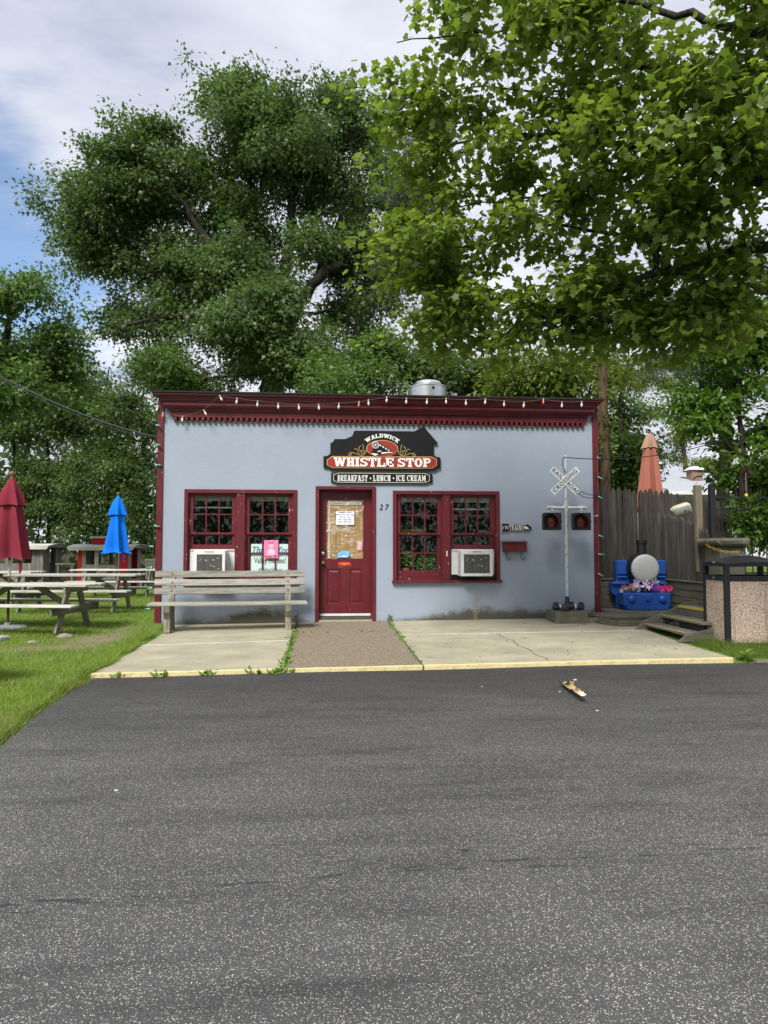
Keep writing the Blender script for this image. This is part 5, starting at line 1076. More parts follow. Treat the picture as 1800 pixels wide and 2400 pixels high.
# litter bin
M['bin_frame'] = simple('black_powder_coat', (0.020, 0.021, 0.023), 0.45, var=.15, bump=.15, bscale=200)
def mat_binpanel():
    m, N, L, b = new_mat('pebble_panel'); v = n_coord(N); k = N.new('ShaderNodeTexVoronoi'); k.inputs['Scale'].default_value = 74; L.new(v, k.inputs['Vector']); s = N.new('ShaderNodeSeparateColor'); L.new(k.outputs['Color'], s.inputs[0])
    c = n_ramp(N, L, s.outputs[0], [(0.0, (0.48, 0.30, 0.20)), (0.35, (0.66, 0.48, 0.35)), (0.65, (0.72, 0.57, 0.45)), (0.85, (0.62, 0.54, 0.50)), (1.0, (0.80, 0.71, 0.60))])
    dk = n_ramp(N, L, s.outputs[1], [(0.90, 0.0), (0.93, 0.85)]); c = n_mix(N, L, dk, c, (0.04, 0.035, 0.03))
    c = n_mix(N, L, n_ramp(N, L, k.outputs['Distance'], [(0.45, 0.0), (0.65, 0.5)]), c, (0.22, 0.16, 0.12))
    wt = n_ramp(N, L, n_noise(N, L, n_map(N, L, v, (8, 8, .6)), 1.0, 4), [(0.55, 1.0), (0.72, 0.72)]); c = n_mix(N, L, 1.0, c, wt, 'MULTIPLY')
    L.new(c, b.inputs['Base Color']); b.inputs['Roughness'].default_value = 0.7
    L.new(n_bump(N, L, math_node('SUBTRACT', 1.0, k.outputs['Distance'], N, L), 0.6, 0.008), b.inputs['Normal']); return m
M['pebble'] = mat_binpanel()
bn = thing('litter_bin', 'square litter bin with pinkish pebble panels and black frame at the right', 'bin', (5.715, -2.82, -0.06), R(-4)); hw = .41; hd = .30
pm = MB().box(-.034, .034, -.034, .034, 0, 1.145).mesh('post', bevel=.004)
for sx in (-1, 1):
    for sy in (-1, 1): link('post', pm, M['bin_frame'], bn, loc=(sx*hw, sy*hd, 0))
for sy in (-1, 1):
    MB().box(-hw+.035, hw-.035, sy*hd-.02, sy*hd+.02, .04, .905).build('panel', M['pebble'], bn, bevel=.004); MB().box(-.02, .02, -hd+.035, hd-.035, .04, .905).build('panel', M['pebble'], bn, bevel=.004, loc=(sy*hw, 0, 0))
    MB().box(-hw+.035, hw-.035, sy*hd-.034, sy*hd+.03, .907, .975).build('rim', M['bin_frame'], bn, bevel=.004); MB().box(-.034, .03, -hd+.035, hd-.035, .907, .975).build('rim', M['bin_frame'], bn, bevel=.004, loc=(sy*hw, 0, 0))
MB().box(-hw+.04, hw-.04, -hd+.04, hd-.04, .80, .86).build('liner', M['black'], bn)
n_ = 12; vs = []
for j in range(n_+1):
    for i in range(n_+1):
        u, v_ = -1+2*i/n_, -1+2*j/n_; vs.append((u*(hw+.035), v_*(hd+.035), 1.147+.13*(1-u*u*.72)*(1-v_*v_*.72)-.13*.28*.28))
fs = [(j*(n_+1)+i, j*(n_+1)+i+1, (j+1)*(n_+1)+i+1, (j+1)*(n_+1)+i) for j in range(n_) for i in range(n_)]; o_ = len(vs)
ring_ = [i for i in range(n_)] + [i*(n_+1)+n_ for i in range(n_)] + [n_*(n_+1)+n_-i for i in range(n_)] + [(n_-i)*(n_+1) for i in range(n_)]
vs += [(vs[i][0], vs[i][1], 1.10+0.35*(vs[i][2]-1.147)) for i in ring_]; q_ = len(ring_)
fs += [(ring_[i], ring_[(i+1) % q_], o_+(i+1) % q_, o_+i) for i in range(q_)]
MB().add(vs, fs).build('lid', M['bin_frame'], bn, smooth=40)
MB().lathe([(.10,1.262),(.10,1.272),(.06,1.276),(.001,1.276)], n=24).build('ash_plate', M['steel'], bn, smooth=40)
MB().box(-.03, .03, -.001, .001, -.006, .006).build('badge', M['paper'], bn, loc=(-hw-.036, -.02, 1.165), rot=(0,0,R(90)))
MB().lathe([(.016,0),(.016,-.008),(.001,-.010)], (0,0,0), 12, 'y').build('lock', M['steel'], bn, loc=(-hw-.032, 0, .94), rot=(0,0,R(-90)))
# closed salmon umbrella behind the fence
def fold_umbrella(t, H0, H1, r0, r1, rt, mat, mat_pole, z_bot, n_=8, flap=.32, seed=0, finial=None, wid=None):
    """closed market umbrella: pleated canopy from H0 (hem) to H1 (top) plus a small vented cap"""
    rr = random.Random(seed); K = n_*6; ph = [rr.uniform(-.25,.25) for _ in range(n_)]
    def ringv(z, rad, amp, hem=0.0):
        out_ = []
        for i in range(K):
            g = 2*math.pi*i/K; s_ = abs(math.sin(n_/2*g+.4)); k = int(i/6) % n_; r_ = rad*(1-amp+amp*(1-s_)*1.25+ph[k]*amp*.8)
            tw_ = .25*(H1-z)/(H1-H0); out_.append((r_*math.cos(g+tw_), r_*math.sin(g+tw_), z-.45*hem*(1-s_)))
        return out_
    lv = [(H1, rt, .05, 0)] + [(H1+(H0-H1)*u, rt+(r1-rt)*u**.75+(r0-r1)*max(0,(u-.55)/.45)*.0, .20+.28*u, .10*u*u) for u in np.linspace(.06, .97, 12)] + [(H0, r0, .46, .12)]
    vs = []; [vs.extend(ringv(*l)) for l in lv]
    fs = [(i*K+j, i*K+(j+1)%K, (i+1)*K+(j+1)%K, (i+1)*K+j) for i in range(len(lv)-1) for j in range(K)]
    cn = MB().add(vs, fs).build('canopy', mat, t, smooth=60)
    lv = [(H1+.03, rt*.6, .02, 0), (H1-.0, rt*1.15, .06, 0)] + [(H1-flap*u, rt*1.2+(wid-rt*1.2)*u**.8, .12+.25*u, .05*u) for u in (.25, .5, .75, 1.0)]
    vs = []; [vs.extend(ringv(*l)) for l in lv]; fs = [(i*K+j, i*K+(j+1)%K, (i+1)*K+(j+1)%K, (i+1)*K+j) for i in range(len(lv)-1) for j in range(K)]
    MB().add(vs, fs).build('vent_cap', mat, t, smooth=60)
    MB().tube([(0,0,z_bot),(0,0,H1)], .021, 10).build('pole', mat_pole, t, smooth=40)
    if finial: MB().lathe([(.02,H1+.02),(.035,H1+.03),(.026,H1+.05),(.045,H1+.075),(.05,H1+.10),(.035,H1+.135),(.001,H1+.15)], n=14).build('finial', finial, t, smooth=50)
    return cn
def fabric(name, c): return simple(name, c, 0.85, var=.10, vscale=2.5, bump=.1, bscale=300, spec=.15)
M['salmon'] = fabric('faded_salmon_canvas', (0.36, 0.135, 0.095)); M['wood_pole'] = wood('umbrella_pole_wood', (0.10, 0.045, 0.025), (0.22, 0.11, 0.06), 'z', 0.6); M['finial'] = simple('brown_finial', (0.16, 0.075, 0.045), 0.5)
M['salmon_cap'] = fabric('sun_bleached_canvas', (0.42, 0.26, 0.19))
bpos = AT(1526, 1165, 14.3); u3 = thing('patio_umbrella', 'closed faded salmon umbrella behind the grey picket fence', 'umbrella', (bpos.x, bpos.y, 0.70), 0.5); fold_umbrella(u3, 1.45, 2.99, .31, .29, .06, M['salmon'], M['wood_pole'], 0, 8, .27, 5, None, .17)
for c_ in u3.children:
    if c_.name.startswith('vent_cap'): c_.data.materials.clear(); c_.data.materials.append(M['salmon_cap'])
# house beyond
M['shingle'] = simple('grey_shingles', (0.34, 0.36, 0.38), 0.9, var=.22, vscale=14, bump=.3, bscale=30); M['house_white'] = simple('white_siding', (0.62, 0.63, 0.62), 0.7); M['brick'] = simple('chimney_brick', (0.24, 0.14, 0.11), 0.9, var=.3, vscale=20)
hs = thing('neighbour_house', 'low white house with grey shingle roof beyond the fence', 'house', (19.2, 17.5, 0)); 
MB().add([(-5.2,-1.1,3.78),(4,-1.1,3.78),(4,3.2,5.15),(-2.4,3.2,5.15),(-5.2,-1.1,3.70),(4,-1.1,3.70),(4,3.2,5.07),(-2.4,3.2,5.07)], [(0,1,2,3),(7,6,5,4),(0,4,5,1),(1,5,6,2),(2,6,7,3),(3,7,4,0)]).build('roof', M['shingle'], hs)
MB().box(-4.9, 4, -.6, 6, 0, 3.69).build('wall', M['house_white'], hs); MB().box(-5.25, 4, -1.20, -1.105, 3.66, 3.80).build('gutter', M['house_white'], hs, bevel=.01)
cm = MB(); cm.box(-2.3, -1.75, 1.2, 1.7, 4.2, 5.05); cm.build('chimney', M['brick'], hs); MB().add([(-2.42,1.1,5.05),(-1.63,1.1,5.05),(-1.63,1.8,5.05),(-2.42,1.8,5.05),(-2.2,1.3,5.22),(-1.85,1.3,5.22),(-1.85,1.6,5.22),(-2.2,1.6,5.22)], [(0,3,2,1),(4,5,6,7),(0,1,5,4),(1,2,6,5),(2,3,7,6),(3,0,4,7)]).build('chimney_cap', M['house_white'], hs)
# pole with creeper behind the right corner
up = thing('utility_pole', 'rough brown wooden pole behind the right corner of the cafe', 'pole', (5.30, 1.1, 0)); M['pole_bark'] = wood('split_pole', (0.055, 0.038, 0.022), (0.17, 0.115, 0.065), 'z', 0.95, 0.5)
MB().tube([(0,0,0),(.02,0,2),(-.02,0,4),(.0,0,5.2),(.02,0,6.3)], [.115,.108,.10,.095,.09], 12).build('shaft', M['pole_bark'], up, smooth=60)
cb = tag(MB().box(5.15, 6.6, YF-.02, YF+.12, -.27, -.13).build('kerb', M['old_concrete'], bevel=.02, jitter=.006), 'short grey concrete kerb at the right edge of the lot', 'kerb', kind='structure')
# ---------------------------------------------------------------- left lawn: umbrellas, picnic tables, play train
M['table_wood'] = wood('bleached_table_wood', (0.34, 0.325, 0.28), (0.70, 0.68, 0.61), 'x', 0.85)
M['table_leg'] = wood('table_leg_wood', (0.13, 0.12, 0.09), (0.34, 0.32, 0.255), 'z', 0.85, 0.6)
M['table_brace'] = wood('table_brace_wood', (0.13, 0.12, 0.09), (0.34, 0.32, 0.255), 'y', 0.85, 0.6)
def gz(x, y): return float(ground_z(np.array(x, float), np.array(y, float)))
def picnic_table(label, x, y, rz, Ln=2.44, seed=0):
    t = thing('picnic_table', label, 'picnic table', (x, y, gz(x, y)), rz, 'picnic tables on the lawn'); rr = random.Random(seed); h = Ln/2
    for i in range(5): MB().box(-h+rr.uniform(-.02,.02), h+rr.uniform(-.02,.02), -.37+i*.150, -.37+i*.150+.140, .715, .755).build('top_plank', M['table_wood'], t, bevel=.008, jitter=.002, seed=seed*9+i)
    for s in (-1, 1):
        for k in (0, 1): a = s*.62+(k-.5)*.145*1.0; MB().box(-h+rr.uniform(-.02,.02), h+rr.uniform(-.02,.02), a-.068, a+.068, .420, .458).build('seat_plank', M['table_wood'], t, bevel=.008, jitter=.002, seed=seed*9+5+k)
    for ex in (-1, 1):
        X_ = ex*(h-.38)
        for s in (-1, 1): MB().bar((X_, s*.14, .714), (X_, s*.48, -.01), .04, .125, (0,1,0)).build('leg', M['table_leg'], t, bevel=.005)
        MB().box(X_+.022, X_+.060, -.72, .72, .290, .419).build('seat_beam', M['table_brace'], t, bevel=.005); MB().box(X_+.022, X_+.060, -.36, .36, .62, .714).build('top_cleat', M['table_brace'], t, bevel=.005)
        MB().bar((X_-ex*.03, 0, .36), (X_-ex*.62, 0, .712), .09, .04, (0,1,0)).build('brace', M['table_leg'], t, bevel=.004)
    return t
picnic_table('weathered picnic table pierced by the maroon umbrella', -5.22, -0.72, R(-9), 2.44, 1)
picnic_table('weathered picnic table behind the table with the maroon umbrella', -5.42, 2.15, R(-3), 2.6, 2)
picnic_table('weathered picnic table pierced by the blue umbrella', -5.92, 6.85, R(-2), 2.44, 3)
picnic_table('weathered picnic table at the far left edge by the grey playhouse', -8.25, 4.6, R(-5), 2.3, 4)
fb = AT(27, 1490, 7.6); lb = thing('plank_bench', 'end of a weathered plank bench poking in at the lower left edge', 'bench', (fb.x, fb.y, gz(fb.x, fb.y)), R(-24)); hb = fb.z-gz(fb.x, fb.y)
for i in range(3): MB().box(-1.6, 0.0-.03*i, -.145*(i+1), -.145*i-.012, hb-.045, hb).build('seat_plank', M['table_wood'], lb, bevel=.008, jitter=.002, seed=i)
for x in (-1.3, -.42): MB().box(x-.05, x+.05, -.40, -.03, 0, hb-.046).build('leg', M['table_leg'], lb, bevel=.005)
M['maroon_canvas'] = fabric('maroon_canvas', (0.20, 0.024, 0.042)); M['blue_canvas'] = fabric('blue_canvas', (0.006, 0.16, 0.68))
M['white_pole'] = simple('pale_pole', (0.50, 0.51, 0.50), 0.4)
u1 = thing('patio_umbrella', 'closed maroon umbrella with a round brown finial at the left', 'umbrella', (-5.555, -0.50, gz(-5.55, -.5)), 0.35)
fold_umbrella(u1, 1.17, 2.46, .355, .33, .045, M['maroon_canvas'], M['wood_pole'], .05, 6, .42, 3, M['finial'], .245)
MB().tube([(0,0,.86),(0,0,1.12)], .0235, 10).build('pole_sleeve', M['white_pole'], u1, smooth=40); MB().tube([(.16,-.14,1.12),(.17,-.15,1.0),(.165,-.14,.90)], [.02,.03,.012], 8).build('tie_strap', M['maroon_canvas'], u1, smooth=60)
ub = thing('umbrella_base', 'round grey concrete umbrella base in the grass', 'umbrella base', (-5.555, -0.50, gz(-5.55, -.5))); MB().lathe([(.30,-.02),(.30,.02),(.27,.045),(.06,.06),(.05,.10),(.03,.10)], n=28).build('disc', simple('grey_base', (0.24, 0.25, 0.25), 0.8, bump=.3), ub, smooth=50)
u2 = thing('patio_umbrella', 'closed bright blue umbrella with a round brown finial', 'umbrella', (-6.0, 6.75, gz(-6, 6.75)), 0.9)
fold_umbrella(u2, 1.22, 2.70, .43, .35, .05, M['blue_canvas'], M['wood_pole'], .0, 6, .47, 6, M['finial'], .29)
MB().tube([(.05,-.2,1.16),(.055,-.21,1.0),(.07,-.21,.96),(.085,-.2,1.0),(.09,-.2,1.15)], .012, 6).build('tie_strap', M['blue_canvas'], u2, smooth=60)
# play houses shaped like rail cars
M['grey_board'] = wood('grey_playhouse_board', (0.14, 0.135, 0.12), (0.36, 0.35, 0.31), 'z', 0.9, 0.6); M['grey_boardx'] = wood('grey_playhouse_fascia', (0.22, 0.21, 0.18), (0.50, 0.48, 0.43), 'x', 0.9)
M['red_board'] = wood('flaking_red_board', (0.34, 0.30, 0.28), (0.56, 0.51, 0.48), 'z', 0.9, 0.6, paint=(0.58, 0.03, 0.025), pamt=0.36); M['red_trim'] = wood('red_trim', (0.30, 0.27, 0.25), (0.5, 0.46, 0.44), 'z', .9, .6, paint=(0.50, 0.022, 0.018), pamt=0.66)
M['roof_board'] = wood('bleached_roof_board', (0.46, 0.44, 0.38), (0.74, 0.72, 0.66), 'x', 0.9)
def rail_car(name, label, loc, rz, Ln, Dp, Hw, board, trim, wins, cupola):
    t = thing(name, label, 'playhouse', loc, rz); bw = .145; n_ = int(round(Ln/bw)); bw = Ln/n_; rr = random.Random(int(Ln*10))
    for fy in (0, Dp):
        for i in range(n_):
            x = i*bw; z1 = Hw
            for a, b, zs in wins:
                if a <= x+bw/2 < b: z1 = zs
            MB().box(x+.003, x+bw-.003, fy, fy+.025, rr.uniform(0,.02), z1).build('board', board if z1 < Hw or rr.random() < .7 else trim, t, bevel=.003)
        for a, b, zs in wins: MB().box(a, b, fy+.002, fy+.023, Hw-.06, Hw).build('header', trim, t)
    m_ = int(Dp/bw)
    for i in range(m_):
        y = .03+i*(Dp-.03)/m_; k = (Dp-.03)/m_
        for ex in (0, Ln-.025):
            if ex and .3 < (i+.5)/m_ < .72: continue
            MB().box(ex, ex+.025, y+.003, y+k-.003, 0, Hw).build('board', board, t, bevel=.003)
    MB().box(0, Ln, 0, Dp, -.05, 0).build('floor', M['grey_boardx'], t)
    # curved roof of boards and fascia
    ov = .28; K = 8; pts = []
    for i in range(K+1): u = -1+2*i/K; pts.append((Dp/2+u*(Dp/2+.2), Hw+.10*(1-u*u)))
    for i in range(K):
        (y0, za), (y1, zb) = pts[i], pts[i+1]
        MB().add([(-ov,y0,za),(Ln+ov,y0,za),(Ln+ov,y1,zb),(-ov,y1,zb),(-ov,y0,za+.03),(Ln+ov,y0,za+.03),(Ln+ov,y1,zb+.03),(-ov,y1,zb+.03)], [(0,3,2,1),(4,5,6,7),(0,1,5,4),(1,2,6,5),(2,3,7,6),(3,0,4,7)]).build('roof_board', M['roof_board'], t)
    for y in (pts[0][0]-.03, pts[-1][0]+.005): MB().prism([(-ov+.06,Hw-.10),(Ln+ov-.06,Hw-.10),(Ln+ov,Hw-.04),(Ln+ov,Hw+.03),(-ov,Hw+.03),(-ov,Hw-.04)], y, y+.025).build('fascia', M['roof_board'], t, bevel=.004)
    for ex in (-ov+.05, Ln+ov-.07): 
        pp_ = [(y, z-.005) for y, z in pts]+[(pts[-1][0], Hw-.02), (pts[0][0], Hw-.02)]; q_ = len(pp_)
        MB().add([(ex,a,b) for a, b in pp_]+[(ex+.022,a,b) for a, b in pp_], [tuple(range(q_)), tuple(range(2*q_-1,q_-1,-1))]+[(i,(i+1)%q_,q_+(i+1)%q_,q_+i) for i in range(q_)]).build('end_arch', M['grey_boardx'], t)
    if cupola:
        a, b = cupola; MB().box(a, b, Dp*.2, Dp*.8, Hw+.12, Hw+.33).build('cupola_wall', trim, t); MB().prism([(a-.1,Hw+.33),(b+.1,Hw+.33),(b+.04,Hw+.40),(a-.04,Hw+.40)], Dp*.12, Dp*.88).build('cupola_roof', M['roof_board'], t, bevel=.005)
    return t
rail_car('playhouse', 'red flaking wooden playhouse shaped like a caboose', (-9.10, 12.6, -.06), R(-5), 1.78, 1.25, 1.40, M['red_board'], M['red_trim'], [(.25, .62, .80), (.80, 1.38, .80)], (.42, 1.25))
rail_car('playhouse', 'weathered grey wooden playhouse shaped like a rail car', (-14.0, 14.9, -.05), R(-6), 2.95, 1.4, 1.42, M['grey_board'], M['grey_board'], [(.3, .75, .80), (.95, 1.45, .80), (1.75, 2.55, .80)], None)
rl = thing('wooden_railing', 'small bleached wooden railing between the two playhouses', 'railing', (-9.78, 12.55, -.05)); 
for x in (0, .48): MB().box(x, x+.07, 0, .06, 0, .78).build('post', M['grey_board'], rl, bevel=.004)
MB().box(-.05, .62, -.02, .09, .78, .84).build('top_rail', M['grey_boardx'], rl, bevel=.004)
ch = thing('slatted_chair', 'weathered slatted wooden chair back beside the red playhouse', 'chair', (-6.20, 11.2, -.05), R(-8))
for i in range(5): MB().box(-.20+i*.085, -.20+i*.085+.06, 0, .02, .28, .95).build('back_slat', M['grey_board'], ch, bevel=.003)
MB().box(-.23, .25, -.02, .03, .95, 1.0).build('top_rail', M['grey_boardx'], ch, bevel=.003); MB().box(-.23, .25, -.45, .02, .30, .34).build('seat', M['grey_boardx'], ch, bevel=.004)
for x in (-.2, .17):
    for y in (-.42, -.02): MB().box(x, x+.05, y, y+.05, 0, .299).build('leg', M['grey_board'], ch)
tk = thing('garden_tank', 'pale rounded tank on a red base just left of the cafe corner', 'tank', (-4.55, 9.2, gz(-4.5, 9.2))); MB().lathe([(.12,.18),(.16,.22),(.185,.32),(.185,.46),(.15,.56),(.06,.60),(.05,.64)], n=18).build('body', simple('pale_tank', (0.55, 0.56, 0.50), 0.5), tk, smooth=50); MB().lathe([(.15,0),(.15,.19),(.13,.19)], n=18).build('foot_ring', M['sign_red'], tk)
# stones in the lawn
for lab, px, py, s in (('larger pale stone half buried in the lawn', 152, 1498, .10), ('smaller pale stone half buried in the worn turf', 76, 1508, .065)):
    g = AT(px, py, 1); d = (np.array(g)-CAM); k = (CAM[2]+.07)/-d[2]; p = CAM+d*k
    bm = bmesh.new(); bmesh.ops.create_icosphere(bm, subdivisions=2, radius=s); rr = random.Random(int(px))
    for v in bm.verts: v.co = Vector((v.co.x*1.25, v.co.y, v.co.z*.55))*rr.uniform(.9,1.08)
    me = bpy.data.meshes.new('stone'); bm.to_mesh(me); bm.free(); tag(link('stone', me, bpy.data.materials.get('stone') or simple('stone', (0.24, 0.21, 0.16), 0.9, bump=.5, bscale=30), None, loc=(p[0], p[1], gz(p[0], p[1])+.012)), lab, 'stone')
# ---------------------------------------------------------------- vegetation
def mat_leaf(name, dark, light, trans, tw=0.45, rough=0.45, spec=0.5, straw=None):
    m, N, L, b = new_mat(name); at = N.new('ShaderNodeAttribute'); at.attribute_name = 'tint'
    c = n_ramp(N, L, at.outputs['Fac'], [(0.0, dark), (1.0, light)] if straw is None else [(0.0, straw), (.07, straw), (.12, dark), (1.0, light)]); L.new(c, b.inputs['Base Color']); b.inputs['Roughness'].default_value = rough; b.inputs['Specular IOR Level'].default_value = spec
    tr_ = N.new('ShaderNodeBsdfTranslucent'); tc_ = n_mix(N, L, at.outputs['Fac'], tuple(x*.75 for x in trans), trans); L.new(tc_, tr_.inputs[0])
    x = N.new('ShaderNodeMixShader'); x.inputs[0].default_value = tw; L.new(b.outputs[0], x.inputs[1]); L.new(tr_.outputs[0], x.inputs[2]); L.new(x.outputs[0], N['Material Output'].inputs[0]); return m
def mat_bark(name, d, l, s=1.0):
    m, N, L, b = new_mat(name); v = n_coord(N); f = n_noise(N, L, n_map(N, L, v, (9*s, 9*s, 1.6*s)), 1.6, 7, .7, .5); L.new(n_ramp(N, L, f, [(.32, d), (.68, l)]), b.inputs['Base Color']); b.inputs['Roughness'].default_value = .95; b.inputs['Specular IOR Level'].default_value = .15
    L.new(n_bump(N, L, f, .8, .03), b.inputs['Normal']); return m
def maple_tpl():
    half = [(0.0,.31),(.27,.28),(.55,.50),(.66,.24)]
    out_ = [(0,0)]+half+[(1.0,0)]+[(x,-y) for x, y in half[::-1]]
    v = [(.36,0,.0)]+[(x, y, -.30*y*y-.10*(x-.3)**2+.05*abs(y)) for x, y in out_]; k = len(out_)
    return np.array(v), [(0, 1+i, 1+(i+1) % k) for i in range(k)]
def lobed_tpl():
    out_ = [(0,0),(.18,.30),(.42,.20),(.55,.42),(.72,.16),(1,0),(.72,-.16),(.55,-.42),(.42,-.20),(.18,-.30)]
    v = [(.4,0,.02)]+[(x, y, -.35*y*y-.12*x*x) for x, y in out_]; k = len(out_); return np.array(v), [(0, 1+i, 1+(i+1) % k) for i in range(k)]
TPL = {'maple': maple_tpl(), 'lobed': lobed_tpl(),
       'leaf6': (np.array([(0,0,0),(.36,.42,-.05),(.50,.15,.03),(1,0,-.12),(.50,-.15,.03),(.36,-.42,-.05)]), [(0,2,1),(0,3,2),(0,4,3),(0,5,4)]),
       'diamond': (np.array([(0,0,0),(.45,.27,.05),(1,0,-.10),(.45,-.27,.05)]), [(0,1,2),(0,2,3)]),
       'oval': (np.array([(0,0,0),(.3,.22,.06),(.7,.20,.02),(1,0,-.10),(.7,-.20,.02),(.3,-.22,.06),(.5,0,-.01)]), [(6,0,1),(6,1,2),(6,2,3),(6,3,4),(6,4,5),(6,5,0)]),
       'needle': (np.array([(0,0,0),(.5,.06,0),(1,0,0),(.5,-.06,0)]), [(0,1,2),(0,2,3)])}
def unit(a): return a/np.maximum(1e-9, np.linalg.norm(a, axis=-1, keepdims=True))
def leaf_object(name, pos, d, n, size, tint, tpl, mat, parent, base):
    T, F = TPL[tpl]; d = unit(d); s = unit(np.cross(n, d)); u = np.cross(d, s); k = len(T); Nn = len(pos)
    V = pos[:,None,:]-np.array(base)[None,None,:] + size[:,None,None]*(T[None,:,0,None]*d[:,None,:]+T[None,:,1,None]*s[:,None,:]+T[None,:,2,None]*u[:,None,:])
    Fa = (np.array(F)[None]+(np.arange(Nn)*k)[:,None,None]).reshape(-1,3)
    me = bpy.data.meshes.new(name); me.vertices.add(Nn*k); me.vertices.foreach_set('co', V.astype(np.float32).ravel()); nf = len(Fa)
    me.loops.add(nf*3); me.loops.foreach_set('vertex_index', Fa.astype(np.int32).ravel()); me.polygons.add(nf)
    me.polygons.foreach_set('loop_start', np.arange(0, nf*3, 3, dtype=np.int32)); me.polygons.foreach_set('loop_total', np.full(nf, 3, np.int32))
    at = me.attributes.new('tint', 'FLOAT', 'POINT'); at.data.foreach_set('value', np.repeat(tint, k).astype(np.float32)); me.update(calc_edges=True)
    return link(name, me, mat, parent)
def kmeans(P, k, rs, it=6):
    C = P[rs.choice(len(P), k, replace=False)].copy()
    for _ in range(it):
        a = ((P[:,None]-C[None])**2).sum(-1).argmin(1)
        for j in range(k):
            if (a == j).any(): C[j] = P[a == j].mean(0)
    return C, a
def bez(a, b, c, n): t = np.linspace(0, 1, n)[:,None]; return (1-t)**2*a+2*t*(1-t)*b+t*t*c
def make_tree(name, label, cat, base, skel, blobs, tips, lpt, leaf, tpl, clump, mat, bark, seed, k1=9, k2=6, droop=.35, shell=2.2, up=1.0, flat=.55, group=None, twig=.010, spread=.6, bough=14, bsig=.55, bflat=.6, bdrop=.0):
    """skel: polylines of (x,y,z,r) in world space, first = trunk; blobs: (centre, radii, weight) crown masses"""
    rs = np.random.RandomState(seed); base = Vector(base); t = thing(name, label, cat, base, group=group); B = np.array(base)
    mb = MB(); SK = []
    for pl_ in skel:
        pl_ = np.array(pl_, float); tt = np.linspace(0, 1, len(pl_)); q = np.linspace(0, 1, 5*(len(pl_)-1)+1); P = np.stack([np.interp(q, tt, pl_[:,i]) for i in range(4)], 1)
        P[1:-1,:3] += rs.normal(0, .02+P[1:-1,3:4]*.12, (len(P)-2, 3)); mb.tube((P[:,:3]-B).tolist(), P[:,3].tolist(), 10); SK.append(P)
    SKA = np.concatenate([p[len(p)//3 if i == 0 else 1:] for i, p in enumerate(SK)])
    nb = max(4, tips//bough); wts = np.array([b[2] for b in blobs], float); wts /= wts.sum(); bi = rs.choice(len(blobs), nb, p=wts); g = unit(rs.normal(size=(nb,3))); rad = rs.random(nb)**(1/shell)
    BC = np.array([b[0] for b in blobs], float)[bi]+g*np.array([b[1] for b in blobs], float)[bi]*rad[:,None]; tb = rs.randint(0, nb, tips); bs = rs.uniform(.6, 1.4, nb)[tb]
    TP = BC[tb]+rs.normal(size=(tips,3))*np.array([bsig, bsig, bsig*bflat])*bs[:,None]; TP[:,2] -= bdrop*np.hypot(*(TP-BC[tb])[:,:2].T)
    K1 = min(k1*max(1, len(blobs)//2), max(2, tips//12)); c1, a1 = kmeans(TP, K1, rs)
    br = MB(); sub_of = np.zeros((tips,3))
    for j in range(K1):
        T_ = np.where(a1 == j)[0]
        if len(T_) == 0: continue
        c = c1[j]; dd = np.linalg.norm(SKA[:,:3]-c, axis=1)+1.2*np.maximum(0, SKA[:,2]-c[2]+.1); p = SKA[dd.argmin()]; a = p[:3]; ln_ = np.linalg.norm(c-a)
        r0 = min(p[3]*.7, .012+.022*ln_); ctl = a+(c-a)*.5+np.array([0,0,.16*ln_])+rs.normal(0, .07*ln_, 3); path = bez(a, ctl, c, 9); path[1:-1] += rs.normal(0, .018*ln_, (7,3))
        mb.tube((path-B).tolist(), np.linspace(r0, max(twig, r0*.3), 9).tolist(), 6, caps=False)
        kk = min(k2, max(1, len(T_)//4)); c2, a2 = kmeans(TP[T_], kk, rs, 4)
        for q in range(kk):
            m_ = T_[a2 == q]
            if len(m_) == 0: continue
            s0 = path[rs.randint(4, 9)]; l2 = np.linalg.norm(c2[q]-s0); p2_ = bez(s0, (s0+c2[q])/2+rs.normal(0, .1*l2+.01, 3)+np.array([0,0,.08*l2]), c2[q], 6); br.tube((p2_-B).tolist(), np.linspace(max(twig, r0*.34), twig*.7, 6).tolist(), 5, caps=False)
            for ti in m_:
                s1 = p2_[rs.randint(2, 6)]; sub_of[ti] = s1; mid_ = (s1+TP[ti])/2+rs.normal(0, .05, 3); br.tube([(s1-B).tolist(), (mid_-B).tolist(), (TP[ti]-B).tolist()], [twig*.7, twig*.5, twig*.3], 3, caps=False)
    mb.build('trunk', bark, t, smooth=60); br.build('branches', bark, t, smooth=60)
    n_ = tips*lpt; ti = np.repeat(np.arange(tips), lpt); ctint = rs.random(tips)
    along = rs.random(n_)**.7; off = rs.normal(size=(n_,3))*clump*np.array([1,1,flat]); pos = sub_of[ti]*(1-along[:,None])*spread+TP[ti]*(1-(1-along[:,None])*spread)+off
    outw = unit(TP[ti]-sub_of[ti]+1e-6); d = outw*.5+unit(off)*.6+rs.normal(0, .5, (n_,3)); d[:,2] -= droop; nr = np.stack([rs.normal(0, .55, n_), rs.normal(0, .55, n_), np.full(n_, up)], 1)
    size = leaf*rs.uniform(.65, 1.2, n_); tint = np.clip(ctint[ti]*.45+rs.random(n_)*.55, 0, 1)
    leaf_object('crown', pos, d, nr, size, tint, tpl, mat, t, B); return t
def PX(blobs, dep):
    out_ = []
    for (px, py, rx, ry, rd, wt) in blobs:
        d = dep if not isinstance(dep, tuple) else dep[0]; c = AT(px, py, d); k = d/FPX; out_.append((tuple(c), (rx*k, rd, ry*k), wt))
    return out_
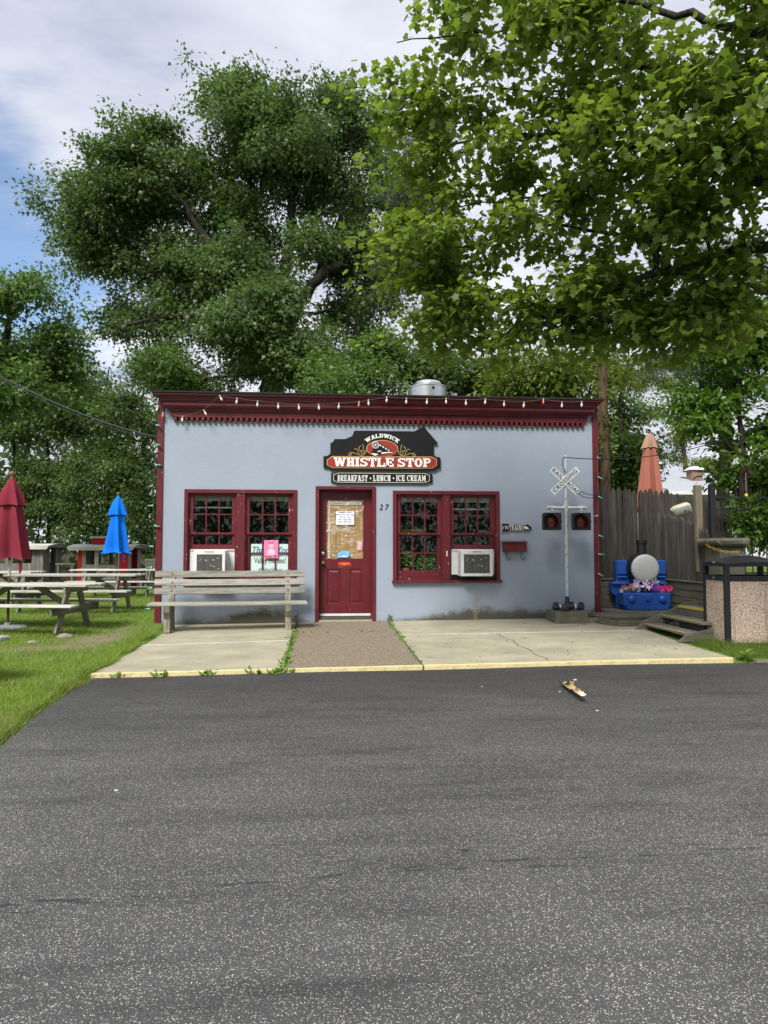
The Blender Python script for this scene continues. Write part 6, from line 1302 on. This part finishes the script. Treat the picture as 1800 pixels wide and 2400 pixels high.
def PXD(blobs):
    out_ = []
    for (px, py, d, rx, ry, rd, wt) in blobs: c = AT(px, py, d); k = d/FPX; out_.append((tuple(c), (rx*k, rd, ry*k), wt))
    return out_
def SKL(pts, dep): return [(*AT(px, py, dep), r_) for px, py, r_ in pts]
def base_at(px, dep, z=0.0): p = AT(px, HZ, dep); return (p.x, p.y, z)
LM = {'linden': mat_leaf('big_tree_leaf', (0.055, 0.098, 0.034), (0.125, 0.195, 0.060), (0.18, 0.31, 0.055), .34), 'left': mat_leaf('left_tree_leaf', (0.065, 0.125, 0.036), (0.14, 0.23, 0.06), (0.22, 0.38, 0.05), .34),
      'under': mat_leaf('understory_leaf', (0.045, 0.085, 0.026), (0.105, 0.175, 0.045), (0.20, 0.36, 0.05), .34), 'maple': mat_leaf('maple_leaf', (0.085, 0.142, 0.024), (0.170, 0.248, 0.042), (0.31, 0.46, 0.045), .46),
      'magnolia': mat_leaf('glossy_shrub_leaf', (0.055, 0.12, 0.022), (0.13, 0.24, 0.035), (0.22, 0.40, 0.03), .36, .35), 'pine': mat_leaf('pine_needle', (0.035, 0.065, 0.030), (0.085, 0.140, 0.055), (0.08, 0.14, 0.05), .2), 'privet': mat_leaf('yellowish_leaf', (0.075, 0.12, 0.02), (0.17, 0.22, 0.03), (0.28, 0.38, 0.03), .36)}
BK = {'grey': mat_bark('grey_bark', (0.020, 0.018, 0.016), (0.075, 0.068, 0.060)), 'pine': mat_bark('pine_bark', (0.06, 0.035, 0.022), (0.20, 0.12, 0.08)), 'brown': mat_bark('brown_bark', (0.025, 0.019, 0.014), (0.085, 0.066, 0.048))}
# the great tree behind the cafe
D = 24.0
sk = [SKL([(640,1290,.48),(640,1050,.42),(640,880,.38),(645,840,.36)], D), SKL([(640,860,.30),(585,740,.24),(540,660,.20),(480,560,.13),(400,430,.08),(330,350,.04)], D-.5), SKL([(645,850,.30),(655,720,.24),(680,560,.18),(690,400,.11),(650,230,.05)], D), SKL([(650,850,.28),(700,710,.20),(760,640,.16),(850,590,.11),(960,540,.06)], D-.8), SKL([(600,760,.16),(500,730,.12),(400,740,.09),(290,760,.05)], D-1.5), SKL([(645,830,.22),(620,680,.18),(600,500,.12),(560,300,.05)], D+.8), SKL([(540,660,.12),(420,620,.09),(300,560,.06),(170,500,.03)], D-.8), SKL([(740,660,.12),(790,540,.09),(820,420,.05)], D)]
bl = PX([(560,235,80,70,2.2,.9),(600,310,120,90,2.6,1.3),(700,340,130,120,3.0,1.8),(470,350,130,90,2.6,1.5),(345,400,110,100,2.4,1.4),(250,455,95,75,2.2,1.1),(560,470,190,130,3.4,2.2),(790,430,140,170,3.0,2.0),(320,570,170,95,2.8,1.7),(210,560,75,50,1.9,.7),(520,640,190,90,2.8,1.6),(760,600,160,110,2.8,1.6),(900,500,120,180,2.4,1.6),(240,680,120,60,2.0,.8),(360,760,140,55,2.2,.8),(560,830,140,45,2.2,.6),(870,740,120,100,2.4,1.0),(430,700,120,60,2.0,.7),(820,270,90,70,2.2,.8)], D)+PX([(560,760,120,55,1.0,.6),(710,790,120,60,1.0,.7),(640,700,100,40,1.0,.4)], D-3.2)
make_tree('large_tree', 'huge dark green broadleaf tree rising behind the cafe roof', 'tree', base_at(640, D), sk, bl, 2800, 60, .160, 'leaf6', .25, LM['linden'], BK['grey'], 21, k1=5, k2=7, droop=.6, shell=2.4, twig=.014, bough=13, bsig=.50, bdrop=.3)
# left edge tree
D = 20.0
make_tree('leafy_tree', 'lighter green tree at the left edge of the picture', 'tree', base_at(-40, D), [SKL([(-40,1290,.20),(-30,1000,.16),(10,800,.10),(40,680,.05)], D), SKL([(-25,950,.09),(60,850,.06),(120,790,.03)], D)], PX([(45,710,75,90,1.6,1),(-20,760,90,110,1.8,1.2),(75,830,105,80,1.8,1.3),(10,900,130,80,1.8,1.3),(120,930,90,60,1.6,.8),(-90,850,90,150,1.8,1)], D), 480, 60, .15, 'leaf6', .24, LM['left'], BK['grey'], 31, k1=3, droop=.5, bsig=.42)
# understory along the back of the lawn, each with its own thin stem
for i, (px, D, bb, lab) in enumerate((
    (30, 32.5, [(30,1010,110,70,1.6,1),(0,1110,110,80,1.6,1),(60,930,90,50,1.4,.6),(20,1210,110,50,1.2,.8)], 'slender understory tree behind the grey playhouse at far left'),
    (112, 33.0, [(120,1000,80,60,1.5,.7),(110,900,80,70,1.6,.7),(130,1120,70,60,1.5,.7),(120,1215,70,45,1.2,.8)], 'thin dark stemmed tree left of the blue umbrella'),
    (175, 31.5, [(190,930,90,60,1.6,.8),(200,1060,70,60,1.5,.8),(170,1180,80,50,1.5,.8),(200,1235,70,35,1.2,.7)], 'thin stemmed tree above the red playhouse'),
    (250, 31.0, [(250,930,90,60,1.6,.9),(270,1020,90,60,1.5,.9),(280,1120,80,70,1.5,.9),(270,1220,80,50,1.3,1.0)], 'leafy understory tree behind the blue umbrella'),
    (335, 30.0, [(330,900,70,50,1.5,.7),(330,980,70,60,1.5,.9),(340,1090,60,80,1.4,.9),(345,1190,60,50,1.3,.8),(340,1250,60,40,1.1,.8)], 'leafy tree against the left corner of the cafe'))):
    make_tree('understory_tree', lab, 'tree', base_at(px, D), [SKL([(px,1300,.09),(px+3,1100,.075),(px-2,950,.05),(px+6,860,.025)], D)], PX(bb, D), 270, 60, .155, 'leaf6', .30, LM['under'], BK['brown'], 41+i, k1=3, droop=.6, group='understory trees behind the lawn')
for i, (px, py, D, rx, ry, lab) in enumerate(((90,1150,32.5,90,55,'low green bush between the maroon umbrella and the playhouses'), (285,1120,31.0,80,60,'pale leaved bush hanging behind the blue umbrella'), (20,1180,32.0,60,50,'low bush at the left edge behind the picnic tables'))):
    make_tree('lawn_bush', lab, 'bush', base_at(px, D), [SKL([(px,1300,.04),(px,1240,.03),(px+4,py,.015)], D)], PX([(px,py,rx,ry,1.3,1),(px+20,py-25,rx*.7,ry*.7,1.1,.6)], D), 170, 50, .14, 'leaf6', .26, LM['under'], BK['brown'], 55+i, k1=3, droop=.7, group='bushes behind the lawn', bsig=.4)
# trees showing over the roof
for i, (px, D, bb, lab, mk, tp) in enumerate((
    (835, 18.5, [(830,830,90,60,1.5,1),(780,870,90,45,1.5,1),(890,850,70,60,1.4,.8),(830,920,130,40,1.4,.8)], 'green tree showing over the middle of the cafe roof', 'left', 'leaf6'),
    (480, 21.0, [(430,900,50,34,1.3,1),(395,860,30,30,1.2,.5),(570,915,40,26,1.3,.5),(700,885,60,40,1.2,.9),(500,920,50,20,1.2,.5)], 'ragged low tree showing over the left part of the cafe roof', 'under', 'leaf6'),
    (1080, 20.0, [(1060,850,80,70,1.6,1),(1150,880,90,50,1.5,1),(1000,890,70,50,1.4,.8)], 'darker tree behind the roof vent', 'under', 'leaf6'),
    (1310, 16.5, [(1300,890,90,36,1.2,1),(1230,915,60,30,1.1,.6),(1370,870,50,50,1.1,.7)], 'yellow green tree over the right end of the cafe roof', 'privet', 'oval'),
    (1460, 19.0, [(1460,960,70,60,1.3,1),(1450,1060,60,60,1.2,1),(1460,1115,50,40,1.2,.7),(1430,1000,50,70,1.2,.7)], 'small tree between the wooden pole and the salmon umbrella', 'under', 'leaf6'),
    (1600, 37.0, [(1590,960,80,70,1.5,1),(1620,1060,70,50,1.4,1),(1560,870,70,50,1.3,.6),(1480,880,60,50,1.3,.5)], 'green tree above the neighbour roof', 'privet', 'oval'))):
    make_tree('background_tree', lab, 'tree', base_at(px, D), [SKL([(px,1300,.13),(px+5,1100,.11),(px-5,960,.08),(px+4,870,.04)], D)], PX(bb, D), 240, 52, .135, tp, .24, LM[mk], BK['brown'], 71+i, k1=3, droop=.5, group='trees behind the cafe', bsig=.35)
# pine
D = 21.0
make_tree('pine_tree', 'tall pine with a bare reddish trunk behind the cafe', 'tree', base_at(1000, D), [SKL([(1000,1290,.17),(1002,950,.15),(1000,700,.12),(997,480,.08),(1000,330,.03)], D)], PX([(950,640,60,24,1.2,1),(1050,620,60,24,1.2,1),(955,560,60,24,1.1,1),(1060,520,70,26,1.2,1),(950,470,50,22,1.0,.8),(1040,420,60,24,1.0,.8),(960,720,50,20,1.1,.8),(1040,720,50,20,1.1,.8),(1000,320,60,60,1.0,1)], D), 260, 150, .15, 'needle', .16, LM['pine'], BK['pine'], 83, k1=3, droop=.1, up=.3, flat=.5, bsig=.3)
D = 17.0
make_tree('cedar_tree', 'ragged dark evergreen with bare twigs at the right', 'tree', base_at(1700, D), [SKL([(1700,1290,.16),(1695,1000,.14),(1690,820,.11),(1685,650,.07),(1680,520,.03)], D), SKL([(1690,800,.05),(1620,790,.035),(1560,750,.02)], D), SKL([(1688,730,.045),(1640,700,.03),(1590,700,.015)], D)], PX([(1600,740,70,30,1.0,1),(1680,700,80,40,1.2,1),(1620,830,80,40,1.1,1.2),(1560,880,60,40,1.0,.9),(1740,780,70,60,1.2,1),(1700,880,90,50,1.2,1),(1660,620,60,40,1.0,.6),(1760,640,60,60,1.0,.8)], D), 420, 110, .11, 'needle', .15, LM['pine'], BK['brown'], 87, k1=3, droop=.2, up=.4, bsig=.3)
# glossy shrub at the right edge
D = 13.6
make_tree('glossy_shrub', 'tall shrub with large glossy leaves at the right edge', 'shrub', base_at(1745, D, .6), [SKL([(1745,1240,.07),(1740,1050,.055),(1730,900,.035),(1740,780,.02)], D), SKL([(1745,1150,.05),(1790,1000,.035),(1830,850,.02)], D), SKL([(1742,1080,.04),(1670,990,.025),(1610,960,.012)], D)], PX([(1650,960,95,70,.9,1.2),(1740,830,110,90,1.0,1.4),(1740,1050,95,80,1.0,1.3),(1780,960,90,110,1.0,1.4),(1760,1150,100,60,.9,1.2),(1820,780,90,100,1.0,1.2),(1850,1050,90,130,1.0,1.2),(1770,1215,70,45,.5,.8),(1820,1230,80,60,.6,.6)], D), 680, 24, .15, 'oval', .17, LM['magnolia'], BK['brown'], 91, k1=3, droop=.1, up=.9, twig=.006, bsig=.22)
# woods closing the view all round, far off
rs = np.random.RandomState(5); n_ = 80000; th = np.where(rs.random(n_) < .5, rs.uniform(-1.6, 1.6, n_), rs.uniform(1.6, 2*math.pi-1.6, n_)); th = np.where(th > math.pi, th-2*math.pi, th); top = 7.5+1.6*np.sin(th*9)+1.1*np.sin(th*23+1)+.7*np.sin(th*51); u_ = rs.random(n_)
back = np.clip((np.abs(th)-1.7)/.5, 0, 1); rad_ = (46+6*rs.random(n_)+3*np.sin(th*17))*(1-.35*back); top = top*(1+.5*back)*np.where((th < -.12) & (th > -1.5), 1.65, 1.0)
pos = np.stack([-.3+rad_*np.sin(th), -12.3+rad_*np.cos(th), -.5+(top+.5)*u_**.85], 1); dn = rs.normal(size=(n_,3)); dn[:,2] -= .4; nr = rs.normal(0, .6, (n_,3)); nr[:,2] += .9
tag(leaf_object('far_woods', pos, dn, nr, rs.uniform(.45, .85, n_)*np.where(np.abs(th) > 1.7, .8, 1), rs.random(n_), 'diamond', LM['under'], None, (0,0,0)), 'dark band of distant woods behind everything', 'woods', kind='stuff')

# ---- the maple reaching in from the right, near the viewer
SKm = [[(7.4,-5.2,-.1,.30),(7.3,-5.2,1.8,.26),(7.1,-5.25,3.2,.24),(6.9,-5.3,5.0,.20),(6.5,-5.4,7.5,.12)]]
def limb(pts): return [(*AT(px, py, d), r_) for px, py, d, r_ in pts]
SKm += [limb([(1960,540,7.3,.075),(1800,575,7.3,.062),(1640,615,7.5,.05),(1480,665,7.9,.036),(1320,725,8.3,.026),(1180,785,8.7,.014)]), limb([(1960,470,6.9,.08),(1750,420,7.0,.06),(1600,370,7.2,.05),(1440,340,7.5,.038),(1250,310,7.9,.025),(1090,330,8.3,.014),(960,350,8.5,.007)]),
        limb([(1960,330,6.6,.07),(1700,220,6.9,.05),(1560,180,7.1,.040),(1440,130,7.4,.030),(1330,80,7.7,.020),(1150,70,8.0,.012),(930,100,8.3,.006)]), limb([(1960,120,6.2,.06),(1700,60,6.5,.04),(1500,10,6.9,.028),(1250,-40,7.3,.014)]), limb([(1960,640,7.8,.05),(1700,640,8.0,.035),(1500,560,8.2,.026),(1300,530,8.4,.018),(1080,580,8.7,.008)]), limb([(1560,360,7.3,.03),(1420,430,7.6,.022),(1250,470,8.0,.014),(1050,480,8.4,.006)]), limb([(1440,345,7.5,.02),(1300,220,7.8,.014),(1100,200,8.1,.008),(900,240,8.4,.004)])]
bl = PXD([(985,110,8.3,130,60,.6,.65),(1130,70,8.0,150,70,.7,.9),(1320,60,7.5,150,80,.7,1.0),(1520,90,7.0,160,90,.7,1.1),(1700,120,6.5,150,120,.7,1.2),(880,245,8.5,85,32,.5,.38),(990,260,8.4,110,60,.6,.6),(1140,250,8.1,140,70,.7,.9),(1320,260,7.7,150,80,.7,1.0),(1520,290,7.2,150,80,.7,1.0),(1700,310,6.7,140,90,.7,1.1),(900,390,8.6,80,50,.5,.65),(1020,400,8.4,120,70,.6,.8),(1200,400,8.1,150,80,.7,1.1),(1400,430,7.7,150,80,.7,1.1),(1620,450,7.2,160,80,.7,1.1),(955,520,8.7,75,50,.5,.8),(1080,550,8.5,130,60,.6,.9),(1270,560,8.3,150,70,.7,1.1),(1480,580,8.0,150,70,.7,1.1),(1700,570,7.5,140,70,.7,1.0),(1010,650,8.8,90,45,.5,.9),(1150,680,8.7,110,50,.6,.7),(1320,680,8.4,140,55,.6,1.0),(1500,690,8.1,120,45,.6,.7),(1040,750,8.9,90,40,.5,.8),(1180,790,8.8,120,40,.5,.95),(1330,790,8.6,110,45,.5,.9),(1240,850,8.9,90,26,.4,.30),(1460,760,8.4,100,45,.5,.8),(1600,700,8.0,120,45,.5,.9),(1720,680,7.8,120,50,.5,.9),(1540,790,8.4,90,35,.45,.45),(1690,760,8.0,110,40,.45,.55),
          (1300,-110,7.4,300,110,.9,1.3),(1700,-100,6.4,260,140,.9,1.5),(1960,250,6.4,160,260,.9,1.8),(1960,560,7.0,140,130,.8,1.0)])
make_tree('maple_tree', 'bright green maple reaching in over the cafe from the right', 'tree', (7.4, -5.2, -.1), SKm, bl, 2500, 11, .104, 'maple', .10, LM['maple'], BK['grey'], 101, k1=3, k2=5, droop=.35, shell=2.0, up=1.1, flat=.4, twig=.0045, spread=.75, bough=10, bsig=.26, bflat=.35, bdrop=.25)
# loose leading twigs at the left tip of the maple
# ---- lawn
M['grass'] = mat_leaf('grass_blade', (0.115, 0.205, 0.028), (0.285, 0.39, 0.070), (0.40, 0.57, 0.07), .42, .5, .3, (0.34, 0.29, 0.15))
def grass(name, label, xs, ys, h0, h1, wd, seed, mat, lean=.5):
    rs = np.random.RandomState(seed); n_ = len(xs); z = ground_z(xs, ys); h = rs.uniform(h0, h1, n_); g = rs.uniform(0, 2*np.pi, n_); a = np.stack([np.cos(g), np.sin(g), 0*g], 1); ln_ = rs.normal(0, lean, (n_,2))*h[:,None]
    p = np.stack([xs, ys, z-.005], 1); m1 = p+np.stack([ln_[:,0]*.35, ln_[:,1]*.35, h*.55], 1); tp = p+np.stack([ln_[:,0], ln_[:,1], h], 1); w_ = wd*rs.uniform(.7, 1.3, n_)[:,None]
    V = np.stack([p-a*w_*1.15, p+a*w_*1.15, tp], 1); F = np.array([(0,1,2)]); Fa = (F[None]+(np.arange(n_)*3)[:,None,None]).reshape(-1,3)
    me = bpy.data.meshes.new(name); me.vertices.add(n_*3); me.vertices.foreach_set('co', V.astype(np.float32).ravel()); nf = len(Fa); me.loops.add(nf*3); me.loops.foreach_set('vertex_index', Fa.astype(np.int32).ravel()); me.polygons.add(nf)
    me.polygons.foreach_set('loop_start', np.arange(0, nf*3, 3, dtype=np.int32)); me.polygons.foreach_set('loop_total', np.full(nf, 3, np.int32))
    pt = .45+.22*np.sin(xs*1.9+np.sin(ys*1.3)*1.5)*np.cos(ys*1.6+.5*xs)+.16*np.sin(xs*6.3+2*np.sin(ys*4.1))*np.sin(ys*5.2+xs); at = me.attributes.new('tint', 'FLOAT', 'POINT'); at.data.foreach_set('value', np.repeat(np.clip(rs.normal(pt, .34), 0, 1), 3).astype(np.float32)); me.update(calc_edges=True)
    return tag(link(name, me, mat), label, 'grass', kind='stuff')
rs = np.random.RandomState(9); n_ = 330000; ys = -7.6+rs.random(n_)**1.7*19; xs = -3.0-rs.random(n_)**.9*(5+np.clip(ys+6, 0, 14)*.55)
keep = (xs < np.where(ys < -3.9, lot_left(ys)-.01, np.where(ys < 0, -3.07-.22*np.clip((ys+2.1)/2.1, 0, 1), -3.34)))
tm = turf_mask(xs, ys); ns = .5+.5*np.sin(xs*3.1+1.7*np.sin(ys*2.3))*np.sin(ys*2.7+xs*.9); keep &= rs.random(n_) < np.clip(tm*1.25-.22+.55*(ns-.5), 0.02, 1)*.92
xs, ys = xs[keep], ys[keep]; grass('lawn_grass', 'bright green lawn grass left of the cafe', xs, ys, .022, .07, .0048, 3, M['grass'])
# ragged taller fringe along the lot and slab
n_ = 14000; ys = rs.uniform(-7.6, -1.2, n_); xs = np.where(ys < -3.9, lot_left(ys), -3.06)-np.abs(rs.normal(0, .08, n_))+.035*np.sin(ys*7)+.03; grass('edge_grass', 'taller grass fringe along the left edge of the asphalt', xs, ys, .04, .11, .004, 4, M['grass'], .7)
M['grass_dark'] = mat_leaf('grass_blade_shade_colour', (0.07, 0.13, 0.02), (0.19, 0.26, 0.05), (0.28, 0.42, 0.05), .4, .5, .3, (0.30, 0.25, 0.13))  # copy of the grass blade colours, darkened for shade
n_ = 26000; xs = rs.uniform(4.75, 8.5, n_); ys = rs.uniform(-3.8, -1.5, n_); lim = np.interp(ys, [-3.85, -2.7, -1.6], [4.98, 4.86, 4.95]); k = (xs > lim) & ~((xs > 5.30) & (xs < 6.14) & (ys > -3.13) & (ys < -2.3)) & ~((xs < 5.8) & (ys > -2.74)); xs, ys = xs[k], ys[k]; k = rs.random(len(xs)) < np.interp(xs, [4.9, 5.1, 8], [.5, 1, .8]); grass('verge_grass', 'longer grass with shade in its colour around the litter bin', xs[k], ys[k], .06, .18, .004, 6, M['grass_dark'], .8)
# ---- weeds
M['weed'] = mat_leaf('weed_leaf', (0.07, 0.14, 0.015), (0.17, 0.30, 0.04), (0.25, 0.42, 0.03), .35)
def weeds(name, label, pts, size, seed, n_per=9, cat='weeds', kind='stuff'):
    rs = np.random.RandomState(seed); P = []; Dd = []; S = []
    for (x, y, z, r_) in pts:
        for _ in range(n_per): P.append((x+rs.normal(0, r_), y+rs.normal(0, r_), z+abs(rs.normal(0, .012)))); g = rs.uniform(0, 6.28); Dd.append((math.cos(g), math.sin(g), rs.uniform(.2, 1.4))); S.append(size*rs.uniform(.6, 1.3))
    P = np.array(P); Dd = np.array(Dd); n_ = len(P); nr = np.stack([rs.normal(0, .4, n_), rs.normal(-.3, .4, n_), np.ones(n_)], 1); return tag(leaf_object(name, P, Dd, nr, np.array(S), rs.random(n_), 'oval', M['weed'], None, (0,0,0)), label, cat, kind=kind)
pts = []
for t in np.linspace(0, 1, 34):
    if rs.random() < .85: y = -3.9+2.9*t; x = -.825+.0*t; pts.append((x, y, slab_z(x, y)-.01, .02+.02*rs.random()))
weeds('left_joint_weeds', 'green weeds filling the joint left of the pebbly path', pts, .042, 1, 12)
pts = [(.855-.06*t+rs.normal(0, .012), -3.8+3.7*t, slab_z(.85, -3.8+3.7*t)-.01, .012+.02*rs.random()) for t in np.linspace(0, 1, 30) if rs.random() < .6 or t > .6]; weeds('right_joint_weeds', 'green weeds in the joint right of the pebbly path', pts, .04, 2, 7)
pts = [(x, YF-.05, asph_z(x, YF)+.0, .03) for x in (-2.75, -2.3, -2.22, -1.75, -1.7, -1.22, -1.12, -.95, -.9, -.86, -.80)]; weeds('kerb_weeds', 'tufts of grass along the yellow edge in front of the left pavement', pts, .07, 3, 8)
pts = [(x, -1.21+.02*math.sin(x*9), slab_z(x, -1.2)-.006, .012) for x in (-.7, -.55, -.3, .25, .42, .5, .62)]; weeds('path_joint_weeds', 'tiny weeds in the cross joint of the pebbly path', pts, .03, 4, 6)
def broad_weed(label, x, y, z, h, n_, l, seed):
    t = thing('weed_plant', label, 'weed', (x, y, z)); rs = np.random.RandomState(seed); MB().tube([(0,0,-.01),(.005,0,h*.5),(0,.005,h)], [.006,.005,.003], 6).build('stem', M['inleaf'], t); k = np.arange(n_); g = k*2.4; P = np.stack([0*g, 0*g, h*(.35+.65*k/n_)], 1); d = np.stack([np.cos(g), np.sin(g), .15+.5*k/n_], 1); leaf_object('leaves', P, d, np.tile([0,0,1.0], (n_,1))+rs.normal(0,.15,(n_,3)), l*rs.uniform(.75,1.1,n_), rs.uniform(.4,1,n_), 'oval', M['weed'], t, (0,0,0)); return t
wp = AT(1747, 1541, 8.75); broad_weed('bright green broadleaf weed in front of the litter bin', wp.x, wp.y, -.14, .10, 9, .15, 1)
broad_weed('leafy weed beside the right leg of the bench', -.83, -.50, slab_z(-.83, -.5), .20, 14, .08, 2); broad_weed('small weed at the wall right of the door', .80, -.06, slab_z(.8, -.06), .12, 9, .07, 3); broad_weed('tiny weed growing in the asphalt', *(Vector(AT(1527, 1679, 6.0)).xy), asph_z(0, -6.3), .02, 5, .035, 4)
# creeper on the wooden pole
rs = np.random.RandomState(14); n_ = 420; zz = np.where(rs.random(n_) < .7, rs.uniform(3.2, 5.4, n_), rs.uniform(2.6, 5.6, n_)); g = rs.uniform(0, 6.28, n_); P = np.stack([5.30+.16*np.cos(g)*rs.uniform(.7,1.5,n_), 1.1+.16*np.sin(g), zz], 1); d = np.stack([np.cos(g), np.sin(g)-.3, rs.normal(-.1,.4,n_)], 1)
vn = thing('creeper', 'leafy creeper climbing the wooden pole at the cafe corner', 'creeper', (5.30, 1.1, 0.1)); leaf_object('leaves', P, d, rs.normal(0,.4,(n_,3))+np.array([0,-.7,.7]), rs.uniform(.06,.11,n_), rs.random(n_), 'oval', LM['privet'], vn, (5.30,1.1,.1)); MB().tube([(.13*math.cos(t*1.7), .13*math.sin(t*1.7), t) for t in np.linspace(0, 5, 40)], .009, 5).build('vine', BK['brown'], vn)
# ---- debris on the ground
M['pipe_dark'] = None
def mat_pipe():
    m, N, L, b = new_mat('dark_to_tan_plastic'); v = n_coord(N); s = N.new('ShaderNodeSeparateXYZ'); L.new(v, s.inputs[0]); f = math_node('ADD', s.outputs[0], math_node('MULTIPLY', n_noise(N, L, v, 18, 4), .12, N, L), N, L)
    L.new(n_ramp(N, L, f, [(.0, (.02,.016,.01)), (.14, (.03,.022,.012)), (.26, (.46,.31,.11)), (.36, (.52,.38,.17)), (.44, (.12,.09,.06)), (.55, (.30,.22,.12)), (.64, (.66,.58,.40))]), b.inputs['Base Color']); b.inputs['Roughness'].default_value = .6; return m  # ramp along the pipe: near-black end, then tan, brown and cream
a_, b_ = AT(1320, 1607, 7.6), AT(1366, 1643, 6.7)
def onl(px, py):
    d = ray(px, py); z = -.2
    for _ in range(8): k = (z-CAM[2])/d[2]; p = CAM+d*k; z = asph_z(p[0], p[1])
    return Vector((p[0], p[1], z))
a_, b_ = onl(1321, 1606), onl(1366, 1646); dv = b_-a_; bp_ = thing('broken_pipe', 'split dark and tan plastic pipe lying on the asphalt', 'debris', a_+Vector((0,0,.006)), math.atan2(dv.y, dv.x)); Ln = dv.length; rr = random.Random(3); vs = []; n1, n2 = 14, 9
for i in range(n1):
    u = i/(n1-1); r_ = (.055-.012*u) if u < .55 else .045-.03*abs(u-.8); w0, w1 = R(200+rr.uniform(-12,12)), R(340+rr.uniform(-12,12))
    if .5 < u < .6: w0 += .4
    for j in range(n2): g = w0+(w1-w0)*j/(n2-1); vs.append((u*Ln*1.0, r_*math.cos(g), .058+r_*math.sin(g)*(1.0 if u < .55 else .8)))
fs = [(i*n2+j, (i+1)*n2+j, (i+1)*n2+j+1, i*n2+j+1) for i in range(n1-1) for j in range(n2-1)]; o = MB().add(vs, fs).build('shell', mat_pipe(), bp_, smooth=60); so_ = o.modifiers.new('thickness', 'SOLIDIFY'); so_.thickness = .006
MB().tube([(.10,.07,.005),(.02,.10,.02),(-.06,.12,.02),(-.13,.16,.012)], [.006,.005,.005,.003], 6).build('torn_strip', simple('torn_strip', (0.52, 0.46, 0.34), .7), bp_, smooth=60)
mb = MB(); rr = random.Random(6)
for (px, py, s) in ((1348,1595,.018),(1338,1600,.012),(1325,1601,.014),(1400,1667,.012),(1312,1622,.01),(272,1855,.012),(1130,1610,.008)):
    p = onl(px, py); q0 = len(mb.v); mb.ball((p.x, p.y, p.z+s*.4), s, 7, 4, (1.3, 1, .6)); mb.v[q0:] = [(x+rr.uniform(-.2,.2)*s, y+rr.uniform(-.2,.2)*s, z) for x, y, z in mb.v[q0:]]
tag(mb.build('loose_chips', simple('pale_chip', (0.55, 0.44, 0.30), .8)), 'few pale chips scattered on the asphalt', 'chips', kind='stuff')
mb = MB(); rr = random.Random(16)
for _ in range(46):
    x = rr.uniform(1.0, 4.7); y = rr.uniform(-3.7, -.5) if rr.random() < .8 else rr.uniform(-1.4, -.5); z = slab_z(x, y)+.005; g = rr.uniform(0, 3.14); l = rr.choice((.02,.03,.05,.09)); mb.tube([(x, y, z), (x+l*.5*math.cos(g), y+l*.5*math.sin(g), z+.003), (x+l*math.cos(g+.3), y+l*math.sin(g+.3), z)], .0022, 4)
tag(mb.build('twig_litter', simple('dry_twig', (0.08, 0.06, 0.04), .9)), 'scattered dry twigs on the right pavement', 'twigs', kind='stuff')
